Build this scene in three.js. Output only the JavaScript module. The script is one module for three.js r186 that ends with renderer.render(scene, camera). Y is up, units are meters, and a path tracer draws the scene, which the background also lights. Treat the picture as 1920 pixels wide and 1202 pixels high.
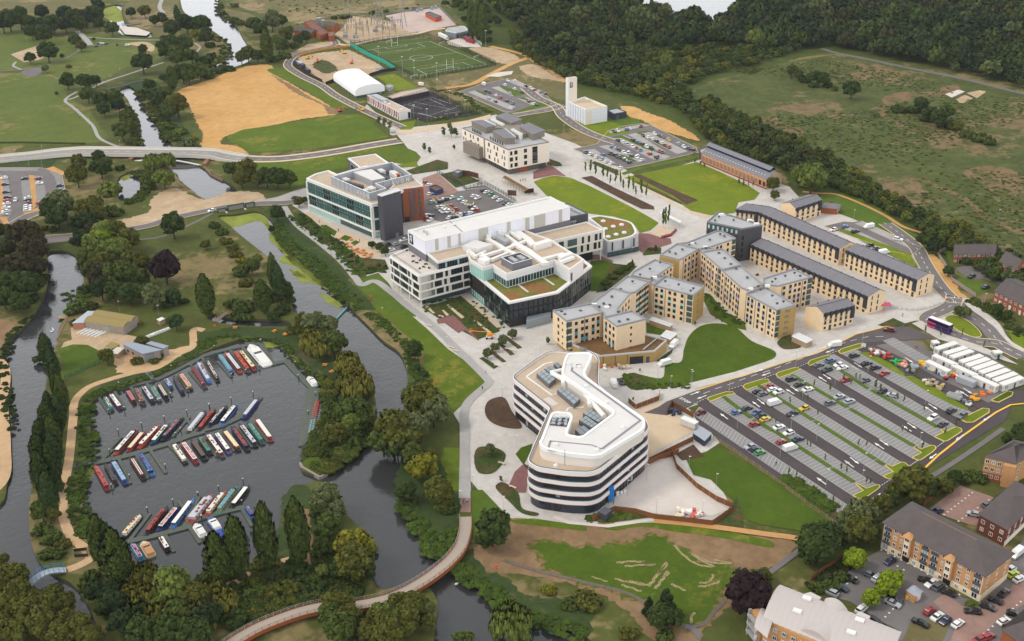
import*as THREE from 'three';
import{mergeGeometries}from 'three/addons/utils/BufferGeometryUtils.js';
import{RoundedBoxGeometry}from 'three/addons/geometries/RoundedBoxGeometry.js';
import{FontLoader}from 'three/addons/loaders/FontLoader.js';
import{TextGeometry}from 'three/addons/geometries/TextGeometry.js';
const scene=new THREE.Scene();
const renderer=new THREE.WebGLRenderer({antialias:true});
renderer.toneMapping=THREE.LinearToneMapping;
renderer.toneMappingExposure=.97;
renderer.shadowMap.enabled=true;
const FOC=2070.1,PITCH=THREE.MathUtils.degToRad(26.53),ROLL=THREE.MathUtils.degToRad(-1.2366),EYE=205.94;
const camera=new THREE.PerspectiveCamera(2*Math.atan(601/FOC)*180/Math.PI,1920/1202,1,12000);
const cF=new THREE.Vector3(0,-Math.sin(PITCH),-Math.cos(PITCH)),cR0=new THREE.Vector3(1,0,0),cU0=new THREE.Vector3().crossVectors(cR0,cF);
const cR=cR0.clone().multiplyScalar(Math.cos(ROLL)).addScaledVector(cU0,Math.sin(ROLL)),cU=cU0.clone().multiplyScalar(Math.cos(ROLL)).addScaledVector(cR0,-Math.sin(ROLL));
camera.position.set(0,EYE,0);
camera.up.copy(cU);
camera.lookAt(camera.position.clone().add(cF));
scene.add(camera);
function rngOf(seed){let a=seed>>>0;return()=>{a=(a+0x6d2b79f5)|0;let t=Math.imul(a ^(a>>>15),1|a);t=(t+Math.imul(t ^(t>>>7),61|t))^ t;return((t ^(t>>>14))>>>0)/ 4294967296;};}
const rnd=rngOf(7);
const lerp=(a,b,t)=>a +(b-a)*t,clamp=(x,a=0,b=1)=>Math.min(b,Math.max(a,x)),sstep=(a,b,x)=>{const t=clamp((x-a)/(b-a));return t*t*(3-2*t);};
function tileNoise(size,cells,oct,gain,seed){
const out=new Float32Array(size*size);let amp=1,tot=0;
for(let o=0;o<oct;o++){
const c=cells<<o;if(c>size)break;
const r=rngOf(seed+o*77),g=Float32Array.from({length:c*c},()=>r());
for(let y=0;y<size;y++){
const fy=y/size*c,y0=Math.floor(fy),ty=fy-y0,sy=ty*ty*(3-2*ty),ya=(y0%c)*c,yb=((y0+1)% c)*c;
for(let x=0;x<size;x++){
const fx=x/size*c,x0=Math.floor(fx),tx=fx-x0,sx=tx*tx*(3-2*tx),xa=x0%c,xb=(x0+1)% c;
out[y*size+x]+=amp*lerp(lerp(g[ya+xa],g[ya+xb],sx),lerp(g[yb+xa],g[yb+xb],sx),sy);
}
}
tot +=amp;amp*=gain;
}
let lo=1e9,hi=-1e9;for(const v of out){lo=Math.min(lo,v);hi=Math.max(hi,v);}
return out.map((v)=>(v-lo)/(hi-lo));
}
{
const w=256,h=128,d=new Float32Array(w*h*4),n=tileNoise(256,4,5,.55,11);
for(let y=0;y<h;y++)for(let x=0;x<w;x++){
const e=(y+.5)/ h*Math.PI-Math.PI/2,s=Math.max(0,Math.sin(e)),c=e<0?.5:n[((y*3)% 256)*256+x];
const L=(.86+1.15*(1-sstep(.26,.62,s)))*(.92+.16*c),i=(y*w+x)*4;
d[i]=L*.985;d[i+1]=L;d[i+2]=L*1.04;d[i+3]=1;
}
const sky=new THREE.DataTexture(d,w,h,THREE.RGBAFormat,THREE.FloatType);
sky.mapping=THREE.EquirectangularReflectionMapping;sky.magFilter=sky.minFilter=THREE.LinearFilter;sky.needsUpdate=true;
scene.background=sky;scene.environment=sky;
}
const sun=new THREE.DirectionalLight(new THREE.Color(1,.93,.82),1.5);
sun.position.set(-420,520,60-450);sun.target.position.set(0,0,-450);sun.castShadow=true;sun.shadow.radius=24;
Object.assign(sun.shadow.camera,{left:-900,right:900,top:900,bottom:-900,near:1,far:3000});
sun.shadow.mapSize.set(4096,4096);
scene.add(sun,sun.target);
scene.fog=new THREE.FogExp2(new THREE.Color(.62,.66,.72),.00003);
const TILE={p:[0,0,1],a0:[0,0,4.0075],a1:[380,0,4.0075],a2:[760,0,4.0075],a3:[1140,0,4.0075],a4:[1520,0,4.0075],
b0:[0,280,4.0075],b1:[380,280,4.0075],b2:[700,280,4.0075],b3:[1000,280,4.0075],b4:[1250,280,4.0075],b5:[1520,280,4.0075],
c0:[0,560,4.0075],c1:[350,560,4.0075],c2:[700,480,4.0075],c3:[900,640,3.34],c4:[1000,480,4.0075],c5:[1250,560,4.0075],c6:[1520,560,4.0075],
d0:[0,840,3.32],d1:[350,840,3.32],d2:[700,840,3.32],d3:[1050,840,3.32],d4:[1300,780,4.0075],d5:[1520,840,3.32],
e1:[720,360,8.015],e2:[900,400,7.07],e3:[720,480,7.514],e4:[860,200,8.906],e5:[1030,480,5.463],e6:[1230,380,5.463],e7:[930,640,5.463],e8:[930,790,5.463],
f1:[1300,720,10.02],f2:[1440,800,10.02],f3:[1540,860,10.02],f4:[1640,780,10.02],g1:[640,60,6.4],g2:[1380,260,12.02],g3:[1040,130,10.02],g4:[560,300,7.51],g5:[1640,940,5.723]};
function un(x,y,h=0){
const d=cF.clone().addScaledVector(cR,(x-960)/ FOC).addScaledVector(cU,-(y-601)/ FOC);
return d.multiplyScalar((h-EYE)/ d.y).add(camera.position);
}
function G(t,x,y,h=0){const o=TILE[t];return un(o[0]+ x/o[2],o[1]+ y/o[2],h);}
function pts(s,h=0){
const out=[];let t='p',x=null;
for(const k of s.trim().split(/[\s,]+/)){if(TILE[k]){t=k;continue;}if(x===null)x=+k;else{out.push(G(t,x,+k,h));x=null;}}
return out;
}
const pxPerM=(P)=>FOC/P.clone().sub(camera.position).dot(cF);
const taken=new Map();
function numbered(n){const k=taken.get(n)??0;taken.set(n,k+1);return k?`${n}_${String(k).padStart(3, '0')}`:n;}
const shade=(o)=>{o.castShadow=o.receiveShadow=true;return o;};
function thing(name,label,category,at,group){
const o=new THREE.Group();o.name=numbered(name);o.position.copy(at);scene.add(o);
o.userData={label,category};if(group)o.userData.group=group;return o;
}
function part(t,name,geo,mat,parent){
geo.translate(-t.position.x,-t.position.y,-t.position.z);
const m=shade(new THREE.Mesh(geo,mat));m.name=name;(parent??t).add(m);return m;
}
function put(parent,name,geo,mat,x=0,y=0,z=0,ry=0,sx=1,sy=sx,sz=sx){
const m=shade(new THREE.Mesh(geo,mat));m.name=name;m.position.set(x,y,z);m.rotation.y=ry;m.scale.set(sx,sy,sz);parent.add(m);return m;
}
function tag(o,label,category,group,kind){if(kind)o.userData.kind=kind;if(label)o.userData.label=label;if(category)o.userData.category=category;if(group)o.userData.group=group;return o;}
function copyOf(o,label,at,ry=0,group){
const c=o.clone();c.name=numbered(o.name.replace(/_\d{3}$/,''));c.userData={...o.userData,label:label??o.userData.label};if(group)c.userData.group=group;
if(at)c.position.copy(at);c.rotation.y=ry;scene.add(c);return c;
}
const ORD=['first','second','third','fourth','fifth','sixth','seventh','eighth','ninth','tenth','eleventh','twelfth','13th','14th','15th','16th','17th','18th','19th','20th','21st','22nd','23rd','24th','25th','26th','27th','28th','29th','30th','31st','32nd','33rd','34th','35th','36th','37th','38th','39th','40th','41st','42nd','43rd','44th','45th','46th','47th','48th','49th','50th'];
const V2=(x,z)=>new THREE.Vector2(x,z);
function box(x,y,z,sx,sy,sz,ry=0){const g=new THREE.BoxGeometry(sx,sy,sz);if(ry)g.rotateY(ry);g.translate(x,y,z);return g;}
function merge(list){
const l=list.map((g)=>{const n=g.index?g.toNonIndexed():g;for(const k of Object.keys(n.attributes))if(!['position','normal','uv','color'].includes(k))n.deleteAttribute(k);return n;});
const anyC=l.some((g)=>g.attributes.color);if(!anyC)l.forEach((g)=>g.deleteAttribute('color'));
return l.length===1?l[0]:mergeGeometries(l);
}
function area(P){let a=0;for(let i=0;i<P.length;i++){const p=P[i],q=P[(i+1)% P.length];a +=p.x*q.z-q.x*p.z;}return a/2;}
function shapeOf(P,holes=[]){const s=new THREE.Shape(P.map((p)=>V2(p.x,-p.z)));for(const h of holes)s.holes.push(new THREE.Path(h.map((p)=>V2(p.x,-p.z))));return s;}
function prism(P,y0,y1,holes){const g=new THREE.ExtrudeGeometry(shapeOf(P,holes),{depth:y1-y0,bevelEnabled:false,steps:1});g.rotateX(-Math.PI/2);g.translate(0,y0,0);return g;}
function flat(P,y,holes){const g=new THREE.ShapeGeometry(shapeOf(P,holes));g.rotateX(-Math.PI/2);g.translate(0,y,0);return g;}
function inset(P,d){
const s=area(P)>0?1:-1,n=P.length;
return P.map((p,i)=>{
const a=P[(i+n-1)% n],b=P[(i+1)% n];let d1=V2(p.x-a.x,p.z-a.z).normalize(),d2=V2(b.x-p.x,b.z-p.z).normalize();
const n1=V2(-d1.y*s,d1.x*s),n2=V2(-d2.y*s,d2.x*s),m=n1.clone().add(n2),k=d/Math.max(.35,.5*m.lengthSq());
return new THREE.Vector3(p.x+m.x*k,p.y,p.z+m.y*k);
});
}
function curve(P,closed,per=6){return new THREE.CatmullRomCurve3(P,closed,'centripetal').getPoints(P.length*per).slice(0,closed?-1:undefined);}
function roundPoly(P,r,seg=6){
const out=[],n=P.length;
P.forEach((p,i)=>{
const a=P[(i+n-1)% n],b=P[(i+1)% n],ra=Array.isArray(r)?r[i]:r,u=a.clone().sub(p),v=b.clone().sub(p),la=u.length(),lb=v.length(),k=Math.min(ra,la*.45,lb*.45);
if(k<.05){out.push(p);return;}
const A=p.clone().addScaledVector(u.normalize(),k),B=p.clone().addScaledVector(v.normalize(),k);
for(let j=0;j<=seg;j++){const t=j/seg;out.push(A.clone().multiplyScalar((1-t)**2).addScaledVector(p,2*t*(1-t)).addScaledVector(B,t*t));}
});
return out;
}
function strip(L,w0,w1,y,y2=null){
const pos=[],uv=[],idx=[];let run=0;
L.forEach((p,i)=>{
const a=L[Math.max(0,i-1)],b=L[Math.min(L.length-1,i+1)],d=V2(b.x-a.x,b.z-a.z).normalize();if(i)run +=Math.hypot(p.x-L[i-1].x,p.z-L[i-1].z);
const yy=y2??y;
for(const w of[w0,w1]){pos.push(p.x-d.y*w,(p.yy??0)+ yy,p.z+d.x*w);uv.push(run,w);}
if(y2 !==null)for(const w of[w0,w1]){pos.push(p.x-d.y*w,y,p.z+d.x*w);uv.push(run,w);}
});
const k=y2===null?2:4;
for(let i=0;i<L.length-1;i++){
const a=i*k,b=a+k;idx.push(a,a+1,b,b,a+1,b+1);
if(k===4)idx.push(a+2,a,b+2,b+2,a,b,a+1,a+3,b+1,b+1,a+3,b+3);
}
let g=new THREE.BufferGeometry();g.setAttribute('position',new THREE.Float32BufferAttribute(pos,3));g.setAttribute('uv',new THREE.Float32BufferAttribute(uv,2));g.setIndex(idx);g=g.toNonIndexed();g.computeVertexNormals();return g;
}
function dashes(L,w,on,off,y,lat=0){
const out=[];let run=0,per=on+off;
for(let i=0;i<L.length-1;i++){
const a=L[i],b=L[i+1],len=Math.hypot(b.x-a.x,b.z-a.z),ry=Math.atan2(-(b.z-a.z),b.x-a.x);if(len<1e-6)continue;
const nx=-(b.z-a.z)/ len,nz=(b.x-a.x)/ len;
for(let s=Math.ceil(run/per)*per;s<run+len;s +=per){const t=(s-run)/ len,l=on;const g=new THREE.PlaneGeometry(l,w);g.rotateX(-Math.PI/2);g.rotateY(ry);g.translate(lerp(a.x,b.x,t)+ nx*lat,y,lerp(a.z,b.z,t)+ nz*lat);out.push(g);}
run +=len;
}
return out;
}
function tube(A,B,r,seg=6,r2=r){const d=B.clone().sub(A),l=d.length(),g=new THREE.CylinderGeometry(r2,r,l,seg,1);g.applyQuaternion(new THREE.Quaternion().setFromUnitVectors(new THREE.Vector3(0,1,0),d.normalize()));const m=A.clone().add(B).multiplyScalar(.5);g.translate(m.x,m.y,m.z);return g;}
const P3=(x,y,z)=>new THREE.Vector3(x,y,z);
const mid=(P)=>P.reduce((a,p)=>a.add(p),P3(0,0,0)).multiplyScalar(1/P.length);
const at0=(P)=>{const m=mid(P);m.y=0;return m;};
const mats=new Map();
function M(hex,rough=.8,o={}){
const k=hex+rough+JSON.stringify(o);if(!mats.has(k))mats.set(k,new THREE.MeshStandardMaterial({color:hex,roughness:rough,...o}));return mats.get(k);
}
const N={a:tileNoise(512,4,6,.55,1),b:tileNoise(512,8,5,.6,2),c:tileNoise(512,32,4,.7,3),d:tileNoise(512,128,2,.8,4)};
function texture(fn,size=512,norm=false){
const d=new Uint8Array(size*size*4),k=512/size;
for(let y=0;y<size;y++)for(let x=0;x<size;x++){
const i=Math.floor(y*k)*512+Math.floor(x*k),c=fn(N.a[i],N.b[i],N.c[i],N.d[i],x/size,y/size),j=(y*size+x)*4;
for(let q=0;q<3;q++){const v=clamp(c[q]);d[j+q]=255*(v<=.0031308?v*12.92:1.055*v**(1/2.4)- .055);}d[j+3]=255;
}
const t=new THREE.DataTexture(d,size,size,THREE.RGBAFormat);t.colorSpace=THREE.SRGBColorSpace;t.magFilter=t.minFilter=THREE.LinearFilter;t.wrapS=t.wrapT=THREE.RepeatWrapping;t.needsUpdate=true;return t;
}
const mix3=(a,b,t)=>[lerp(a[0],b[0],t),lerp(a[1],b[1],t),lerp(a[2],b[2],t)],mul3=(a,k)=>[a[0]*k,a[1]*k,a[2]*k];
function gm(metres,fn,rough=.95,size=512){const t=texture(fn,size);t.repeat.set(1/metres,1/metres);return new THREE.MeshPhysicalMaterial({map:t,roughness:rough,specularIntensity:.25});}
const grassy=(metres,c0,c1,dry,dryness,grain=.5)=>gm(metres,(a,b,c,d)=>mul3(mix3(mix3(c0,c1,b),dry,sstep(1-dryness,1.15-dryness,a*.6+c*.4)),1-grain/2+grain*(.55*c+.45*d)));
const MAT={
meadow:grassy(190,[.1,.105,.026],[.065,.085,.02],[.2,.155,.07],.46,.7),
dryField:grassy(150,[.17,.14,.06],[.12,.115,.045],[.26,.2,.1],.5,.5),
parkLawn:grassy(170,[.12,.145,.03],[.09,.12,.024],[.19,.165,.055],.38,.45),
lawn:grassy(90,[.17,.21,.014],[.12,.17,.01],[.22,.215,.02],.36,.36),
lawnMid:grassy(90,[.11,.15,.014],[.075,.12,.01],[.17,.165,.025],.4,.5),fieldSoil:gm(60,(a,b,c,d)=>mul3(mix3([.075,.085,.024],[.2,.125,.065],sstep(.3,.62,.5*b+.5*c)),.65+.5*d+.2*c)),
slateLight:gm(20,(a,b,c,d)=>mul3([.2,.2,.225],.84+.16*b+.1*c+.1*d),.75),
lawnDark:grassy(80,[.08,.122,.012],[.055,.095,.008],[.125,.13,.02],.36,.5),
verge:grassy(60,[.1,.15,.02],[.07,.12,.014],[.11,.11,.03],.3,.5),
rough:grassy(110,[.05,.075,.022],[.038,.06,.018],[.1,.09,.04],.35,.8),
eastField:grassy(160,[.09,.1,.028],[.06,.08,.02],[.17,.12,.06],.46,1.1),
scrubGround:grassy(90,[.075,.095,.018],[.05,.072,.015],[.1,.08,.03],.3,.9),
sand:gm(120,(a,b,c,d)=>mul3(mix3([.5,.27,.085],[.6,.37,.15],a*.6+b*.4),.78+.3*c+.08*d)),
soil:gm(70,(a,b,c,d)=>mul3(mix3([.19,.118,.06],[.29,.19,.105],b*.6+a*.4),.7+.45*c+.12*d)),
bedSoil:gm(30,(a,b,c,d)=>mul3(mix3([.07,.042,.028],[.11,.068,.04],b),.6+.6*c+.2*d)),
bedPlants:gm(30,(a,b,c,d)=>mul3(mix3([.05,.075,.018],[.1,.07,.03],sstep(.4,.7,b)),.45+.8*c+.3*d)),
dirt:gm(80,(a,b,c,d)=>mul3(mix3([.4,.28,.16],[.55,.42,.28],b),.75+.3*c+.1*d)),
gravelPath:gm(40,(a,b,c,d)=>mul3(mix3([.5,.32,.17],[.6,.42,.25],b),.85+.2*c)),
orangePath:gm(40,(a,b,c,d)=>mul3(mix3([.5,.26,.09],[.58,.34,.15],b),.85+.2*c)),
asphalt:gm(60,(a,b,c,d)=>mul3([.115,.1,.1],.8+.2*b+.14*c+.1*d)),
asphaltOld:gm(60,(a,b,c,d)=>mul3([.17,.155,.15],.78+.22*b+.16*c+.1*d)),
asphaltDark:gm(60,(a,b,c,d)=>mul3([.082,.068,.07],.8+.2*b+.14*c+.1*d)),
bays:gm(40,(a,b,c,d)=>mul3([.25,.243,.238],.8+.16*b+.16*c+.12*d)),
bays2:gm(40,(a,b,c,d)=>mul3([.36,.34,.32],.8+.16*b+.16*c+.12*d)),
paving:gm(50,(a,b,c,d,u,v)=>mul3(mix3([.51,.475,.43],[.59,.56,.52],b),.8+.12*c+.1*d+.1*((Math.sin(Math.floor(u*24)*12.9+Math.floor(v*24)*78.2)*43758.5%1+1)% 1))),
pavingGrey:gm(50,(a,b,c,d)=>mul3(mix3([.36,.34,.32],[.44,.42,.4],b),.82+.14*c+.12*d)),
pavingBuff:gm(50,(a,b,c,d)=>mul3(mix3([.58,.45,.31],[.62,.5,.37],b),.85+.12*c+.1*d)),
pavingRed:gm(40,(a,b,c,d)=>mul3(mix3([.22,.105,.1],[.27,.14,.13],b),.8+.2*c+.1*d)),
brickPave:gm(40,(a,b,c,d)=>mul3(mix3([.3,.185,.15],[.36,.23,.19],b),.8+.2*c+.1*d)),
concrete:gm(50,(a,b,c,d)=>mul3(mix3([.6,.53,.47],[.7,.64,.58],b*.6+a*.4),.88+.1*c+.05*d)),
creamYard:gm(50,(a,b,c,d)=>mul3(mix3([.6,.46,.3],[.66,.53,.38],b),.9+.1*c)),
astro:gm(50,(a,b,c,d)=>mul3([.07,.105,.02],.85+.15*b+.12*c)),
court:gm(50,(a,b,c,d)=>mul3([.055,.05,.052],.85+.15*b+.12*c)),
duckweed:gm(40,(a,b,c,d)=>mul3(mix3([.2,.24,.035],[.3,.34,.07],b),.75+.3*c)),
sedum:gm(40,(a,b,c,d)=>mul3(mix3(mix3([.14,.14,.03],[.2,.19,.05],c),[.26,.13,.05],sstep(.45,.75,a)),.75+.3*c+.15*d)),
sedumBrown:gm(40,(a,b,c,d)=>mul3(mix3([.17,.085,.045],[.2,.13,.05],c),.75+.3*b+.15*d)),
gravelRoof:gm(30,(a,b,c,d)=>mul3(mix3([.5,.39,.28],[.56,.45,.34],b),.84+.14*c+.1*d)),
greyRoof:gm(30,(a,b,c,d)=>mul3(mix3([.4,.4,.4],[.45,.45,.45],b),.88+.1*c+.08*d)),
whiteRoof:gm(40,(a,b,c,d)=>mul3([.68,.66,.63],.9+.08*b+.05*c)),
slate:gm(20,(a,b,c,d,u,v)=>mul3([.19,.185,.2],.82+.16*b+.14*c+.12*d),.75),
slateBrown:gm(20,(a,b,c,d,u,v)=>mul3([.105,.088,.085],.8+.2*b+.14*c+.12*d),.85),
buffBrick:gm(18,(a,b,c,d,u,v)=>mul3([.74,.57,.37],.85+.1*b+.08*c+.14*d)),
goldBrick:gm(18,(a,b,c,d,u,v)=>mul3([.4,.27,.1],.85+.1*b+.08*c+.14*d)),
redBrick:gm(18,(a,b,c,d,u,v)=>mul3([.3,.095,.045],.82+.1*b+.1*c+.2*d)),
orangeBrick:gm(18,(a,b,c,d,u,v)=>mul3([.5,.27,.12],.82+.1*b+.1*c+.2*d)),
darkBrick:gm(18,(a,b,c,d,u,v)=>mul3([.075,.075,.082],.85+.1*b+.1*c+.14*d)),
timber:gm(10,(a,b,c,d,u,v)=>mul3([.2,.085,.035],.7+.3*b+.2*d)),
timberPale:gm(10,(a,b,c,d)=>mul3([.36,.26,.16],.75+.3*b+.2*d)),
timberGrey:gm(10,(a,b,c,d)=>mul3([.3,.26,.235],.75+.3*b+.2*d)),
asbestos:gm(14,(a,b,c,d)=>mul3(mix3([.33,.28,.16],[.4,.35,.22],b),.85+.2*c)),
deck:gm(12,(a,b,c,d)=>mul3([.11,.125,.105],.75+.25*b+.25*d)),
white:M(0xdfddd8,.55),cream:M(0xe8dccb,.7),kerb:M(0xcdb99a,.9),yellow:M(0xe6b53c,.8),paint:M(0xe6e4df,.8),grey:M(0x9a9a9b,.7),dark:M(0x3a3b40,.6),black:M(0x17181b,.6),
steel:M(0x9fa3a6,.4,{metalness:.6}),galv:M(0xa9adb0,.55,{metalness:.3}),rubber:M(0x141414,.9),bark:M(0x4a3d30,.95),navy:M(0x1d2233,.5),red:M(0xb02a20,.5),
};
const glass=(hex,rough=.06)=>{const k='gl' + hex+rough;if(!mats.has(k))mats.set(k,new THREE.MeshPhysicalMaterial({color:hex,roughness:rough,metalness:0,specularIntensity:1,ior:1.55}));return mats.get(k);};
const GL={dark:glass(0x22282c),teal:glass(0x3d5a58),blue:glass(0x27313c),pale:glass(0x9fc9bf,.15),car:glass(0x10141a),sky:glass(0x8d989c,.1)};
const waterMat=new THREE.MeshPhysicalMaterial({color:new THREE.Color(.04,.041,.041),roughness:.05,ior:1.62,specularIntensity:1});
{const t=texture((a,b,c,d)=>{const v=.35*b+.5*c+.15*d;return[v,v,v];},512);t.colorSpace=THREE.NoColorSpace;t.repeat.set(1/45,1/45);waterMat.bumpMap=t;waterMat.bumpScale=.12;}
const LV=.04;let layer=0;
const lift=(lv)=>lv*LV+.0002*layer++;
function ragged(P,a){const r=rngOf(P.length+5),out=[];P.forEach((p,i)=>{const q=P[(i+1)% P.length],l=p.distanceTo(q),n=Math.max(1,Math.round(l/1.6));for(let k=0;k<n;k++){const m=p.clone().lerp(q,k/n);m.x +=(r()- .5)*a;m.z +=(r()- .5)*a;out.push(m);}});return out;}
function sheet(name,s,lv,mat,o={}){
let P=typeof s==='string'?pts(s):s;if(o.smooth)P=curve(P,true,5);if(o.round)P=roundPoly(P,o.round);if(o.rag)P=ragged(P,o.rag);
const y=lift(lv),m=shade(new THREE.Mesh(flat(P,y),mat));m.name=o.parent?name:numbered(name);(o.parent??scene).add(m);if(!o.parent)m.userData.kind='structure';
if(o.kerb){const k=shade(new THREE.Mesh(strip([...P,P[0]],-.13,.13,0,y+.1),o.kerb===true?MAT.kerb:o.kerb));k.name='kerb';m.add(k);}
return m;
}
function ribbon(name,s,w,lv,mat,o={}){
let L=typeof s==='string'?pts(s):s;if(!o.straight)L=curve(L,false,7);
const y=lift(lv),m=shade(new THREE.Mesh(strip(L,-w/2,w/2,y),mat));m.name=numbered(name);m.userData.kind='structure';scene.add(m);
if(o.kerb){const k=shade(new THREE.Mesh(merge([strip(L,-w/2 -(o.kw??.4),-w/2,y-.01,y+.1),strip(L,w/2,w/2 +(o.kw??.4),y-.01,y+.1)]),o.kerb===true?MAT.kerb:o.kerb));k.name='kerb';m.add(k);}
if(o.dash){const k=shade(new THREE.Mesh(merge(dashes(L,.22,o.dash[0],o.dash[1],y+.012)),MAT.paint));k.name='lane_marking';m.add(k);}
return m;
}
const WATER={
upper_lake:'p 330 -40 400 -40 408 10 420 30 440 45 455 70 470 95 466 115 440 125 420 130 395 131 392 122 412 114 428 98 425 80 410 65 385 50 362 36 345 22 338 0',
road_pool:'p 360 303 390 320 410 332 446 356 440 366 410 372 388 376 362 358 335 335 322 318 308 306 335 298',
left_pool:'p 225 330 262 318 272 330 268 345 258 360 240 376 226 376 222 352',
park_river:'p 225 166 253 158 262 170 268 195 280 215 300 240 318 262 326 282 322 300 290 300 262 284 258 258 262 230 254 214 246 200 238 184',
top_pond:'p 190 15 222 8 228 24 234 42 245 50 285 62 280 70 240 68 222 60 205 38 192 30',
far_lake:'p 1195 -60 1400 -60 1378 10 1352 36 1330 45 1300 38 1250 34 1214 30 1202 10',
weir_stream:'p 400 588 430 596 480 598 540 602 545 610 500 612 430 608 395 600',
};
WATER.left_river='p 92 472 120 470 141 478 150 500 157 520 152 545 140 560 132 575 127 590 112 610 108 635 104 650 92 690 84 740 80 790 72 840 62 900 54 960 56 1000 66 1040 82 1062 108 1080 128 1090 148 1108 172 1150 195 1202 210 1250 110 1250 118 1180 100 1130 60 1095 20 1060 -60 1030 -60 960 0 945 14 900 22 870 16 830 8 770 2 700 6 655 20 635 55 600 80 560 90 520 88 490';
WATER.main_river='p 410 404 440 402 478 396 500 404 520 430 532 445 545 470 565 490 600 520 640 556 660 580 690 610 720 640 748 660 762 690 764 715 760 745 752 800 752 860 744 905 742 930 760 955 775 985 795 1015 820 1025 835 1035 850 1055 880 1080 930 1120 968 1135 985 1155 1020 1170 1075 1180 1110 1202 1150 1235 1020 1260 960 1225 880 1230 820 1220 815 1180 820 1130 800 1100 760 1100 712 1104 700 1090 690 1060 702 1040 690 1000 660 975 640 950 630 928 615 912 600 902 580 906 560 914 540 925 530 950 524 1000 530 1032 515 1046 455 1058 420 1065 360 1085 320 1088 285 1070 250 1050 205 1040 180 1010 162 985 155 940 150 900 158 870 168 830 170 800 168 765 172 752 200 735 260 715 330 688 370 666 420 645 460 634 500 634 530 645 542 665 565 688 590 700 605 730 608 760 600 790 590 820 580 850 566 868 566 880 582 888 604 892 625 878 650 850 685 825 700 790 704 750 690 715 660 685 640 655 625 625 600 600 560 592 545 565 525 510 500 480 475 460 450 440 430 422';
{
const holes=[],bank=[];
for(const[n,s]of Object.entries(WATER)){
const P=curve(pts(s),true,4);holes.push(P);
const m=shade(new THREE.Mesh(flat(inset(P,-.05),-1.0),waterMat));m.name=numbered(n.includes('lake')?'lake':n.includes('pool')||n.includes('pond')?'pond':n.includes('stream')?'stream':'river');m.userData.kind='structure';scene.add(m);
const B=[...P,P[0]],pos=[];
const sgn=area(P)>0?1:-1;
for(let i=0;i<B.length-1;i++){const a=B[i],b=B[i+1];pos.push(a.x,0,a.z,b.x,0,b.z,a.x,-2.2,a.z,a.x,-2.2,a.z,b.x,0,b.z,b.x,-2.2,b.z);}
const g=new THREE.BufferGeometry();g.setAttribute('position',new THREE.Float32BufferAttribute(pos,3));g.computeVertexNormals();bank.push(g);
}
const R=7000,big=[P3(-R,0,400),P3(R,0,400),P3(R,0,-R),P3(-R,0,-R)];
const g=flat(big,0,holes),m=shade(new THREE.Mesh(g,MAT.meadow));m.name='ground';m.userData.kind='structure';scene.add(m);
const b=shade(new THREE.Mesh(merge(bank.map((q)=>{q.setAttribute('uv',new THREE.Float32BufferAttribute(new Float32Array(q.attributes.position.count*2),2));return q;})),M(0x4a4a2c,1,{side:THREE.DoubleSide})));b.name='river_bank';b.userData.kind='structure';scene.add(b);
const bed=shade(new THREE.Mesh(flat(big,-2.2),M(0x2a2a22,1)));bed.name='river_bed';bed.userData.kind='structure';scene.add(bed);
}
function weed(s){const P=curve(pts(s,-1),true,5),r=rngOf(s.length);const Q=P.map((p)=>P3(p.x +(r()- .5)*1.1,-1,p.z +(r()- .5)*1.1));const m=shade(new THREE.Mesh(flat(Q,-.98),MAT.duckweed));m.name=numbered('duckweed');tag(m,null,null,null,'stuff');scene.add(m);return m;}
tag(weed('b1 140 500 390 470 480 510 500 560 540 600 500 590 440 545 380 545 300 570 230 585 195 590'),'yellow-green duckweed floating below the green lock gates','duckweed');
tag(weed('b1 500 640 560 640 640 700 740 780 830 870 930 950 1030 1040 1110 1130 1130 1160 1080 1110 960 1090 960 1040 820 1010 790 980 680 940 720 900 590 850 580 810 640 800 560 740'),'yellow-green duckweed streaks along the east river bank','duckweed');
for(const[q,w]of[['b1 470 560 560 590 600 640 570 650 500 610','small patch by the bank tree'],['b1 330 770 370 800 440 880 420 900 350 830','thin streak off the meadow bushes'],['b1 600 760 700 800 820 900 930 1000 960 1060 900 1040 780 940 660 840','broad streak down the middle reach'],['b1 650 900 720 920 790 1000 760 1010 690 950','pale patch in the middle reach'],['b1 880 1080 960 1110 1050 1170 1020 1190 920 1130','thin patch above the float line'],['c1 1230 20 1270 60 1320 110 1300 115 1250 80','patch below the float line'],['c1 1480 280 1530 290 1603 370 1603 400 1540 350','patch beside the lower lawn']])tag(weed(q),`yellow-green duckweed, ${w}`,'duckweed');
tag(weed('c2 90 605 150 620 210 690 190 715 120 640'),'small patch of duckweed at the bank below the lawn','duckweed');
tag(weed('c1 50 440 160 370 270 320 390 300 430 310 330 330 280 345 220 385 110 420'),'duckweed behind the curved north pontoon of the marina','duckweed');
tag(weed('c1 560 325 640 330 700 355 660 365 590 370'),'duckweed under the trees behind the white cruiser','duckweed');
tag(weed('d0 560 120 590 150 530 220 520 200'),'thin duckweed at the west edge of the marina','duckweed');
tag(weed('a0 765 90 840 40 890 60 930 110 935 150 880 165 800 140'),'pale duckweed covering the pond at the top left','duckweed');
tag(weed('b0 900 220 960 170 1030 150 1000 185 940 235'),'duckweed at the shaded end of the pool by the arched bridge','duckweed');
sheet('dry_field','p -60 -20 200 -40 175 8 120 22 60 30 -60 40',1,MAT.dryField,{rag:1.8});
sheet('dry_field','p 425 -30 900 -40 870 30 830 8 760 22 640 26 560 45 470 20 440 10',1,MAT.dryField,{rag:1.8});
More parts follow.
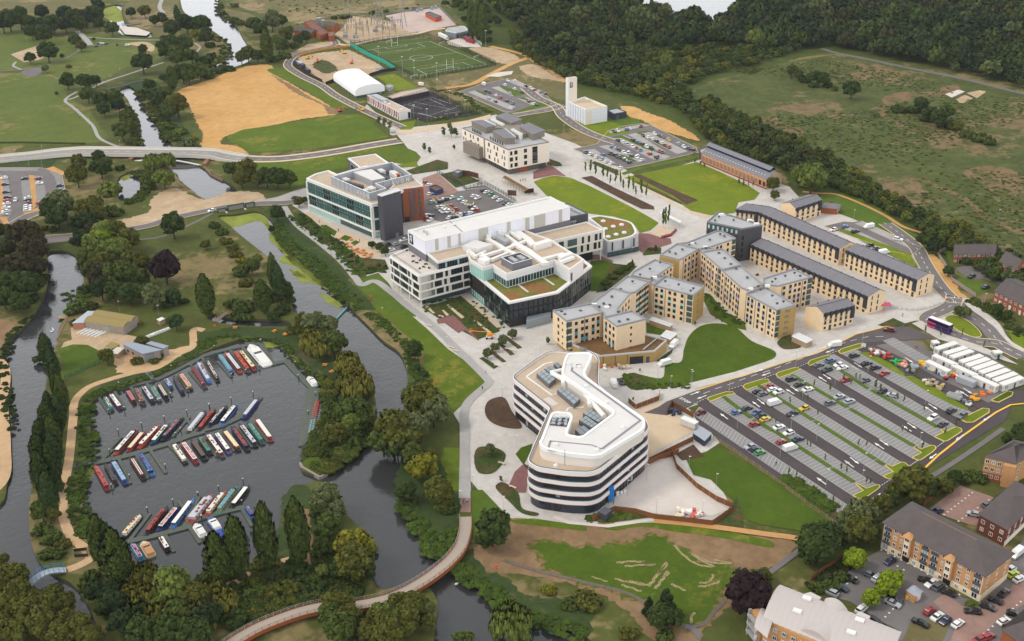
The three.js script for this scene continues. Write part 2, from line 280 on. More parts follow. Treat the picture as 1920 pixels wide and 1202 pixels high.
sheet('dry_field','a1 130 60 330 100 400 130 320 190 200 130',2,MAT.dryField,{smooth:true,rag:1.8});
sheet('dry_field','p 245 0 320 -20 335 30 330 80 285 60 240 40',1,MAT.dryField,{smooth:true,rag:1.8});
sheet('park_lawn','p -80 142 60 138 110 150 128 180 165 205 185 235 200 262 165 270 60 272 -80 274',2,MAT.parkLawn,{smooth:true,rag:1.8});
sheet('park_lawn','p -80 75 50 70 130 72 165 62 250 72 300 80 305 110 250 122 190 150 165 165 120 150 60 132 -80 130',1,MAT.parkLawn,{smooth:true,rag:1.8});
sheet('park_lawn','p -80 20 60 60 60 90 -80 100',1,MAT.parkLawn,{rag:1.8});
sheet('sand_field','a0 1340 680 1603 590 a1 100 580 330 500 490 485 560 560 700 650 900 760 1000 830 1000 860 780 890 480 950 240 1000 170 1030 130 1075 260 1100 330 1150 20 1140 0 1000 a0 1480 930 1420 800 1330 720',2,MAT.sand,{smooth:true,rag:1.8});
sheet('bare_soil','a1 520 560 700 660 880 770 1000 820 1030 850 960 860 900 790 700 700',3,MAT.soil,{smooth:true,rag:1.8});
sheet('lawn','a1 490 520 600 515 680 560 860 660 1000 745 1120 812 1010 815 900 760 740 660 580 585',4,MAT.lawnMid,{smooth:true});
sheet('lawn','a1 175 1030 300 975 600 935 900 880 1010 865 1190 860 1290 910 1290 940 1400 1030 1340 1045 900 1110 560 1140 340 1150 290 1110 220 1070',4,MAT.lawnMid,{round:3});
sheet('lawn','b1 400 95 600 92 870 60 1050 30 1290 -10 1480 -30 1603 20 1640 60 1603 110 1480 110 1400 90 1300 30 1090 62 1090 140 780 210 760 270 640 300 560 290 430 170',4,MAT.lawnMid);
sheet('lawn','b1 1470 120 1603 90 b2 340 130 200 140 60 100',5,MAT.lawn);
sheet('lawn','a3 -250 890 -160 880 -60 900 40 920 150 980 160 1000 100 1010 -10 1025 -80 1030 -190 960',5,MAT.lawn,{smooth:true});
sheet('scrub_ground','p 800 -40 1188 -40 1200 32 1250 38 1300 44 1352 44 1384 12 1408 -40 2000 -40 2000 165 1800 128 1560 98 1500 108 1430 130 1340 150 1300 170 1330 200 1420 245 1500 280 1560 320 1640 380 1760 460 1800 500 1760 480 1700 420 1560 372 1480 350 1470 320 1400 300 1310 250 1200 195 1060 160 1000 110 900 80',1,MAT.scrubGround,{rag:1.8});
sheet('east_field','p 1300 165 1430 128 1500 112 1560 103 1700 125 1840 158 2000 195 2000 560 1920 500 1800 430 1680 380 1600 340 1560 300 1480 262 1400 235 1310 195',2,MAT.eastField,{rag:1.8});
sheet('bare_soil','b5 1150 160 1400 130 1603 200 1603 350 1450 340 1250 260',3,MAT.fieldSoil,{smooth:true,rag:1.8});
sheet('bare_soil','a4 540 740 700 690 900 690 1000 650 1100 640 1090 720 900 740 700 770 600 800',3,MAT.fieldSoil,{smooth:true,rag:1.8});
sheet('bare_soil','a3 1100 900 1300 920 1490 990 1400 1030 1250 1000 1120 940',3,MAT.fieldSoil,{smooth:true,rag:1.8});
ribbon('railway_path','a4 80 365 180 395 400 440 780 520 1130 590 1603 705 1900 760',4.5,4,MAT.asphaltOld);ribbon('dirt_track','a4 470 830 530 790 540 860 650 930 900 1010 1200 1110 1500 1190',4,4,MAT.fieldSoil);
ribbon('dirt_track','b5 680 240 800 225 950 280 1150 370 1240 440 1300 500 1603 640',4,3,MAT.fieldSoil);
sheet('rubble_slab','a4 1010 710 1110 675 1160 690 1060 735',5,MAT.concrete);sheet('rubble_slab','a4 1090 745 1160 715 1220 740 1130 785',5,MAT.dirt);sheet('rubble_slab','a4 1170 700 1270 680 1320 690 1250 740',5,MAT.dirt);
sheet('verge','p 1540 365 1600 365 1700 430 1740 470 1690 472 1640 430 1570 400 1545 395',2,MAT.verge,{smooth:true});
ribbon('footpath','b5 -60 320 60 332 180 338 280 370 400 420 560 500 700 585 830 628',2.2,5,MAT.orangePath);
sheet('sand_strip','b5 870 790 940 800 1010 900 1080 1010 1160 1110 1220 1180 1080 1090 960 960 900 860',4,MAT.sand,{smooth:true,rag:1.8});
sheet('bare_soil','p 880 1040 905 1010 960 975 1060 985 1150 980 1240 990 1330 1003 1430 1010 1490 1015 1470 1055 1390 1090 1400 1110 1320 1180 1310 1202 1230 1202 1180 1150 1100 1105 1000 1080 930 1075 890 1060',2,MAT.soil,{smooth:true,rag:1.8});
sheet('lawn','d3 -150 600 -60 600 60 620 200 620 350 610 470 590 560 560 650 565 720 620 800 680 900 740 1060 730 1130 800 1060 840 980 960 900 1080 780 1110 700 1050 600 960 480 940 300 870 100 820 0 790 -90 740 -130 660',3,MAT.lawnDark,{smooth:true,rag:3});
sheet('verge','d2 850 450 1000 440 1200 470 1328 490 1328 520 1150 500 880 470',3,MAT.lawnMid);sheet('verge','d3 270 500 500 470 700 470 1000 520 1328 590 1328 620 1000 560 700 520 500 490 330 515',4,MAT.lawnMid,{smooth:true});
sheet('river_verge','d2 520 720 610 620 680 760 850 830 900 890 1050 930 1328 960 1328 1200 1230 1150 1000 1070 840 960 700 880 560 790',3,MAT.rough,{smooth:true,rag:1.8});
sheet('lawn','d3 780 60 1000 0 1030 20 1328 200 d4 1100 850 900 880 500 820 370 770 350 680 250 600 130 480 d3 830 170',4,MAT.lawnDark);
const patchy=gm(40,(a,b,c,d)=>mul3(mix3([.085,.115,.016],[.22,.13,.065],sstep(.42,.6,.6*c+.4*b)),.7+.4*d+.2*c));sheet('worn_grass','d3 -200 590 -80 580 60 600 200 600 350 585 470 565 560 535 660 545 740 605 820 660 930 720 1080 710 1160 800 1080 870 1000 990 920 1110 770 1140 690 1070 590 980 460 960 290 890 90 840 -10 800 -120 760 -170 660',2.6,patchy,{smooth:true,rag:2.4});
const trackMat=gm(12,(a,b,c,d)=>mul3(mix3([.11,.12,.03],[.42,.32,.18],sstep(.25,.6,.5*c+.5*d)),.9+.1*b));for(const[t,w]of[['d3 350 718 430 710 550 709',1.1],['d3 400 740 500 732 615 728',1],['d3 550 865 610 790 678 703',1.3],['d3 590 880 640 820 680 763',1.2],['d3 195 803 250 820 305 836',.7],['d3 340 818 450 842 545 860',1],['d3 380 855 450 875 515 900',1],['d3 710 605 780 680 880 735 975 745',1],['d3 820 660 900 700 1000 722 1080 722',1],['d3 865 845 935 832 950 782',.9],['d3 860 867 940 855 1000 825',1],['d3 690 850 740 870 790 895',1.1],['d3 815 1095 822 1050 835 1020',1],['d3 430 830 500 845 560 855',.9]]){const L=ragged(curve(pts(t),false,5).slice(0,-1),.5).slice(0,-3);const m=shade(new THREE.Mesh(strip(L,-w*.36,w*.36,lift(4)),trackMat));m.name=numbered('worn_track');m.userData.kind='structure';scene.add(m);}
ribbon('footpath','d3 -350 700 -200 750 -50 790 60 815 200 850 330 880 450 920 520 960 640 1050 780 1110 890 1100 960 1020 1030 950',1.2,5,gm(30,(a,b,c,d)=>mul3([.15,.125,.1],.7+.4*c+.2*d)));
ribbon('footpath','d3 780 1110 840 1140 870 1190',1.8,5,MAT.asphaltOld);ribbon('footpath','d4 560 1190 640 1130 800 1010',1.8,5,MAT.asphaltOld);
ribbon('footpath','d3 585 455 800 475 1000 500 1328 545 d4 700 910 820 930',2.4,6,MAT.orangePath);
ribbon('footpath','d5 560 300 700 210 800 150 1000 20 1200 -120',1.8,4,MAT.asphaltOld);
const campus=sheet('campus_pavement','p 548 385 575 366 650 345 720 320 770 285 742 250 700 220 680 205 688 196 720 225 760 240 870 228 930 215 1080 270 1160 310 1200 335 1310 300 1330 298 1480 350 1500 372 1480 395 1560 395 1640 425 1730 480 1745 520 1770 560 1800 610 1700 600 1645 632 1500 682 1380 735 1290 765 1350 830 1320 850 1370 950 1330 985 1160 985 1090 985 940 970 885 905 862 880 865 800 850 775 915 715 880 690 800 625 735 552 700 530 640 470 600 420',1,MAT.paving);
sheet('pavement','a2 -110 990 180 950 470 905 640 860 640 885 480 935 180 985 -100 1020',3,MAT.pavingBuff);
sheet('pavement','b3 480 90 560 130 700 200 900 310 1100 420 1180 465 1330 500 1300 520 1180 480 1080 435 900 335 700 225',3,MAT.pavingBuff);
sheet('pavement','b3 0 170 120 110 250 205 160 195 0 225',3,MAT.pavingRed);sheet('pavement','b3 790 630 870 635 960 665 1030 670 1040 710 820 780 790 760',3,MAT.pavingRed);
sheet('pavement','b3 400 800 480 790 600 840 590 865 480 830 400 840',3,MAT.pavingRed);sheet('sand_pit','b3 870 630 950 570 1060 610 1060 640 960 665',4,MAT.pavingBuff);
sheet('pavement','d2 930 105 980 110 950 280 890 280 845 230 880 150',3,MAT.pavingRed);sheet('pavement','d2 540 275 607 275 607 402 540 402',3,MAT.brickPave);
ribbon('footway','d2 575 275 570 0 d2 572 -60 c2 700 1120 870 950 860 930 640 710 430 510 250 370 130 270 0 190 b1 1200 1020 1150 970 1050 850 900 720 700 560 610 430',3.4,4,MAT.pavingGrey);
sheet('footway','p 860 935 882 935 880 850 882 795 862 795 862 850',5,MAT.pavingGrey);
sheet('lawn','c2 0 260 110 270 230 400 400 545 560 700 720 810 860 930 810 1000 590 1190 540 1202 440 1080 400 930 380 800 370 700 300 640 200 560 80 450 0 400',3,MAT.lawnMid);
sheet('lawn','b1 1180 970 1320 930 1400 1010 1450 1100 1603 1202 1603 1260 1400 1230 1150 1030',3,MAT.verge);sheet('river_verge','b1 430 420 590 420 640 500 780 640 930 790 1020 880 1130 1020 1290 1202 1180 1202 1040 1060 850 900 700 760 620 670 560 590 500 500',3,MAT.rough,{smooth:true,rag:1.8});
sheet('lawn','d2 440 0 540 0 535 270 480 270 430 180 420 80',3,MAT.lawnMid);sheet('lawn','d2 615 265 680 262 840 430 840 450 780 470 700 520 620 560',3,MAT.verge);
sheet('river_verge','d2 200 60 420 80 480 270 530 280 525 480 420 660 340 590 260 440 240 380 150 320',3,MAT.rough,{smooth:true,rag:1.8});
sheet('lawn','b3 0 245 80 215 160 198 280 215 420 275 560 345 720 425 880 515 945 555 880 610 800 632 760 570 730 545 600 505 420 485 270 415 100 350',3,MAT.lawn,{round:1.5});
sheet('planting_bed','b3 360 215 440 200 600 285 780 370 905 430 910 455 810 448 700 395 520 300',4,MAT.bedSoil);
sheet('lawn','b3 680 215 820 182 1020 140 1230 98 1400 170 1603 265 b4 700 330 660 380 540 400 510 480 330 497 180 462 b3 1080 390 900 300 780 245',3,MAT.lawn);
sheet('planting_bed','b3 750 200 800 190 1000 280 1240 385 1150 418 1050 350 900 275',4,MAT.bedSoil);sheet('planting_bed','b3 740 235 800 250 1000 340 1130 410 1110 415 960 345 780 260',4,MAT.bedPlants);
sheet('verge','b3 660 180 800 130 870 140 680 195',4,MAT.verge);sheet('verge','b3 860 115 1020 90 1200 50 1250 65 1060 105 900 140',4,MAT.verge);sheet('planting_bed','b3 460 90 640 160 640 200 520 145 440 105',4,MAT.bedPlants);sheet('planting_bed','b3 115 70 200 100 220 125 170 130 100 115',4,MAT.bedPlants);
sheet('lawn','c4 430 840 520 830 640 870 590 960 570 1060 430 1070 420 900'.replace('c4','b3'),3,MAT.lawnDark);sheet('planting_bed','b3 600 860 780 880 700 960 580 1060 470 1080 520 990',4,MAT.bedPlants);sheet('planting_bed','b3 820 790 860 740 960 740 960 785 830 800',4,MAT.bedPlants);
sheet('lawn','c5 -320 590 -270 560 -40 600 0 490 100 480 130 380 170 280 250 210 330 190 420 190 520 220 640 320 815 400 815 440 760 470 500 560 200 650 0 665 -120 680 -270 680',3,MAT.lawnDark,{smooth:true});
sheet('planting_bed','c4 690 900 760 880 870 950 900 985 740 1005 700 960',4,MAT.bedPlants,{smooth:true});
sheet('lawn','c4 1290 280 1330 290 1460 440 1590 510 1603 560 1500 540 1330 440 1280 340',3,MAT.lawnDark);sheet('lawn','c4 850 500 990 560 980 600 850 580',3,MAT.lawnDark);sheet('planting_bed','c4 920 790 1050 700 1040 730 960 800',4,MAT.bedPlants);sheet('planting_bed','c5 830 330 930 270 1010 365 880 380',4,MAT.bedPlants,{smooth:true});
sheet('planting_bed','d2 650 0 760 0 825 45 740 160 655 155',4,MAT.bedPlants,{smooth:true});sheet('planting_bed','d2 760 240 800 215 900 280 930 380 1030 410 1020 425 930 410 850 340',4,MAT.bedPlants,{smooth:true});sheet('planting_bed','c3 30 430 60 370 140 350 200 440 260 545 150 540 60 500',4,MAT.bedSoil,{smooth:true});sheet('lawn','d2 885 40 920 0 990 -25 980 20 935 108',4,MAT.lawnDark);
for(const s of['c2 795 770 825 762 940 830 905 852','c2 860 715 890 705 1000 795 970 803','c2 930 660 960 655 1065 740 1030 750','c2 985 620 1010 610 1120 690 1085 700'])sheet('planting_bed',s,4,MAT.bedPlants);
sheet('garden_bed','e3 520 720 760 670 1090 560 1640 1060 1330 1180 1100 1060 1050 1090 860 950 750 870',2,MAT.bedPlants);sheet('garden_path','e3 860 860 980 840 1340 1190 1320 1195 1150 1050 1040 1080 870 950 760 960 740 900',4,MAT.pavingRed);
for(const s of['e3 570 715 620 710 720 805 690 820','e3 815 770 840 765 920 835 880 850','e3 865 690 910 688 1150 880 1090 885','e3 1260 915 1310 920 1520 1085 1470 1085'])sheet('timber_deck',s,5,MAT.pavingBuff);
sheet('garden_path','e3 1080 565 1120 560 1653 970 1640 1040',5,MAT.pavingBuff);
sheet('terrace','b1 770 480 800 470 1000 590 1290 690 1340 780 1350 820 1190 815 980 650 860 560',3,MAT.pavingBuff);sheet('lawn','b1 885 570 930 570 1010 620 990 655 930 625',4,MAT.lawnDark);sheet('lawn','b1 1030 670 1070 645 1125 665 1080 692',4,MAT.lawnDark);sheet('lawn','b1 1110 705 1150 685 1180 700 1140 728',4,MAT.lawnDark);sheet('planting_bed','b1 680 470 760 490 900 590 1000 680 1190 815 1370 830 1400 900 1180 960 1060 830 900 690 700 520',2,MAT.bedPlants);
sheet('yard','d3 690 60 725 130 850 250 1050 385 950 425 700 420 330 385 345 300 440 220 540 120',3,MAT.concrete);sheet('yard','c3 985 430 1130 380 1240 460 1330 570 1200 640 1060 720 1040 560',3,MAT.creamYard);sheet('apron','d3 -30 420 60 460 280 480 580 440 590 455 300 498 50 475 -50 440',4,MAT.concrete);
sheet('planting_bed','d3 160 420 480 410 560 435 300 470 150 450',5,MAT.bedPlants);sheet('planting_bed','d3 720 40 830 -20 900 60 760 80',5,MAT.bedSoil);sheet('planting_bed','d3 1000 480 1060 380 1100 300 1135 400 1145 500',5,MAT.bedPlants);
sheet('planting_bed','d4 670 470 720 465 1000 650 1100 740 1080 770 930 690 740 540',5,MAT.bedPlants);
sheet('beach','c0 0 150 130 180 60 270 0 400 -60 400 -60 150',2,MAT.soil);ribbon('towpath','p -20 660 8 690 6 760 10 840 6 900 -20 930',3.6,2,MAT.gravelPath);
ribbon('footpath','c1 130 240 60 230 c0 1440 370 1340 420 1180 520 1000 560 820 610 680 660 600 720 560 780 550 900 540 1000 520 1202 d0 420 130 390 330 400 450 450 560 540 640 560 690 500 730 420 760',3.0,3,MAT.gravelPath);
ribbon('footpath','d1 130 870 300 840 400 775 530 725 650 690',2.2,3,MAT.gravelPath);sheet('club_lawn','c0 430 380 560 340 740 380 830 460 760 480 500 590 480 480',3,MAT.lawnDark);sheet('boat_yard','c0 530 220 640 215 900 260 1030 290 1000 330 900 400 740 390 660 350 550 345 460 372 480 330 540 310',3,MAT.dirt);sheet('dirt_yard','c0 880 440 1080 400 1270 380 1440 365 1180 520 1000 555 900 560 870 500',2,MAT.gravelPath,{smooth:true,rag:1.8});
sheet('marina_bank','c0 640 760 760 690 900 640 1100 590 1300 510 1500 420 c1 60 380 200 310 400 280 560 290 700 330 820 430 960 560 1040 700 1030 840 980 980 880 1130 860 1200 1000 1260 1250 1150 1380 900 1380 700 1200 450 1050 330 800 240 500 210 300 220 100 260 c0 1300 480 1000 570 760 650 620 740',1,MAT.rough,{rag:1.8});
sheet('meadow_island','b0 1060 700 1250 640 1420 560 1560 480 b1 40 520 160 700 230 900 230 1050 100 1202 -60 1202 b0 1300 1050 1380 900 1120 820',2,MAT.meadow,{smooth:true,rag:1.8});
sheet('mown_tip','d1 715 90 830 20 940 60 870 160 840 170',2,MAT.lawnDark);
sheet('scrub_spit','d1 100 840 560 660 600 320 640 240 700 230 800 280 960 480 1150 820 900 960 500 960 200 1100 0 1000',1,MAT.rough,{rag:1.8});sheet('dirt_yard','b0 860 540 1100 480 1140 370 1300 290 1540 380 b1 200 320 440 330 440 400 200 420 0 470 b0 1380 510 1010 590 900 570',1,MAT.dirt,{smooth:true,rag:1.8});
sheet('river_verge','p 225 150 290 150 330 190 345 240 380 280 350 290 330 270 300 230 270 180',2,MAT.rough,{rag:1.8});
sheet('bare_strip','d1 730 380 760 380 790 640 760 740 720 700 760 600',2,MAT.soil,{rag:1.8});
ribbon('road','b5 560 560 700 660 790 740 850 850 930 980 1000 1070 1080 1140 c6 1080 -10 1060 50 980 95 900 130 880 170 960 220 1080 275 1230 325 1400 345 1480 385 1603 445',6.5,6,MAT.asphaltOld,{kerb:true,dash:[2.5,3]});ribbon('road','c6 1080 -10 1110 80 1200 140 1310 210 1380 290 1440 350 1500 390',6.5,6,MAT.asphaltOld,{dash:[2.5,3]});
sheet('verge','c6 1010 150 1060 128 1140 150 1240 220 1280 285 1230 295 1120 250 1030 185',8,MAT.lawn,{smooth:true,kerb:true});ribbon('footway','c6 1150 0 1250 90 1370 180 1440 290 1500 345 1603 395',4,5,MAT.paving);sheet('verge','c6 1480 240 1603 270 1603 380 1520 330',6,MAT.lawn);sheet('plaza','c6 545 20 700 -20 960 -40 1040 20 1000 60 880 95 810 120 820 160 700 190 560 170',4,MAT.paving);sheet('planting_bed','c6 500 205 620 150 740 205 620 215',7,MAT.bedPlants);sheet('footway','c6 760 190 830 170 1000 270 1250 350 1420 420 1560 500 1480 480 1200 380 960 310',7,MAT.paving);
sheet('car_park','b5 100 580 250 545 320 550 380 540 830 740 760 800 560 760 420 700 180 610',4,MAT.asphaltOld,{kerb:true});for(const q of['b5 330 560 390 545 830 740 760 755','b5 210 595 290 585 690 775 600 790'])sheet('parking_bays',q,5,MAT.bays2);sheet('verge','b5 205 600 230 595 700 770 740 800 800 880 620 810 440 720',6,MAT.lawn);sheet('verge','b5 620 810 740 780 810 890 760 880',7,MAT.lawn);
sheet('close','b5 1085 895 1150 878 1280 878 1330 930 1480 975 1620 1050 1620 1090 1420 1015 1300 975 1200 975 1130 935',3,MAT.asphaltOld);sheet('garden','b5 1000 770 1160 700 1380 760 1480 800 1420 860 1380 880 1060 870',2,MAT.verge);sheet('garden','b5 1090 940 1200 980 1310 1000 1340 1060 1260 1100 1130 1000',2,MAT.verge);
sheet('car_park','d5 50 905 150 830 280 720 430 640 560 680 680 750 950 935 1055 960 1120 880 1225 790 1240 700 1328 560 1420 560 1420 1230 540 1230 555 1140 430 1080 250 960',3,MAT.asphaltOld);sheet('close','d5 760 960 830 910 950 990 1110 1010 1230 890 1328 770 1400 760 1400 930 1150 1090 1010 1230 860 1230 900 1120 870 1060',4,MAT.brickPave);sheet('car_park','d5 740 380 930 235 1140 310 1060 420 1030 490 930 460 820 420',3,MAT.brickPave);sheet('verge','d5 620 1095 800 1060 870 1085 810 1230 560 1230',5,MAT.dryField);sheet('verge','d5 950 985 1000 940 1070 985 1000 995',5,MAT.lawnDark);
{const L=[];for(const q of['d5 440 640 680 760 960 940','d5 830 420 1010 280','d5 920 460 1120 320','d5 440 1080 560 960','d5 170 890 310 790','d5 1080 1160 1320 950','d5 540 740 590 770'])L.push(...dashes(pts(q),.5,.5,1.6,5*LV+.08));const m=shade(new THREE.Mesh(merge(L),MAT.paint));m.name='bay_marking';m.userData.kind='structure';scene.add(m);}
ribbon('road','b1 160 55 380 75 560 75 800 50 1000 20 1250 -25 a1 1480 1060',7.5,5,MAT.asphaltOld,{kerb:true,dash:[3,5],kw:2.2});
ribbon('road','a1 980 300 1000 330 960 350 860 370 760 395 680 430 640 480 650 510 740 570 900 650 1000 720 1180 815 1340 890 1500 960',5.5,6,MAT.asphaltOld,{kerb:true,dash:[3,5],kw:.9});
ribbon('road','a1 1000 330 1100 340 1300 300 1603 255 a2 200 225 300 215',5,5,MAT.pavingBuff);
ribbon('road','b0 -60 640 60 590 200 510 330 450',7,4,MAT.asphaltOld,{kerb:true});ribbon('road','b0 200 675 450 660 560 650 700 630 900 610 1100 580 1300 520 1600 455 b1 150 440 420 410 600 405 700 395',6,5,MAT.asphaltOld,{kerb:true});
sheet('forecourt','b1 400 390 560 360 700 310 780 290 790 420 690 400 600 410 430 410',4,MAT.pavingGrey);
ribbon('footpath','b0 1050 680 1200 660 1400 580 1600 480',1.8,3,MAT.asphaltOld);
ribbon('footpath','a0 0 535 150 525 320 500 470 450 580 390 640 350 800 340 1000 325 1100 330',2.6,3,MAT.asphaltOld);ribbon('footpath','a0 580 235 640 290 680 340',5,3,MAT.pavingGrey);ribbon('footpath','a0 660 280 800 290 1100 300 1400 310 1500 350 1480 390',2,3,MAT.pavingGrey);ribbon('footpath','a0 580 690 510 730 490 760 540 800 620 870 700 950 750 1040 850 1090 930 1115',2.2,3,MAT.pavingGrey);ribbon('footpath','a0 510 750 560 735 780 620 960 560 1230 470',2.2,3,MAT.pavingGrey);ribbon('footpath','a0 160 525 100 495 120 465',2,3,MAT.pavingGrey);
sheet('play_area','a0 80 410 280 345 400 335 440 380 300 450 180 470',4,MAT.dirt);sheet('turning_area','a0 940 330 1080 315 1160 350 1140 390 1080 370 1020 345',4,MAT.dirt,{smooth:true});sheet('turning_area','a0 160 540 290 510 310 550 240 580',4,MAT.asphaltOld,{smooth:true});
sheet('concrete_apron','a0 890 195 1030 210 1130 245 1100 270 940 260',4,MAT.concrete);
ribbon('footpath','a0 1230 100 1200 60 1215 0 1240 -60',4,3,MAT.pavingGrey);
sheet('compound','a1 990 260 1060 200 1110 120 1300 140 1603 200 1603 260 1300 290 1090 330',3,MAT.dirt);sheet('compound','a1 1370 120 1603 75 a2 0 95 250 55 380 190 230 215 130 240 30 240 -20 215',3,gm(60,(a,b,c,d)=>mul3([.5,.39,.34],.8+.2*b+.2*c)));sheet('concrete_apron','a2 310 310 400 290 540 320 570 355 400 355 320 335',4,MAT.concrete);
sheet('dirt_yard','a1 730 430 860 400 1100 375 1300 470 1380 530 1250 560 1100 540 930 640 890 610 800 540 700 470',3,MAT.dirt,{rag:1.8});sheet('bare_soil','a1 830 480 900 450 1010 530 930 555 850 520',4,MAT.bedPlants,{smooth:true,rag:1.8});
sheet('dirt_yard','a1 660 400 800 330 970 310 985 335 860 365 720 410 630 460',2,MAT.dirt,{rag:1.8});
sheet('lawn','a1 1300 575 1440 555 1603 650 1603 670 1400 690 1370 620',4,MAT.lawn);
sheet('verge','a1 1480 925 1603 905 a2 60 960 40 975 -40 975',4,MAT.lawn);
sheet('embankment','a2 180 590 400 545 560 520 700 480 820 430 920 430 1200 590 1200 760 1060 720 900 600 620 610 420 660 280 670',2,MAT.dryField,{rag:1.8});sheet('dirt_mound','a2 480 365 580 355 760 390 860 440 800 480 680 470 600 430',4,MAT.dirt,{smooth:true,rag:1.8});sheet('dirt_mound','a2 860 500 960 485 1100 560 1190 620 1100 600 960 580',4,MAT.dirt,{smooth:true,rag:1.8});ribbon('dirt_track','a2 640 350 850 400 920 430 800 480 640 560 480 640 300 665',5,5,MAT.sand);ribbon('dirt_track','a2 920 430 1000 480 1150 570 1200 620',4,5,MAT.sand);sheet('pavement','a2 600 575 700 545 810 535 800 560 700 580',5,MAT.concrete);
sheet('sand_strip','a3 100 800 180 800 300 850 450 900 540 950 640 1010 680 1060 560 1030 400 980 260 910 150 870',4,MAT.sand,{smooth:true,rag:1.8});sheet('verge','g3 600 1060 1000 980 1350 920 1603 920 1603 1060 1100 1140 760 1202',3,MAT.verge);sheet('planting_bed','g3 590 1080 720 1030 1000 980 1050 1030 660 1120',4,MAT.bedSoil);sheet('planting_bed','g3 200 900 580 1060 560 1080 180 905',4,MAT.bedPlants);
ribbon('road','a2 820 870 940 850 1060 830 1190 790',6.5,5,MAT.asphaltOld,{kerb:true,dash:[3,5],kw:.8});ribbon('road','a2 900 660 1000 740 1130 800 1190 880 1300 960 1400 1010 1603 1080',6.5,6,MAT.asphaltOld,{kerb:true,dash:[3,5],kw:.8});
sheet('car_park','a2 400 690 560 640 760 595 830 600 960 680 1060 720 1130 790 1090 800 850 850 740 840',4,MAT.asphaltOld,{kerb:true});
for(const s of['a2 470 695 520 682 830 805 780 825','a2 645 660 700 650 840 715 800 725','a2 840 740 920 735 1010 780 960 800','a2 760 610 820 600 1070 705 1030 720'])sheet('parking_bays',s,5,MAT.bays2);
for(const s of['a2 525 685 545 680 620 715 600 720','a2 705 652 725 648 920 705 820 725','a2 850 740 880 733 1010 775 990 780','a2 1010 775 1090 775 1080 795 860 845 800 850'])sheet('verge',s,6,MAT.verge);
sheet('car_park','b3 300 0 480 -40 a3 0 985 110 950 250 930 320 940 660 1110 680 1150 b3 1210 20 1180 40 700 145 620 130 440 60',4,MAT.asphaltOld,{kerb:true});
for(const s of['a3 0 990 250 935 310 945 20 1005','a3 30 1045 120 1020 300 1090 250 1110 470 1180 420 1200 340 1202','a3 150 1015 210 1000 440 1150 380 1140','a3 220 1010 300 990 600 1140 520 1160','b3 370 10 460 0 620 110 570 115','b3 490 -20 560 -30 850 85 790 100'])sheet('parking_bays',s,5,MAT.bays2);
for(const s of['a3 200 995 310 985 320 990 240 1010 480 1120 460 1125','a3 10 1040 100 1020 130 1030 350 1130 330 1140 100 1040','b3 620 30 690 50 780 90 740 95'])sheet('verge',s,6,MAT.verge);
sheet('sports_court','a2 -170 830 60 720 200 690 440 830 560 860 170 920',4,MAT.court);
sheet('car_park','e1 600 130 900 20 1500 -60 b2 660 300 840 270 1060 400 e1 1700 250 900 460 740 420 600 330',3,MAT.asphaltOld);sheet('car_park','b2 370 220 480 180 640 320 580 345 380 380',5,MAT.brickPave);sheet('car_park','b2 60 700 250 640 330 740 180 760 80 760',3,MAT.asphaltOld);
sheet('planting_bed','b2 230 170 480 80 560 100 560 150 300 190',6,MAT.bedPlants);sheet('planting_bed','b2 500 190 640 160 800 240 620 290',4,MAT.bedPlants);
sheet('car_park','b0 -60 140 290 140 380 150 460 180 490 300 330 440 330 480 60 590 -60 620',3,MAT.asphaltOld,{kerb:true});for(const s of['b0 0 190 60 200 90 470 40 560 0 500','b0 155 210 210 205 250 300 240 450 180 480','b0 260 200 320 205 345 330 300 430 270 360','b0 360 155 450 180 490 300 440 300 410 210','b0 -60 140 290 143 280 165 -60 165'])sheet('parking_bays',s,4,MAT.bays);for(const s of['b0 215 195 260 200 280 420 245 460 230 300','b0 340 150 400 130 480 170 500 210 450 190','b0 170 480 290 440 310 460 200 490','b0 0 200 20 210 30 480 70 560 30 570 0 520'])sheet('verge',s,5,MAT.orangePath);
sheet('verge','b0 -60 115 250 80 440 70 380 130 300 155 200 125 -60 140',2,MAT.rough);
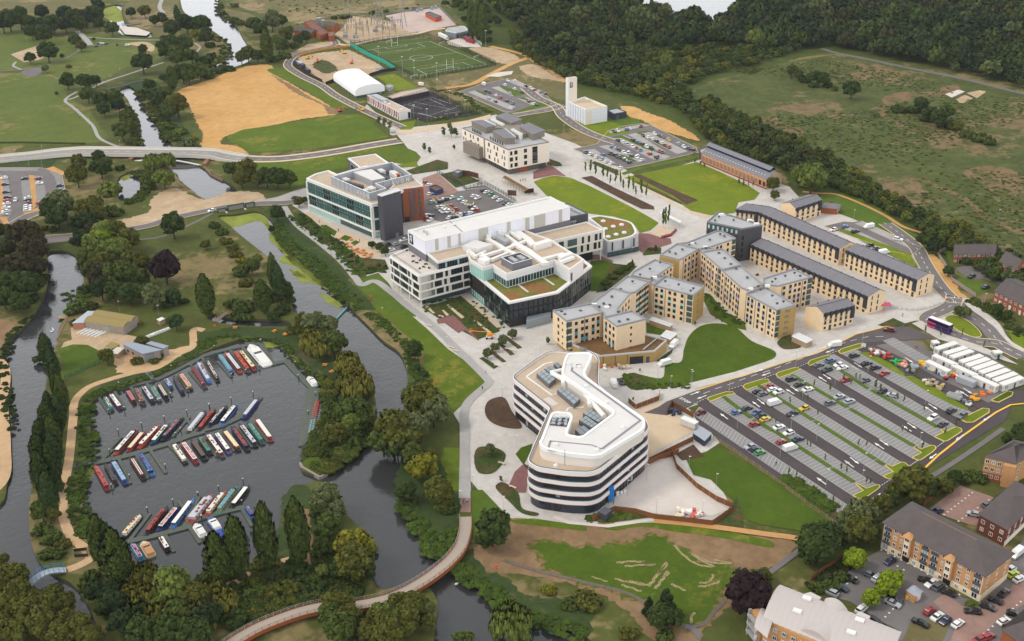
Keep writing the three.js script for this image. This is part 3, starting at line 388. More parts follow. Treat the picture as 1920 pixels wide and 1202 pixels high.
{
const Y=5;
sheet('road','c5 -170 860 -60 815 0 775 230 690 540 590 850 490 1100 420 1420 270 1603 225 c6 560 215 720 210 800 240 930 300 730 315 540 322 380 335 300 370 210 400 0 470 c5 1290 400 1060 480 820 570 570 650 310 745 200 800 100 850 0 880',3,MAT.asphalt);
const lot=sheet('car_park','p 1290 745 1330 742 1400 716 1460 690 1520 668 1575 645 1622 638 1660 640 1760 690 1860 735 1890 750 1895 765 1885 790 1800 840 1700 903 1610 962 1580 985 1470 906 1380 846 1310 797 1302 780 1316 764',2,MAT.asphaltDark);
sheet('road','c6 1400 690 1603 680 1603 790 1500 800 1400 860 1150 1020 960 1170 840 1260 600 1400 540 1330 780 1202 1000 1090 1200 940 1390 810',4,MAT.asphaltDark);
ribbon('kerb_line','c6 1603 792 1500 803 1390 860 1150 1030 960 1180 d5 680 157 450 320',.7,6,MAT.yellow,{straight:true});
ribbon('kerb_line','c5 230 692 540 592 850 492 1100 422 1420 272 1603 227 c6 530 215 700 207',.55,6,MAT.yellow,{straight:true});
ribbon('footway','c5 190 660 540 572 850 470 1100 400 1250 330 1410 250 1603 205',4.4,5,MAT.paving,{straight:true});
const row=(s,n,side)=>{
const[A,B,C,D]=pts(s),len=A.distanceTo(B),m=sheet('parking_bays',[A,B,D,C],Y,MAT.bays),lines=[],y=Y*LV+.0002*layer+.02,k=n??Math.round(len/2.28);
const bar=(P,Q,w)=>{const d=V2(Q.x-P.x,Q.z-P.z),l=d.length(),g=new THREE.PlaneGeometry(l,w);g.rotateX(-Math.PI/2);g.rotateY(Math.atan2(-d.y,d.x));g.translate((P.x+Q.x)/ 2,y,(P.z+Q.z)/ 2);lines.push(g);};
for(let i=0;i<=k;i++)bar(A.clone().lerp(B,i/k),C.clone().lerp(D,i/k),.13);
const q=shade(new THREE.Mesh(merge(lines),M(0xb9b7b2,.9)));q.name='bay_marking';m.add(q);
const e=shade(new THREE.Mesh(strip([A,B],-.15,.15,y+.004),MAT.bays2));e.name='channel_edge';m.add(e);
};
row('p 1311 764 1591 950 1300 779.5 1583 970',47);
row('p 1331 755 1599 931 1356 745 1623 920',45);row('p 1379 741 1644 911 1356.6 744.6 1623.6 919.6',45);
row('p 1399 732 1656 895 1421 724 1678.5 882.5',43);row('p 1442 716 1689 868 1421.6 723.6 1679 882',42);
row('p 1456 708 1710 860 1481 701 1732 847.5',42);row('p 1503 693.5 1744 836.5 1481.6 700.6 1732.6 847',40);
row('p 1516 682 1752 820.5 1542 673.5 1776 810',38);row('p 1563 665 1791 799.5 1542.6 673 1776.6 809.5',37);
row('p 1574 662 1802 788 1600 653 1824 775',36);
row('p 1656 640 1740 690 1676 634 1762 683',12);
const hedge=(s)=>sheet('hedge_strip',pts(s),7,MAT.verge);
const strips=[['p 1356 744.8 1408 785'],['p 1413 789 1449 809'],['p 1449.5 808 1556 877'],['p 1560 880 1600 905'],['p 1422 724 1524 789'],['p 1528 791 1640 862'],['p 1643 864 1657 873'],['p 1485 705 1588 765'],['p 1594 768 1712 837'],['p 1557 683 1627 730'],['p 1634 733 1757 802']];
for(const[s]of strips){const[A,B]=pts(s);const m=shade(new THREE.Mesh(strip([A,B],-.75,.75,0,.5),MAT.verge));m.name=numbered('hedge_strip');tag(m,null,null,null,'structure');scene.add(m);}
sheet('verge','c6 365 410 430 405 600 490 710 572 690 585 600 540',7,MAT.lawn);sheet('verge','c6 700 590 760 585 960 690 1185 830 1180 845 1080 810 900 720',7,MAT.lawn);
for(const s of['f1 265 290 300 262 620 160 740 165 790 205 690 215 560 245 310 345','c5 572 665 590 650 720 610 760 612 775 635 690 660 600 692','c5 820 575 840 560 970 522 1010 535 930 570 845 600','c5 1060 490 1080 470 1190 435 1230 430 1235 445 1150 475 1075 510','c5 1292 405 1310 385 1440 345 1480 340 1490 365 1400 390 1310 420',
'f3 590 710 640 690 790 620 640 490 670 480 850 580 1040 510 1090 515 1100 545 1060 590 800 770 720 780','f3 1160 345 1350 265 1200 140 1240 120 1330 165 1500 85 1560 90 1640 150 1600 220 1340 400 1240 390','f4 700 800 760 770 880 710 730 610 780 590 880 640 1060 565 1130 580 1150 625 1100 680 870 840 820 850','f4 1125 405 1190 375 1300 320 1240 270 1280 260 1350 300 1530 220 1620 250 1640 300 1370 480 1300 490','c6 1130 915 1190 880 1290 830 1340 835 1340 860 1220 935 1170 935'])
sheet('verge',s,8,MAT.lawn,{kerb:M(0xd9bd78,.9)});
sheet('verge','c6 1355 770 1480 700 1520 710 1510 735 1410 785',8,MAT.lawnDark,{kerb:M(0xd9bd78,.9)});
sheet('compound','c6 420 370 540 345 720 320 830 330 870 390 930 400 1100 330 1300 390 1400 470 1603 590 1603 650 1480 680 1370 770 1300 800 1230 740 1000 640 760 540 560 430',4,MAT.asphaltOld);
ribbon('road','c6 450 370 700 490 900 610 1200 750 1330 830',6,5,MAT.asphaltDark,{straight:true});
const marks=[],up=9*LV+.07;
const arrow=(t,x,y,dx,dy)=>{const a=G(t,x-dx/2,y-dy/2),b=G(t,x+dx/2,y+dy/2),d=V2(b.x-a.x,b.z-a.z).normalize(),L=4.6,c=a.clone().add(b).multiplyScalar(.5),s=new THREE.Shape([V2(-L/2,-.2),V2(L*.1,-.2),V2(L*.1,-.6),V2(L/2,0),V2(L*.1,.6),V2(L*.1,.2),V2(-L/2,.2)]),g=new THREE.ShapeGeometry(s);g.rotateX(-Math.PI/2);g.rotateY(Math.atan2(-d.y,d.x));g.translate(c.x,up,c.z);marks.push(g);};
for(const[x,y,f]of[[575,625,-1],[1175,398,-1],[1275,355,1]])arrow('f1',x,y,120*f,90*f);
for(const[x,y,f]of[[1000,1040,-1],[1520,720,-1]])arrow('f2',x,y,120*f,90*f);
for(const[x,y,f]of[[520,115,-1],[625,60,1]])arrow('f3',x,y,120*f,90*f);arrow('f3',1030,730,-110,80);
for(const[x,y,f]of[[600,250,-1],[700,205,1],[80,580,-1],[180,525,1]])arrow('f4',x,y,120*f,80*f);arrow('f4',1090,780,-110,80);arrow('f4',1580,440,-110,80);
for(const[x,y,f]of[[1168,610,-1],[1207,597,1],[925,705,-1],[962,687,1],[1407,523,-1],[1440,508,1]])arrow('c5',x,y,50*f,32*f);
for(const[x,y,f]of[[325,523,-1],[358,507,1],[885,837,-1],[920,820,1],[1150,720,-1],[1180,702,1],[740,470,1]])arrow('c6',x,y,50*f,32*f);arrow('c6',1320,910,-44,30);arrow('c6',1120,1050,-44,30);
for(const[x,y,f]of[[215,717,1],[262,748,-1],[695,548,1],[745,575,-1],[1175,375,1],[1225,402,-1]])arrow('c5',x,y,60*f,-22*f);
for(const[s,on,off]of[['c5 300 712 330 700 380 680 440 662 500 640 580 610 680 575 770 548 860 515 940 480 1000 462 1080 432 1150 408 1260 362 1380 325 1500 295 1603 292',3.2,2.6],['c5 210 795 320 745',.7,.7],['c5 470 690 580 655',.7,.7],['c5 740 600 830 568',.7,.7],['c5 990 520 1070 485',.7,.7],['c5 1210 425 1300 395',.7,.7],['f3 1100 540 1310 400',.7,.6],['f4 640 970 810 850',.8,.4],['f4 1150 610 1320 490',.8,.4]])marks.push(...dashes(pts(s),.2,on,off,up));
const m=shade(new THREE.Mesh(merge(marks),MAT.paint));m.name='road_marking';m.userData.kind='structure';scene.add(m);
globalThis.stopAt={at:G('c4',1140,1085,up),dir:G('c4',1165,1100).sub(G('c4',1110,1070))};
}
function faceOf(A,B,inside){
let d=V2(B.x-A.x,B.z-A.z);const len=d.length();d.normalize();let n=V2(-d.y,d.x);const m=V2((A.x+B.x)/ 2-inside.x,(A.z+B.z)/ 2-inside.z);
if(n.dot(m)<0)n.negate();const dir=V2(n.y,-n.x);const L=dir.dot(V2(B.x-A.x,B.z-A.z))>0?A:B;
return{L,dir,n,len,ry:Math.atan2(n.x,n.y),at:(u,v,o=0)=>P3(L.x+dir.x*u+n.x*o,v,L.z+dir.y*u+n.y*o)};
}
const winCache=new Map();
function winGeo(w,h,bars=0){
const k=`${w.toFixed(2)}_${h.toFixed(2)}_${bars}`;if(winCache.has(k))return winCache.get(k);
const f=Math.min(.12,w*.12),g=[box(0,h/2-f/2,.03,w,f,.1),box(0,-h/2+f/2,.03,w,f,.1),box(-w/2+f/2,0,.03,f,h-2*f,.1),box(w/2-f/2,0,.03,f,h-2*f,.1)];
for(let i=1;i<=bars;i++)g.push(box(-w/2+w*i /(bars+1),0,.03,f*.8,h-2*f,.09));
const r={frame:merge(g),pane:box(0,0,.012,w-f,h-f,.04)};winCache.set(k,r);return r;
}
function win(t,F,u,v,w,h,o={}){
const g=winGeo(w,h,o.bars??0),p=F.at(u,v+h/2,o.off??0).sub(t.position),m=put(t,o.name??'window',g.frame,o.frame??MAT.dark,p.x,p.y,p.z,F.ry);
put(m,o.inner??'pane',g.pane,o.pane??GL.dark);return m;
}
const panelGeo=new THREE.BoxGeometry(1,1,1);
function panel(t,name,F,u,v,w,h,mat,d=.08,off=0){const p=F.at(u,v+h/2,off+d/2-.01).sub(t.position),m=put(t,name,panelGeo,mat,p.x,p.y,p.z,F.ry);m.scale.set(w,h,d);return m;}
function flatBlock(t,P,y0,y1,o={}){
const ph=o.ph??.5,pw=o.pw??.35,I=inset(P,pw);
part(t,'wall',prism(P,y0,y1-ph),o.wall??MAT.buffBrick);part(t,'parapet',prism(P,y1-ph,y1,[I]),o.parapet??o.wall??MAT.grey);
return part(t,'roof',flat(inset(P,pw*.98),y1-ph+.06),o.roof??MAT.greyRoof);
}
const ventGeo=merge([new THREE.CylinderGeometry(.3,.3,.5,8).translate(0,.25,0),new THREE.CylinderGeometry(.62,.62,.22,10).translate(0,.6,0)]);
const vents=(t,s,y,mat=MAT.dark)=>{for(const p of pts(s,y))put(t,'roof_vent',ventGeo,mat,p.x-t.position.x,y-t.position.y,p.z-t.position.z);};
function gableRoof(t,A,B,C,D,eave,ridge,o={}){
const k=o.k??.5,over=o.over??.35,be=o.back??eave,R0=A.clone().lerp(D,k),R1=B.clone().lerp(C,k);
const u=B.clone().sub(A).setY(0).normalize(),w=D.clone().sub(A).setY(0).normalize();const Y=(p,y)=>P3(p.x,y,p.z),th=.16;
const fs=(ridge-eave)/ R0.distanceTo(A),bs=(ridge-be)/ R0.distanceTo(D);
const hip=o.hip??0,r0=Y(R0.clone().addScaledVector(u,hip?hip:-over),ridge),r1=Y(R1.clone().addScaledVector(u,hip?-hip:over),ridge),ho=hip?over:over;
const a=Y(A.clone().addScaledVector(u,-ho).addScaledVector(w,-over),eave-fs*over),b=Y(B.clone().addScaledVector(u,ho).addScaledVector(w,-over),eave-fs*over),c=Y(C.clone().addScaledVector(u,ho).addScaledVector(w,over),be-bs*over),d=Y(D.clone().addScaledVector(u,-ho).addScaledVector(w,over),be-bs*over);
const quad=(list)=>{const pos=[],uv=[];for(const q of list){const n=q.length===4?[0,1,2,0,2,3]:[0,1,2];const e1=q[1].clone().sub(q[0]).normalize();for(const i of n){pos.push(q[i].x,q[i].y,q[i].z);const r=q[i].clone().sub(q[0]);const x=r.dot(e1);uv.push(x,Math.sqrt(Math.max(0,r.lengthSq()- x*x)));}}const g=new THREE.BufferGeometry();g.setAttribute('position',new THREE.Float32BufferAttribute(pos,3));g.setAttribute('uv',new THREE.Float32BufferAttribute(uv,2));g.computeVertexNormals();return g;};
const dn=(p)=>p.clone().setY(p.y-th);
const faces=[[a,b,r1,r0],[c,d,r0,r1]],ends=hip?[[b,c,r1],[d,a,r0]]:[];
const skin=[...faces,...ends],under=skin.map((q)=>q.map(dn).reverse());
const rim=hip?[[a,b],[b,c],[c,d],[d,a]]:[[a,b],[b,r1],[r1,c],[c,d],[d,r0],[r0,a]];
const roof=part(t,'roof',quad([...skin,...under,...rim.map(([p,q])=>[p,dn(p),dn(q),q])]),o.roof??MAT.slate);
part(t,'ridge',tube(r0,r1,.14,6),o.ridgeMat??MAT.dark,roof);
const wallP=[A,B,C,D].map((p)=>Y(p,0)),y0=o.y0??0,ws=[prism(wallP,y0,Math.min(eave,be)- .05)];
if(!hip)for(const[p,q,r]of[[A,D,R0],[B,C,R1]]){const ins=mid([A,B,C,D]),n=p.clone().add(q).multiplyScalar(.5).sub(ins).setY(0).normalize(),e=Math.min(eave,be)- .05,T=[Y(p,e),Y(q,e),Y(q,be-.06),Y(r,ridge-.06),Y(p,eave-.06)],In=T.map((x)=>x.clone().addScaledVector(n,-.3));ws.push(quad([[T[0],T[1],T[2],T[3]],[T[0],T[3],T[4]],[In[3],In[2],In[1],In[0]],[In[4],In[3],In[0]],[T[2],In[2],In[3],T[3]],[T[3],In[3],In[4],T[4]]]));}
if(be>eave)ws.push(box(0,-50,0,.1,.1,.1)),ws.pop();
part(t,'wall',merge(ws),o.wall??MAT.redBrick);
return roof;
}
const CTR=(P)=>at0(P);
const off=(p,q)=>q.clone().sub(p);
{
const h=17.8,front=pts('b1 775 217 1275 415',h),rear=pts('b1 1010 185 1130 150',h);
const P=[...pts('b1 777 217 1268 412 1330 402 1490 310 1530 290 1230 120 1130 150 1010 185 945 156 845 182',h)],c=at0(P);
const t=thing('office_building','glass fronted white framed office with grey rooftop plant screen lettered AVON','office building',c);
part(t,'wall',prism(inset(P,.5),0,h-1.2),GL.blue);const roof=part(t,'roof',prism(inset(P,.4),h-1.2,h-.75),MAT.gravelRoof);part(t,'parapet',prism(P,h-1.6,h,[inset(P,.9)]),MAT.white);
const F=faceOf(P[0],P[1],c),W=F.len,n=8,lv=[3.6,10.1,16.2];
for(const[y,hh]of[[2.9,.9],[9.4,.8]])panel(t,'frame_band',F,W/2,y,W,hh,MAT.white,.5);
for(const u of[.45,W-.5])panel(t,'frame_post',F,u,0,.9,h-1.6,MAT.white,.45,.02);
for(let k=0;k<2;k++){const y0=k?10.2:3.8;panel(t,'spandrel',F,W/2,y0+2.45,W-1.8,.7,MAT.navy,.2);for(let j=0;j<2;j++)for(let i=0;i<n;i++){const w=(W-2)/ n;win(t,F,1 +(i+.5)*w,y0+j*3.15,w-.1,2.4,{bars:2,frame:M(0x7fa79c,.4),pane:(i*7+j*3+k)% 3?GL.teal:GL.dark,name:'curtain_window'});}}
for(let i=0;i<24;i++)win(t,F,1.2 +(i+.5)*(W-2.4)/ 24,.2,(W-2.4)/ 24-.25,2.5,{pane:i<12?GL.pale:GL.teal,frame:i<12?M(0xbfd8d2,.4):MAT.dark,name:'ground_window'});
const E=faceOf(P[1],P[2],c);for(const y of[3.9,10.4])win(t,E,E.len/2,y,E.len-1.4,5.2,{bars:1,pane:GL.teal});panel(t,'frame_band',E,E.len/2,9.3,E.len,.9,MAT.white,.4);panel(t,'frame_band',E,E.len/2,2.9,E.len,.9,MAT.white,.4);for(const u of[.4,E.len-.4])panel(t,'frame_post',E,u,0,.8,h-1.6,MAT.white,.35,.02);win(t,E,E.len/2,.2,E.len-1.6,2.5,{pane:GL.pale});
const T=pts('b1 1312 345 1345 356 1488 312 1452 298',23.2);const tw=part(t,'stair_tower',prism(T,0,23.2,[]),M(0x46464d,.6));part(t,'tower_roof',prism(inset(T,.5),23.2,23.35),MAT.whiteRoof,tw);part(t,'tower_rim',prism(T,23.2,23.7,[inset(T,.4)]),MAT.white,tw);
const FT=faceOf(T[1],T[2],at0(T));for(let i=1;i<6;i++)panel(t,'cladding_joint',FT,FT.len*i/6,.2,.12,22.8,MAT.dark,.05);for(const u of[.62,.7])panel(t,'tower_door',FT,FT.len*u,0,.9,2.3,M(0x76808c,.4),.1);
const B=pts('b2 120 295 205 292 375 270 290 205 b1 1500 200 1440 260',18.6);flatBlock(t,B,0,18.6,{wall:MAT.redBrick,roof:MAT.gravelRoof,parapet:MAT.white,ph:.7});
const FB=faceOf(B[1],B[2],at0(B));for(const[u,y0]of[[.38,0],[.57,1.2],[.8,.6]])for(let k=0;k<5;k++)win(t,FB,FB.len*u,1.2+y0+k*3.1,1.5,2.5,{pane:M(0x55555b,.4),frame:M(0x45454a,.5),bars:1});panel(t,'door',FB,FB.len*.2,0,2.6,2.8,MAT.black,.1);
const Q=pts('b1 1090 64 1300 32 1400 100 1240 128 1185 138',h+.2);flatBlock(t,Q,0,h+.2,{wall:M(0x55555c,.6),roof:MAT.gravelRoof,parapet:MAT.white,ph:.8,pw:.7});const FQ=faceOf(Q[0],Q[4],at0(Q));win(t,FQ,FQ.len*.55,11,FQ.len*.7,5,{frame:MAT.white,bars:2});
const S=pts('b1 968 207 1258 330 1380 293 1303 257 1570 190 1423 97 1270 130 1120 163',h+3.4),Y0=h-.75,Y1=h+3.4;const scr=part(t,'plant_screen',prism(S,Y0,Y1,[inset(S,.35)]),M(0xa3a8af,.5,{metalness:.2}));part(t,'screen_rail',prism(S.map((p)=>p.clone()),Y1,Y1+.18,[inset(S,.4)]),MAT.white,scr);
S.forEach((p,i)=>{const q=S[(i+1)% S.length],f=faceOf(p,q,at0(S)),k=Math.max(1,Math.round(f.len/4));for(let j=0;j<=k;j++)panel(t,'screen_post',f,f.len*j/k,Y0,.16,Y1-Y0,M(0x85898f,.5),.12);});
const pl=part(t,'plant_room',prism(pts('b1 1120 168 1270 148 1372 215 1272 235',h+2.8),Y0,h+2.8),MAT.galv);part(t,'plant_roof',flat(inset(pts('b1 1120 168 1270 148 1372 215 1272 235',h+2.8),.1),h+2.84),MAT.whiteRoof,pl);
for(const[s,y]of[['b1 1040 215 1075 207 1110 222 1075 232',1.6],['b1 1310 148 1345 142 1375 160 1340 168',1.9],['b1 1400 165 1440 155 1490 185 1455 200',2],['b1 1230 285 1270 270 1305 290 1265 300',1.8],['b1 1200 300 1230 292 1250 303 1222 312',1.5]])part(t,'air_unit',prism(pts(s,h+y),Y0,h+y),MAT.whiteRoof);part(t,'air_unit',prism(pts('b1 1450 183 1475 176 1485 190 1460 195',h+2.2),Y0,h+2.2),M(0x9a4a2a,.7));for(const s of['b1 1060 235 1130 262 1200 280 1210 268 1100 240','b1 1290 160 1350 200 1395 225 1405 205 1330 165'])part(t,'pipe_deck',prism(pts(s,h+1),Y0,h+1),MAT.dark);
globalThis.avonFaces=[[faceOf(S[0],S[1],at0(S)),t,Y0],[faceOf(S[3],S[4],P3(S[3].x,0,S[3].z-30)),t,Y0]];
}
{
const base=at0(pts('b2 800 900',0)),t=thing('university_hub','large white campus building with long white hall and duct covered roof','building',base),clad=M(0xe4e1dc,.5),beige=M(0xd8d2c6,.6);
const h=15.2,W=[...pts('e3 80 -5 490 272 1195 92',h),...pts('b2 690 690 420 690 262 742',h)];
part(t,'wall',prism(W,3.7,h-.9),beige);part(t,'parapet',prism(W,h-.9,h,[inset(W,.5)]),MAT.white);part(t,'terrace_floor',flat(inset(W,.48),h-.75),MAT.concrete);
part(t,'ground_wall',prism(inset(W,2.6),0,3.7),GL.dark);
const c=at0(W),F1=faceOf(W[0],W[1],c),F2=faceOf(W[1],W[2],c);
for(const F of[F1,F2])for(let k=0;k<4;k++)panel(t,'floor_band',F,F.len/2,3.7+k*3.6-.28,F.len+.3,.45,MAT.white,.35);
const cols1=[[.04,1.0],[.2,3.4],[.36,1.2],[.5,3.4],[.66,1.2],[.86,3.2]],cols2=[[.11,1],[.235,3],[.40,3.4],[.545,1.3],[.75,5.6],[.94,2.6]];
for(let k=0;k<3;k++){cols1.forEach(([u,w],i)=>win(t,F1,F1.len*clamp(u +(k%2?.03:0),.03,.93),4.3+k*3.6,w*1.5,2.6,{bars:w>2?3:0,pane:i%2?GL.dark:GL.teal}));cols2.forEach(([u,w],i)=>{if(!i)panel(t,'louvre',F2,F2.len*.13,4.2+k*3.6,4.5,2.8,M(0xb9b4aa,.7),.06);else win(t,F2,F2.len*clamp(u +(k%2&&i<5?-.03:0),.1,.94),4.3+k*3.6,w,2.7,{bars:w>2?3:0,pane:i===1?M(0x77756f,.4):GL.dark});});}
for(let i=0;i<12;i++)win(t,F2,F2.len*(.14+.82*(i+.5)/ 12),.3,F2.len*.06,3.1,{off:-2.4,pane:GL.teal});
for(const u of[.02,.3,.6,.99]){const p=F1.at(F1.len*u,0,-.5).sub(t.position);put(t,'column',new THREE.CylinderGeometry(.28,.28,3.7,10).translate(0,1.85,0),MAT.white,p.x,0,p.z);}
for(const F of[F1])for(let i=0;i<30;i++){const p=F.at(F.len*(i+.5)/ 30,h,-1.2).sub(t.position);put(t,'railing_post',box(0,.5,0,.08,1.0,.08),MAT.dark,p.x,h,p.z);}panel(t,'railing',F1,F1.len/2,h+.9,F1.len,.08,MAT.dark,.08,-1.2);
for(const p of pts('e1 340 885 430 970 550 1025 500 1070 430 1050 620 1090 590 1130 540 1150 680 1150',h-.7)){const q=put(t,'terrace_seat',merge([box(0,.35,0,.9,.5,.5),box(.7,.3,.4,.4,.45,.4)]),MAT.black,p.x-t.position.x,h-.75,p.z-t.position.z,p.x);}
const U=pts('e1 640 908 805 1045 1283 930 1405 985 1330 860 1160 795',18.6);part(t,'upper_wall',prism(inset(U,.4),h-.8,17.5),GL.teal);part(t,'parapet',prism(U,17.5,18.6,[inset(U,.5)]),MAT.white);part(t,'roof',flat(inset(U,.45),18.0),MAT.gravelRoof);
{const F=faceOf(U[1],U[2],at0(U));for(let i=0;i<13;i++)win(t,F,F.len*(i+.5)/ 13,h-.5,F.len/13-.15,2.6,{off:-.35,pane:i%5===3?GL.pale:GL.dark});const E=faceOf(U[0],U[1],at0(U));for(let i=0;i<12;i++)win(t,E,E.len*(i+.5)/ 12,h-.5,E.len/12-.2,2.6,{off:-.35,pane:GL.teal,frame:M(0xc8c4bb,.5)});}
const H=24.2,K=[...pts('e1 355 572 615 738',H),...pts('b2 1478 432 1330 352',H)];part(t,'hall_wall',prism(K,10,H-.4),M(0xe3e4ec,.45));part(t,'parapet',prism(K,H-.4,H,[inset(K,.5)]),MAT.white);part(t,'hall_roof',flat(inset(K,.48),H-.12),MAT.whiteRoof);part(t,'hall_base',prism(inset(K,-.06),0,17.8),M(0x6a6a6e,.6));
{const F=faceOf(K[1],K[2],at0(K));for(const[u,w]of[[.075,1.6],[.155,1.6],[.225,1.2],[.385,5],[.56,2],[.69,2.2],[.78,6],[.93,1.8]])panel(t,'louvre',F,F.len*u,17.9,w,6,M(0xb5b2a8,.7),.08);for(let i=0;i<24;i++)panel(t,'cladding_joint',F,F.len*i/24,17.9,.07,5.8,M(0xcfd0d8,.5),.03);
const r=part(t,'roof_seam',strip([K[0].clone().lerp(K[3],.275),K[1].clone().lerp(K[2],.25)].map((p)=>P3(p.x,0,p.z)),-.25,.25,H-.05),M(0x8d8986,.8));const e=inset(K,2.2);part(t,'roof_gutter',strip([e[0],e[3]].map((p)=>P3(p.x,0,p.z)),-.2,.2,H-.06),M(0x9b938c,.8));vents(t,'e1 480 585 905 535 1045 500',H,MAT.white);vents(t,'e1 600 600 640 615 650 640',H,MAT.galv);
const E=faceOf(K[0],K[1],at0(K));const lg=panel(t,'logo_panel',E,3,18.6,3.4,4.6,MAT.black,.12);put(lg,'logo_mark',merge([box(0,.3,.6,.5,.16,.4),box(-.2,.05,.6,.12,.4,.4),box(.2,.05,.6,.12,.4,.4),box(0,-.15,.6,.14,.35,.4)]),MAT.white);}
const D=pts('b3 -100 580 412 480 262 403 -250 500',18.6);flatBlock(t,D,0,18.6,{wall:MAT.darkBrick,roof:MAT.greyRoof,parapet:M(0x4a4b52,.6)});for(const p of pts('b3 285 455 300 465 315 472 330 478 345 485',18.2))put(t,'air_unit',box(0,.6,0,1.4,1.2,1),MAT.galv,p.x-t.position.x,18.1,p.z-t.position.z);
{const F=faceOf(D[0],D[1],at0(D));for(let i=0;i<14;i++)win(t,F,F.len*(.18+.42*i/14),15.5,1.2,1.7,{frame:MAT.white,pane:GL.sky});}
const R=pts('b3 -90 655 400 542 520 602 60 706',15.4);part(t,'wall',prism(R,5.6,14.5),beige);part(t,'parapet',prism(R,14.5,15.4,[inset(R,.5)]),MAT.white);part(t,'roof',flat(inset(R,.45),14.85),MAT.gravelRoof);part(t,'ground_wall',prism(inset(R,3),0,5.6),GL.dark);
{const F=faceOf(R[3],R[2],at0(R));for(let k=0;k<2;k++)[[.1,1.2],[.2,1.2],[.32,2.6],[.5,5],[.66,1.3],[.76,1.3],[.88,1.6],[.95,1.2]].forEach(([u,w],i)=>win(t,F,F.len*(u +(k&&i>3?.015:0)),6.5+k*4.2,w,3.2,{bars:w>2?2:0,pane:i===3?GL.teal:GL.dark}));panel(t,'floor_band',F,F.len/2,10,F.len,.4,MAT.white,.3);panel(t,'floor_band',F,F.len/2,5.6,F.len,.4,MAT.white,.3);for(const u of[.6,.985]){const p=F.at(F.len*u,0,-.6).sub(t.position);put(t,'column',new THREE.CylinderGeometry(.3,.3,5.6,10).translate(0,2.8,0),MAT.white,p.x,0,p.z);}
const E=faceOf(R[1],R[2],at0(R));for(let k=0;k<7;k++)panel(t,'fin',E,E.len/2,6.2+k*1.15,E.len,.35,MAT.white,.5);for(let i=0;i<12;i++){const p=F.at(F.len*(.25+.5*i/12),14.85,-F.len*.12).sub(t.position);put(t,'railing_post',box(0,.5,0,.07,1,.07),MAT.steel,p.x,14.85,p.z);}
for(const q of pts('b3 245 575 262 570 280 566 297 563 312 560',15))put(t,'roof_cowl',merge([new THREE.CylinderGeometry(.35,.35,1.4,8).translate(0,.7,0),new THREE.SphereGeometry(.5,8,6).translate(.2,1.5,0)]),MAT.steel,q.x-t.position.x,14.85,q.z-t.position.z);}
const d=11.8,Q=[...pts('b2 722 908',d),...pts('e2 380 1185 1040 1045 1220 905 1487 695 1300 550 300 450',d)];part(t,'drum_wall',prism(inset(Q,.6),0,d-.8),M(0x2b2422,.5));part(t,'drum_rim',prism(Q,d-.8,d,[inset(Q,1.6)]),MAT.white);part(t,'planted_roof',flat(inset(Q,1.55),d-.3),MAT.sedum);
{const cq=at0(Q),Fs=[faceOf(Q[0],Q[1],cq),faceOf(Q[1],Q[2],cq),faceOf(Q[2],Q[3],cq),faceOf(Q[3],Q[4],cq)];
Fs.forEach((F,j)=>{const n=Math.round(F.len/2.2);for(let k=0;k<3;k++)for(let i=0;i<n;i++){const u=(i+.5)/ n;if(j===0&&u<.34&&k>0)continue;if(j===1&&k===0&&u<.35)continue;win(t,F,F.len*u,.3+k*3.6,F.len/n-.22,3.2,{off:-.55,pane:j===0&&u<.34?GL.pale:j===1?GL.blue:(i*5+k*3)% 7<2?GL.teal:GL.dark,frame:j===3&&k>0?M(0x8f8f8d,.5):MAT.black,name:'curtain_window',bars:0});}});
const p=Fs[1].at(Fs[1].len*.12,0,-1.2).sub(t.position);put(t,'column',new THREE.CylinderGeometry(.35,.35,3.6,12).translate(0,1.8,0),MAT.white,p.x,0,p.z);part(t,'entrance_wall',prism(pts('c2 1150 550 1335 500 1330 420 1160 460',0),0,3.4),GL.sky);
for(const s of['e2 490 940 515 930 650 1035 625 1040','e2 825 845 845 838 995 940 970 948'])part(t,'roof_walkway',prism(pts(s,d),d-.28,d-.12),MAT.concrete);}
const g=18.2,X=[...pts('b2 727 830',g),...pts('e2 40 718 165 682 350 802 985 618 1190 742 1382 608 1210 512 940 345 520 192 180 290 -230 420',g)];const up=part(t,'upper_wall',prism(inset(X,.3),d-.3,g-.9),M(0xdcdcdf,.5));part(t,'parapet',prism(X,g-1.6,g,[inset(X,.6)]),MAT.white);part(t,'roof',flat(inset(X,.55),g-.7),MAT.gravelRoof);
{const cx=at0(X);for(const[i,n]of[[0,6],[1,4]]){const F=faceOf(X[i],X[i+1],cx);for(let k=0;k<n;k++)win(t,F,F.len*(k+.5)/ n,d-.2,F.len/n-.05,5,{off:-.22,pane:GL.pale,frame:M(0xb8d8cf,.4),name:'glass_screen'});}for(const[i,n]of[[2,8],[3,16]]){const F=faceOf(X[i],X[i+1],cx);for(let k=0;k<n;k++)win(t,F,F.len*(k+.5)/ n,d,F.len/n-.12,3.1,{off:-.26,pane:k%4?GL.dark:GL.teal,frame:M(0x9db5b0,.5)});}const F=faceOf(X[5],X[6],cx);win(t,F,F.len*.14,d+.5,.9,3.6,{});}
const duct=(s,w,y=g+.9,hh=1.3)=>{const L=pts(s,y);for(let i=0;i<L.length-1;i++){const a=L[i],b=L[i+1],l=a.distanceTo(b)+ w,m=a.clone().add(b).multiplyScalar(.5);part(t,'duct',box(m.x,y-hh/2+.01*i+rnd()*.03,m.z,l,hh,w,Math.atan2(-(b.z-a.z),b.x-a.x)),MAT.white);}};
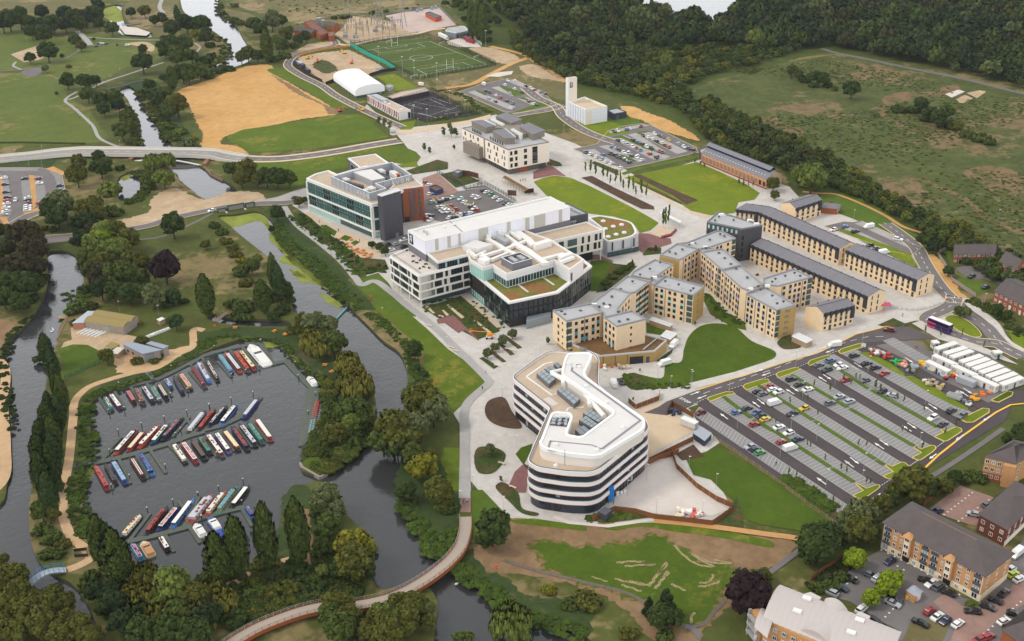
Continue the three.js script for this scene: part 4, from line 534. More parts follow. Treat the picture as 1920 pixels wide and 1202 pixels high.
duct('e2 450 205 640 340 700 400',3.2);duct('e2 400 230 530 320',1.4,g+1.4);duct('e2 100 330 260 420 330 470 440 520',2);duct('e2 180 300 370 260 420 235',1.3);duct('e2 20 560 330 465 620 350 680 370',1.6);duct('e2 480 400 640 490 700 540 850 640',3);duct('e2 20 520 50 560 120 600',1.4);duct('e2 320 260 480 380 430 420',1.5);duct('e2 850 590 1090 530',1.6);duct('e2 1080 630 1220 575',1.8);duct('e2 -40 440 -150 480 -60 560 60 500',1.2);duct('e2 160 600 350 520',1.4);
for(const[s,y]of[['e2 210 310 270 290 390 355 335 378',1.6],['e2 700 395 900 335 950 365 740 425',2],['e2 1030 560 1190 505 1225 530 1070 590',1.5],['e2 60 225 150 215 150 290 85 295',2.4],['e2 230 180 320 175 320 230 240 240',3],['e2 60 640 -30 600 60 570 130 620',1.6]])part(t,'plant_box',prism(pts(s,g+y),g-.7,g+y),s.includes('210 310')?MAT.galv:MAT.white);
const B=pts('e2 278 585 430 672 692 602 535 515',g+2.6),bx=part(t,'plant_enclosure',prism(B,g-.7,g+2.6,[inset(B,.3)]),M(0x6d6e75,.55));part(t,'enclosure_rim',prism(B,g+2.6,g+2.75,[inset(B,.35)]),MAT.white,bx);for(const s of['e2 370 580 420 565 510 620 460 640','e2 480 560 535 545 620 590 570 610'])part(t,'chiller',prism(pts(s,g+2.2),g-.7,g+2.2),MAT.galv);
part(t,'roof_house',prism(pts('e2 -230 430 -70 350 170 410 -20 470',g+2),g-.7,g+2),MAT.whiteRoof);for(const q of pts('e1 920 820 990 810 1030 800 1070 795',18.6))put(t,'roof_cowl',merge([new THREE.CylinderGeometry(.35,.35,1.6,8).translate(0,.8,0),new THREE.SphereGeometry(.5,8,6).translate(.2,1.7,0)]),MAT.white,q.x-t.position.x,18,q.z-t.position.z);
}
{
const P=roundPoly(pts('b3 412 512 500 495 742 540 790 645 560 692 525 668 523 600',8.2),[1,2,5,7,3,1,1],5),t=thing('round_annexe','low pale building with brown planted roof and white round rooflights','building',at0(P));
part(t,'wall',prism(P,0,7.4),M(0xc3c8cf,.5));part(t,'parapet',prism(P,7.4,8.2,[inset(P,.8)]),MAT.white);part(t,'planted_roof',flat(inset(P,.78),7.9),MAT.sedum);
for(const p of pts('b3 525 540 540 597 600 580 663 567 622 640 683 626 562 657',8))put(t,'rooflight',merge([new THREE.CylinderGeometry(1.15,1.25,.45,14).translate(0,.22,0),new THREE.SphereGeometry(1.05,12,5,0,6.3,0,1.2).translate(0,-.1,0)]),MAT.white,p.x-t.position.x,7.9,p.z-t.position.z);
const Q=pts('b3 790 648 560 693',8.2),F=faceOf(Q[0],Q[1],at0(P));for(const u of[.15,.5,.85])panel(t,'slot_window',F,F.len*u,3.2,.7,4.2,GL.dark,.15,.1);for(let i=0;i<6;i++)win(t,F,F.len*(i+.5)/ 6,.2,3.2,2.4,{bars:2,pane:GL.teal,off:.1});
}
{
const P=pts('e4 58 352 820 714 1512 585 745 218',15.4),c=at0(P),t=thing('campus_building','cream panelled block with slate and brown metal top storey','building',c),cream=MAT.cream,met=M(0x80766a,.6);
part(t,'wall',prism(P,3.5,14.9),cream);part(t,'parapet',prism(P,14.9,15.4,[inset(P,.5)]),met);part(t,'roof',flat(inset(P,.45),15.05),MAT.greyRoof);part(t,'ground_wall',prism(inset(P,1.4),0,3.5),M(0x5d534b,.7));
const A=faceOf(P[0],P[1],c),B=faceOf(P[1],P[2],c);
for(const[u,k,w]of[[.07,2,1.6],[.19,2,1],[.255,2,1],[.36,2,1.6],[.03,1,1],[.08,1,1],[.2,1,1.8],[.31,1,1],[.37,1,1.2],[.6,2,1.8],[.715,2,1.1],[.785,2,1.1],[.92,2,1.1],[.575,1,1],[.63,1,1],[.76,1,1.8],[.88,1,1],[.935,1,1],[.605,0,1.8],[.72,0,1.1],[.79,0,1.1],[.92,0,1.2]])win(t,A,A.len*u,4.6+k*3.6,w,2.2,{frame:M(0x5a4a44,.6)});
panel(t,'recess',A,A.len*.5,3.5,1.6,11.4,met,.06);for(const[u,k,w]of[[.08,0,1.4],[.19,0,2.1],[.08,1,2.1],[.2,1,1.4],[.08,2,1.4],[.19,2,2.1],[.42,0,2],[.42,1,2],[.42,2,2]])win(t,B,B.len*u,4.4+k*3.6,w,2.3,{frame:M(0x5a4a44,.6)});for(let k=0;k<6;k++)win(t,B,B.len*.65,4.3+k*1.65,3.4,1.6,{pane:k%3?GL.dark:GL.teal,frame:M(0x5a4a44,.6)});
for(let i=0;i<9;i++)win(t,A,A.len*(.56+.4*i/9),.4,1.5,2.6,{off:-1.35});panel(t,'timber_panel',B,B.len*.4,0,5.5,3.4,M(0x8a4a22,.7),.1,-1.38);for(let i=0;i<3;i++)win(t,B,B.len*(.8+.06*i),.2,1.3,3,{off:-1.3,pane:GL.teal});
for(const[s,hh]of[['e4 203 240 392 216 610 312 452 352',18.8],['e4 560 402 760 362 955 520 772 530',18.8],['e4 612 157 800 90 1062 210 882 272',18.8],['e4 1010 332 1172 262 1446 390 1235 466',18.8]]){const Q=pts(s,hh),w=part(t,'top_storey',prism(inset(Q,.3),15.0,hh-.25),met);part(t,'top_roof',prism(Q,hh-.25,hh),MAT.slate,w);}
const mQ=pts('e4 400 240 560 190 790 300 1060 300 1190 440 960 480 720 350 560 360',17.4);part(t,'middle_roof',prism(mQ,15,17.4),met);
for(const s of['e4 410 225 450 212 620 295 580 312','e4 530 200 570 188 770 285 730 300','e4 730 375 775 360 950 490 900 500','e4 870 370 915 360 1070 450 1035 468']){const Q=pts(s,18.4),w=part(t,'rooflight',prism(Q,15.2,18.4),MAT.white);for(let i=0;i<6;i++){const a=Q[0].clone().lerp(Q[3],(i+.1)/ 6),b=Q[1].clone().lerp(Q[2],(i+.1)/ 6),e=Q[1].clone().lerp(Q[2],(i+.85)/ 6),f=Q[0].clone().lerp(Q[3],(i+.85)/ 6);part(t,'pane',prism(inset([a,b,e,f],.1),18.4,18.46),GL.sky,w);}}
for(const[q0,q1]of[[.2,.42],[.6,.9]])for(let i=0;i<6;i++)win(t,A,A.len*lerp(q0,q1,i/6),15.6,1.3,1.9,{off:-1.35,pane:GL.teal});
const Y=pts('e4 70 578 338 688 458 664 190 556',9.6);part(t,'metal_bay',prism(Y,2.8,9.6),met);
}
{
const P=pts('g3 262 602 590 752 990 686 562 512',10.4),c=at0(P),t=thing('energy_centre','white pleated metal plant building with tall square chimney tower','building',c),pale=M(0xdfe1e6,.45),crm=M(0xe0d6c6,.55);
flatBlock(t,P,0,10.4,{wall:pale,roof:MAT.pavingBuff,parapet:MAT.white,ph:1.4});
const F=faceOf(P[0],P[1],c);for(let i=0;i<7;i++){const p=F.at(F.len*(i+.5)/ 7,0,0).sub(t.position),w=F.len/7,s=new THREE.Shape([V2(-w/2,0),V2(w/2,0),V2(w/2,.8)]),g=new THREE.ExtrudeGeometry(s,{depth:10.2,bevelEnabled:false});g.rotateX(-Math.PI/2);g.scale(1,1,-1);g.index||0;const q=g.attributes.position;put(t,'pleat',new THREE.ExtrudeGeometry(new THREE.Shape([V2(-w/2,0),V2(w/2,-.8),V2(w/2,0)]),{depth:10.25,bevelEnabled:false}).rotateX(-Math.PI/2),pale,p.x,0,p.z,F.ry);}
const T=pts('g3 208 153 375 131 421 148 262 174',25.6),tw=part(t,'chimney_tower',prism(T,0,25.6,[inset(T,.4)]),crm);part(t,'tower_cap',prism(inset(T,.38),24,24.6),MAT.grey,tw);
const E=faceOf(P[1],P[2],c);panel(t,'cladding_strip',E,E.len*.14,0,E.len*.26,8.9,crm,.08);for(let k=1;k<4;k++)panel(t,'cladding_joint',E,E.len/2,k*2.4,E.len,.1,M(0xbfc6d2,.5),.03,.08);
const S=faceOf(T[3],T[2],at0(T)),lg=panel(t,'logo_panel',S,S.len*.33,19.4,S.len*.3,3.4,M(0x2c2430,.5),.12);put(lg,'logo_mark',merge([box(0,.28,.6,.45,.16,.3),box(-.16,.05,.6,.13,.35,.3),box(.16,.05,.6,.13,.35,.3),box(0,-.2,.6,.14,.3,.3)]),MAT.white);
const W=faceOf(T[0],T[3],at0(T));panel(t,'white_side',W,W.len/2,.2,W.len,25.2,pale,.06);
const Q=pts('g3 990 762 1110 832 1352 792 1172 716',4.2),q=thing('plant_store','low dark blue flat roofed store beside the white chimney tower building','building',at0(Q));flatBlock(q,Q,0,4.2,{wall:M(0x2e3440,.6),roof:MAT.greyRoof,parapet:M(0x3a4150,.6),ph:.6});const G2=faceOf(Q[1],Q[2],at0(Q));panel(q,'door',G2,3,0,2.4,2.6,M(0x4a5260,.5),.08);
}
{
const[A,B,D]=pts('a1 1150 740 1370 700 985 620'),u=off(A,B),w=u.length(),v=off(A,D),L=v.length(),c=A.clone().addScaledVector(u,.5).addScaledVector(v,.5),t=thing('sports_dome','white fabric vaulted sports hall with scalloped ribs','sports hall',c),ry=Math.atan2(-u.z,u.x);
const n=16,sec=(y0,k=1)=>{const o=[];for(let i=0;i<=n;i++){const a=i/n*Math.PI;o.push([-Math.cos(a)*w/2,y0+Math.sin(a)**.8*3.6*k]);}return o;};
const ribs=8,pos=[];const vn=v.clone().normalize(),un2=u.clone().normalize();const pt=(x,y,z)=>P3(c.x,0,c.z).addScaledVector(un2,x).addScaledVector(vn,z).setY(y);const rows=[];for(let j=0;j<=ribs*4;j++){const z=-L/2+L*j /(ribs*4),sc=1-.07*Math.abs(Math.sin(j/4*Math.PI));rows.push([[-w/2,1.6],...sec(4.6,sc),[w/2,1.6]].map(([x,y])=>pt(x,y,z)));}
for(let j=0;j<rows.length-1;j++)for(let i=0;i<rows[0].length-1;i++){const a=rows[j][i],b=rows[j][i+1],e=rows[j+1][i+1],f=rows[j+1][i];for(const p of[a,b,e,a,e,f])pos.push(p.x,p.y,p.z);}
const gg=new THREE.BufferGeometry();gg.setAttribute('position',new THREE.Float32BufferAttribute(pos,3));gg.computeVertexNormals();const cap=(row)=>{const s=[];for(let i=1;i<row.length-1;i++)for(const p of[row[0],row[i],row[i+1]])s.push(p.x,p.y,p.z);const q=new THREE.BufferGeometry();q.setAttribute('position',new THREE.Float32BufferAttribute(s,3));q.computeVertexNormals();return q;};
part(t,'fabric_roof',merge([gg,cap(rows[0]),cap(rows[rows.length-1])]),M(0xf1f1f0,.7,{side:THREE.DoubleSide}));const P=[A,B,B.clone().add(v),D].map((p)=>p.clone());part(t,'plinth_wall',prism(inset(P,.4),0,1.7),GL.teal);
const F=faceOf(A,B,c);panel(t,'door',F,w*.85,0,2,2.4,M(0x6d8f8a,.4),.1,-.35);const S=faceOf(A,D,c);for(let i=0;i<14;i++)panel(t,'glazing_bar',S,L*(i+.5)/ 14,0,.16,1.6,MAT.white,.1,-.35);
const Q=pts('a1 1236 714 1476 843 1563 826 1310 706',5.6),q=thing('sports_pavilion','long white pavilion with red and grey vertical stripes','pavilion',at0(Q));flatBlock(q,Q,0,5.6,{wall:MAT.white,roof:MAT.gravelRoof,parapet:M(0xd6d6d6,.5),ph:.5});const f=faceOf(Q[0],Q[1],at0(Q));for(let i=0;i<18;i++)panel(q,'stripe',f,f.len*(i+.5)/ 18,1.6,f.len/30,3.6,i%3===2?MAT.grey:i%3?M(0xb9524a,.6):M(0x7d2a26,.6),.12);for(let i=0;i<14;i++)win(q,f,f.len*(i+.6)/ 14,.3,1.1,1.4);for(const p of pts('a1 1370 770 1400 785 1490 825',5.6))put(q,'air_unit',merge([box(0,.5,0,2,.9,1.2),new THREE.CylinderGeometry(.4,.4,.3,10).translate(0,1,0)]),MAT.white,p.x-q.position.x,5.2,p.z-q.position.z);part(q,'roof_house',prism(pts('a1 1265 712 1300 705 1395 745 1360 755',7),5,7),MAT.galv);const fe=faceOf(Q[1],Q[2],at0(Q));win(q,fe,fe.len*.85,.2,fe.len*.22,4.2);
}
{
const[A,B,D0]=pts('b4 262 98 745 300 862 262'),dv=off(B,D0),C=B.clone().add(dv),D=A.clone().add(dv),c=at0([A,B,C,D]),t=thing('engine_shed','long old brick shed with arched windows and raised slate ridge roof','brick shed',c);
gableRoof(t,A,B,C,D,5.9,9.2,{wall:gm(18,(a,b,c,d)=>mul3([.6,.43,.28],.8+.2*c+.2*d)),roof:MAT.slateLight,over:.3});const Am=A.clone().lerp(D,.33),Bm=B.clone().lerp(C,.33),Cm=B.clone().lerp(C,.67),Dm=A.clone().lerp(D,.67),ax=off(A,B).normalize();Bm.addScaledVector(ax,-2);Cm.addScaledVector(ax,-2);
const mon=part(t,'monitor_wall',prism([Am,Bm,Cm,Dm],7.5,9.8),M(0x2c3350,.6));gableRoof(t,Am,Bm,Cm,Dm,9.8,10.8,{wall:M(0x2c3350,.6),roof:MAT.slateLight,y0:7.6,over:.6});
const F=faceOf(A,B,c),n=17,arch=new THREE.Shape();arch.moveTo(-.8,0);arch.lineTo(.8,0);arch.lineTo(.8,1.9);arch.absarc(0,1.9,.8,0,Math.PI);arch.lineTo(-.8,0);const ag=new THREE.ExtrudeGeometry(arch,{depth:.08,bevelEnabled:false,curveSegments:6}),ring=new THREE.ExtrudeGeometry((()=>{const s=new THREE.Shape();s.moveTo(-1.15,0);s.lineTo(1.15,0);s.lineTo(1.15,1.9);s.absarc(0,1.9,1.15,0,Math.PI);s.lineTo(-1.15,0);s.holes.push(new THREE.Path(arch.getPoints(6)));return s;})(),{depth:.2,bevelEnabled:false,curveSegments:6});
for(let i=0;i<n;i++){const p=F.at(F.len*(i+.5)/ n,1.2,0).sub(t.position),w=put(t,'arched_window',ring,M(0xae6a48,.85),p.x,p.y,p.z,F.ry);put(w,'pane',ag,i>14?GL.dark:M(0x8a7a70,.6));panel(t,'pilaster',F,F.len*i/n+.3,0,.7,5.6,M(0xbd8a66,.85),.25);}
panel(t,'plinth',F,F.len/2,0,F.len,.7,M(0x8a3d25,.85),.3);panel(t,'cornice',F,F.len/2,5.2,F.len,.4,M(0xc28a5c,.85),.3);const G2=faceOf(B,C,c),gp=new THREE.Shape();gp.moveTo(-4,0);gp.lineTo(4,0);gp.lineTo(4,3.2);gp.absellipse(0,3.2,4,1.6,0,Math.PI);const p=G2.at(G2.len/2,0,.02).sub(t.position);put(t,'arched_opening',new THREE.ExtrudeGeometry(gp,{depth:.1,bevelEnabled:false}),MAT.black,p.x,0,p.z,G2.ry);const u=off(A,B);
for(let i=0;i<22;i++){const q=A.clone().addScaledVector(u,(i+.7)/ 23).lerp(D.clone().addScaledVector(u,(i+.7)/ 23),.12);put(t,'rooflight',box(0,0,0,.5,.12,.9).rotateX(0),MAT.white,q.x-t.position.x,6.9,q.z-t.position.z,F.ry);}
const S=pts('b4 245 0 300 -20 330 20 262 40',3.5);const s=thing('shed_annexe','small dark flat roofed annexe at the end of the brick shed','building',at0(S));flatBlock(s,S,0,3.5,{wall:M(0x3d434f,.6),roof:MAT.greyRoof,parapet:M(0x565c66,.6)});
}
const studWin=(t,F,rows,y0,dy,list,tone,o={})=>{for(const[u,kind]of list)for(let k=0;k<rows;k++){const U=u*F.len,seed=Math.abs(Math.floor(u*97))+ k;if(kind===2){win(t,F,U,y0+k*dy-.1,Math.min(2.4,F.len*.2),2.1,{off:0,frame:MAT.dark,pane:GL.teal,bars:1,name:'balcony_window'});continue;}win(t,F,U,y0+k*dy,kind===3?.8:1.25,kind===3?1.0:1.45,{});if(tone&&kind===1&&k<rows-1&&seed%3===0)panel(t,'coloured_panel',F,U,y0+k*dy+1.45,1.3,dy-1.45,tone,.1);}};
const pipes=(t,F,us,y0,y1)=>{for(const u of us)panel(t,'downpipe',F,F.len*u,y0,.16,y1-y0,MAT.dark,.14);};
const even=(n,a=.04,b=.96,kind=1)=>Array.from({length:n},(_,i)=>[lerp(a,b,(i+.5)/ n),kind]);
{
const t=thing('student_block','pale yellow brick student flats with teal panels beside the curved white building','apartment block',at0(pts('e5 600 640',0))),teal=M(0x3f8fa0,.5),mint=M(0x8fd0c8,.5),bk=(s,y0,y1,o={})=>{const P=pts(s,y1);flatBlock(t,P,y0,y1,{wall:MAT.buffBrick,parapet:M(0x8d8e92,.6),ph:.7,...o});return P;};
const A=bk('e5 35 552 428 480 545 574 176 662',2.6,15.5),B=bk('e5 558 622 850 552 988 640 690 715',0,15.2),S1=bk('e5 430 476 640 318 838 374 702 530 748 578 562 620 548 572',0,15.0),S2=bk('e5 642 318 800 196 1026 256 885 362 838 374',0,14.4),S3=bk('e5 862 152 1080 30 1272 82 1046 236 832 192',0,14.0),C=bk('e5 1066 296 1190 197 1590 306 1476 400',0,13.5),K=bk('e5 1026 256 1046 236 1100 205 1190 197 1066 296',0,13.8);
part(t,'undercroft',prism(inset(A,1.2),0,2.6),MAT.goldBrick);
const af=faceOf(A[3],A[2],at0(A)),al=faceOf(A[0],A[3],at0(A)),bl=faceOf(B[0],B[3],at0(B)),bf=faceOf(B[3],B[2],at0(B)),cf=faceOf(C[0],C[3],at0(C)),cr=faceOf(C[3],C[2],at0(C)),s1=faceOf(S1[3],S1[2],at0(S1)),s2=faceOf(S2[3],S2[2],at0(S2)),s3=faceOf(S3[3],S3[2],at0(S3));
studWin(t,af,4,3.7,2.95,[[.07,2],[.27,1],[.44,1],[.56,1],[.74,1],[.88,1]],teal);studWin(t,al,4,3.7,2.95,[[.42,1],[.72,3]],null);studWin(t,bl,4,3.7,2.9,[[.2,1],[.5,1],[.78,1]],teal);studWin(t,bf,4,3.6,2.9,[[.5,3]],null);studWin(t,cf,5,.7,2.6,[[.09,1],[.22,1],[.42,1],[.55,1],[.73,1],[.92,2]],mint);studWin(t,cr,5,1.0,2.6,[[.45,3]],null);studWin(t,s1,4,3,2.8,even(4),teal);studWin(t,s2,5,1,2.7,even(7),mint);studWin(t,s3,5,1,2.6,even(6),mint);
pipes(t,af,[.03,.5,.96],2.6,14.8);pipes(t,cf,[.02,.31,.8],0,12.8);pipes(t,s2,[.3,.7],0,13.6);panel(t,'gold_side',cr,cr.len/2,0,cr.len,12.75,MAT.goldBrick,.05);
const sg=panel(t,'name_lettering',cf,cf.len*.2,4.4,3.2,.28,MAT.black,.12);panel(t,'name_lettering',cf,cf.len*.2,3.9,3,.24,MAT.black,.12);panel(t,'name_lettering',cf,cf.len*.22,3.5,2.4,.22,MAT.black,.12);
vents(t,'e5 125 580 160 608 320 572 715 680 803 660 705 582 640 425 510 530 557 497 618 512 730 350 852 270 930 200 1030 142 1136 75 1188 268 1325 302 1475 342 1448 365 1050 236',14.4);for(const p of pts('e5 588 522 460 492 1080 216',15))put(t,'roof_hood',box(0,.5,0,2,.9,1.2),MAT.white,p.x-t.position.x,14.3,p.z-t.position.z);
const Q=pts('e5 238 905 520 1022 1078 970 1206 858 988 802 690 700 400 800',5),q=thing('podium_building','single storey gold brick podium with brown planted roof below the student flats','building',at0(Q));flatBlock(q,Q,0,5,{wall:MAT.goldBrick,roof:MAT.sedumBrown,parapet:M(0xb9b9ba,.6),ph:.6,pw:.5});const f=faceOf(Q[1],Q[2],at0(Q)),g=faceOf(Q[2],Q[3],at0(Q));panel(q,'loading_opening',f,f.len*.67,0,f.len*.25,3.2,MAT.black,.08);panel(q,'door',f,f.len*.88,0,f.len*.06,2.7,M(0x3d4050,.5),.1);pipes(q,f,[.06,.28,.5],0,4.4);part(q,'roof_rail',strip(pts('e5 960 960 1110 838',5).map((p)=>P3(p.x,0,p.z)),-.3,.3,5.1),MAT.galv);for(const p of pts('e5 315 958 335 960 355 962 372 964',5))put(q,'roof_flue',tube(P3(0,0,0),P3(0,1.8,0),.25,8),MAT.steel,p.x-q.position.x,4.4,p.z-q.position.z);
}
{
const t=thing('student_block','pale yellow brick student flats with lilac panels in a zigzag plan','apartment block',at0(pts('e6 600 700',0))),lil=M(0x8f90b8,.5),bk=(s,y1,o={})=>{const P=pts(s,y1);flatBlock(t,P,0,y1,{wall:MAT.buffBrick,parapet:M(0x8d8e92,.6),ph:.7,...o});return P;};
const D=bk('e6 38 528 215 412 440 470 272 566 242 580',14.4),D2=bk('e6 320 402 612 285 672 282 822 360 548 452 445 470 228 412',14.4),E=bk('e6 468 502 600 476 690 470 875 632 676 682',14.8),E2=bk('e6 678 688 872 638 1098 832 935 892 866 862',14.5),H=bk('e6 1098 772 1412 672 1602 757 1246 850 1100 832',13.6),Gw=bk('e6 922 930 1122 856 1440 1042 1240 1100',13.2),K=bk('e6 442 470 548 452 600 476 468 502',14.2),K2=bk('e6 935 892 1098 832 1122 856 925 928',13.4);
const f1=faceOf(D[3],D[2],at0(D)),fl=faceOf(D[0],D[4],at0(D)),f2=faceOf(D2[4],D2[3],at0(D2)),e1=faceOf(E[0],E[4],at0(E)),e2=faceOf(E2[0],E2[4],at0(E2)),h1=faceOf(H[3],H[2],at0(H)),g1=faceOf(Gw[0],Gw[3],at0(Gw)),g2=faceOf(Gw[3],Gw[2],at0(Gw));
studWin(t,f1,5,1,2.7,[[.2,1],[.42,1],[.66,1],[.88,1]],lil);studWin(t,f2,5,1,2.7,[[.1,1],[.3,1],[.44,1],[.7,1],[.92,2]],lil);studWin(t,e1,5,1,2.75,[[.06,1],[.17,1],[.34,1],[.45,1],[.6,1],[.76,1],[.91,2]],lil);studWin(t,e2,5,.9,2.7,[[.06,1],[.25,1],[.37,1],[.55,1],[.7,1],[.85,1],[.95,1]],lil);studWin(t,h1,5,.8,2.55,[[.2,1],[.38,1],[.52,1],[.64,1],[.8,1],[.94,2]],lil);studWin(t,g1,5,.8,2.5,[[.1,1],[.22,1],[.44,1],[.6,1],[.8,1],[.92,3]],lil);studWin(t,g2,5,1,2.5,[[.08,2],[.5,3]],null);
panel(t,'gold_side',fl,fl.len/2,0,fl.len,13.65,MAT.goldBrick,.05);panel(t,'gold_side',g2,g2.len*.58,0,g2.len*.84,12.4,MAT.goldBrick,.05);for(let k=0;k<5;k++)win(t,g2,g2.len*.55,1+k*2.5,2,.6,{off:.05,pane:MAT.grey});pipes(t,f1,[.06,.55],0,13.6);pipes(t,e1,[.25,.52,.83],0,14);pipes(t,e2,[.18,.5,.97],0,13.7);pipes(t,g1,[.02,.33,.7],0,12.4);pipes(t,h1,[.14,.72],0,12.8);panel(t,'name_lettering',e1,e1.len*.1,4.2,2.6,.3,MAT.black,.12);panel(t,'name_lettering',g1,g1.len*.56,4.1,2.2,.3,MAT.black,.12);
vents(t,'e6 140 512 200 530 270 488 342 442 402 425 550 388 657 330 700 350 515 474 643 525 703 578 766 638 820 682 935 775 1050 865 1070 900 1190 820 1223 790 1323 760 1418 730 1476 760 1190 962 1240 1042 1305 1022',14);for(const p of pts('e6 505 452 1142 848 970 880 380 415',14.4))put(t,'roof_hood',box(0,.5,0,2,.9,1.2),MAT.white,p.x-t.position.x,13.7,p.z-t.position.z);
const Q=pts('e6 522 190 640 86 1092 226 880 264',16.5),q=thing('dark_student_block','dark grey brick student block with light roof at the end of the zigzag','apartment block',at0(Q));flatBlock(q,Q,0,16.5,{wall:MAT.darkBrick,parapet:M(0x77787d,.6),ph:.7});const a=faceOf(Q[0],Q[3],at0(Q)),b=faceOf(Q[3],Q[2],at0(Q));for(let k=0;k<5;k++)for(let i=0;i<7;i++)win(q,a,a.len*(i+.5)/ 7.6,1.6+k*2.9,1.2,2,{pane:k===4?GL.pale:GL.dark});for(let k=0;k<4;k++)win(q,b,b.len*.08,1.5+k*3,1.3,2.2);vents(q,'e6 605 190 645 152 795 186',16.2);for(const p of pts('e6 668 128 960 190 1030 225',16))put(q,'air_unit',merge([box(0,.5,0,2.4,1,1.4),box(1.6,.3,.4,.7,.6,.8)]),MAT.white,p.x-q.position.x,15.8,p.z-q.position.z);
}
function terrace(label,eave,n,depthPx,o={}){
const eh=o.eh??7.2,[A,B]=pts(eave,eh).map((p)=>p.setY(0)),[d0,d1]=pts(depthPx),dv=off(d0,d1),C=B.clone().add(dv),D=A.clone().add(dv),c=at0([A,B,C,D]),t=thing('terrace_block',label,'terraced houses',c);gableRoof(t,A,B,C,D,eh+1.3,o.rh??10.2,{k:o.k??.62,back:o.back??eh+1.3,wall:MAT.buffBrick,roof:MAT.slate,over:.12});
const F=faceOf(A,B,c),w=F.len/n,band=M(0x2a2d36,.55);panel(t,'dormer_band',F,F.len/2,eh-.2,F.len,1.45,band,.22);
for(let i=0;i<n;i++){const u=(i+.5)*w;panel(t,'dormer',F,u,eh-.3,w*.5,1.75,band,.6);const k=win(t,F,u,3.0,w*.42,3.9,{pane:MAT.timberPale,frame:MAT.dark,name:'tall_window',inner:'panel'});put(k,'pane',winGeo(w*.42,1.5).pane,GL.dark,0,1.1,.03);put(k,'pane',winGeo(w*.42,1.3).pane,GL.dark,0,-1.2,.03);if(i%3===1)panel(t,'door',F,u,0,1.1,2.3,MAT.dark,.15);else win(t,F,u,.9,w*.4,1.1);}
const E=faceOf(B,C,c);for(const x of[.25,.6]){win(t,E,E.len*x,.8,.6,1.9);win(t,E,E.len*x,3.6,.6,2);win(t,E,E.len*x,6.4,.6,1.6);}panel(t,'corner_bay',F,F.len-1.0,3,1.9,4,band,.5);vents(t,'',0);for(let i=0;i<Math.floor(n/2);i++){const q=A.clone().lerp(B,(i+.6)/(n/2)).lerp(D.clone().lerp(C,(i+.6)/(n/2)),.7);put(t,'roof_vent',box(0,.3,0,.35,.6,.35),MAT.dark,q.x-t.position.x,9.7,q.z-t.position.z);}
return t;
}
const DEP='b5 790 1150 918 1108';
terrace('short slate roofed end of the rear terrace row beside the lawn','b4 517 468 690 490',5,DEP);terrace('rear slate roofed terrace of pale brick houses behind the grey brick block','b4 690 490 1298 765',16,DEP);terrace('end slate roofed terrace of pale brick houses nearest the east road','b5 262 775 800 1003',14,DEP);terrace('front slate roofed terrace of pale brick houses between flats and rear row','b4 632 735 1512 1128',22,'b5 420 1202 548 1160');terrace('small pale brick gabled terrace beside the main road','c5 1178 133 1412 72',6,'c5 1165 280 1030 222',{k:.4,eh:7});terrace('small pale brick gabled terrace at the north end of the rows','b4 967 462 1166 398',5,'b4 967 550 862 508',{k:.4,eh:7});
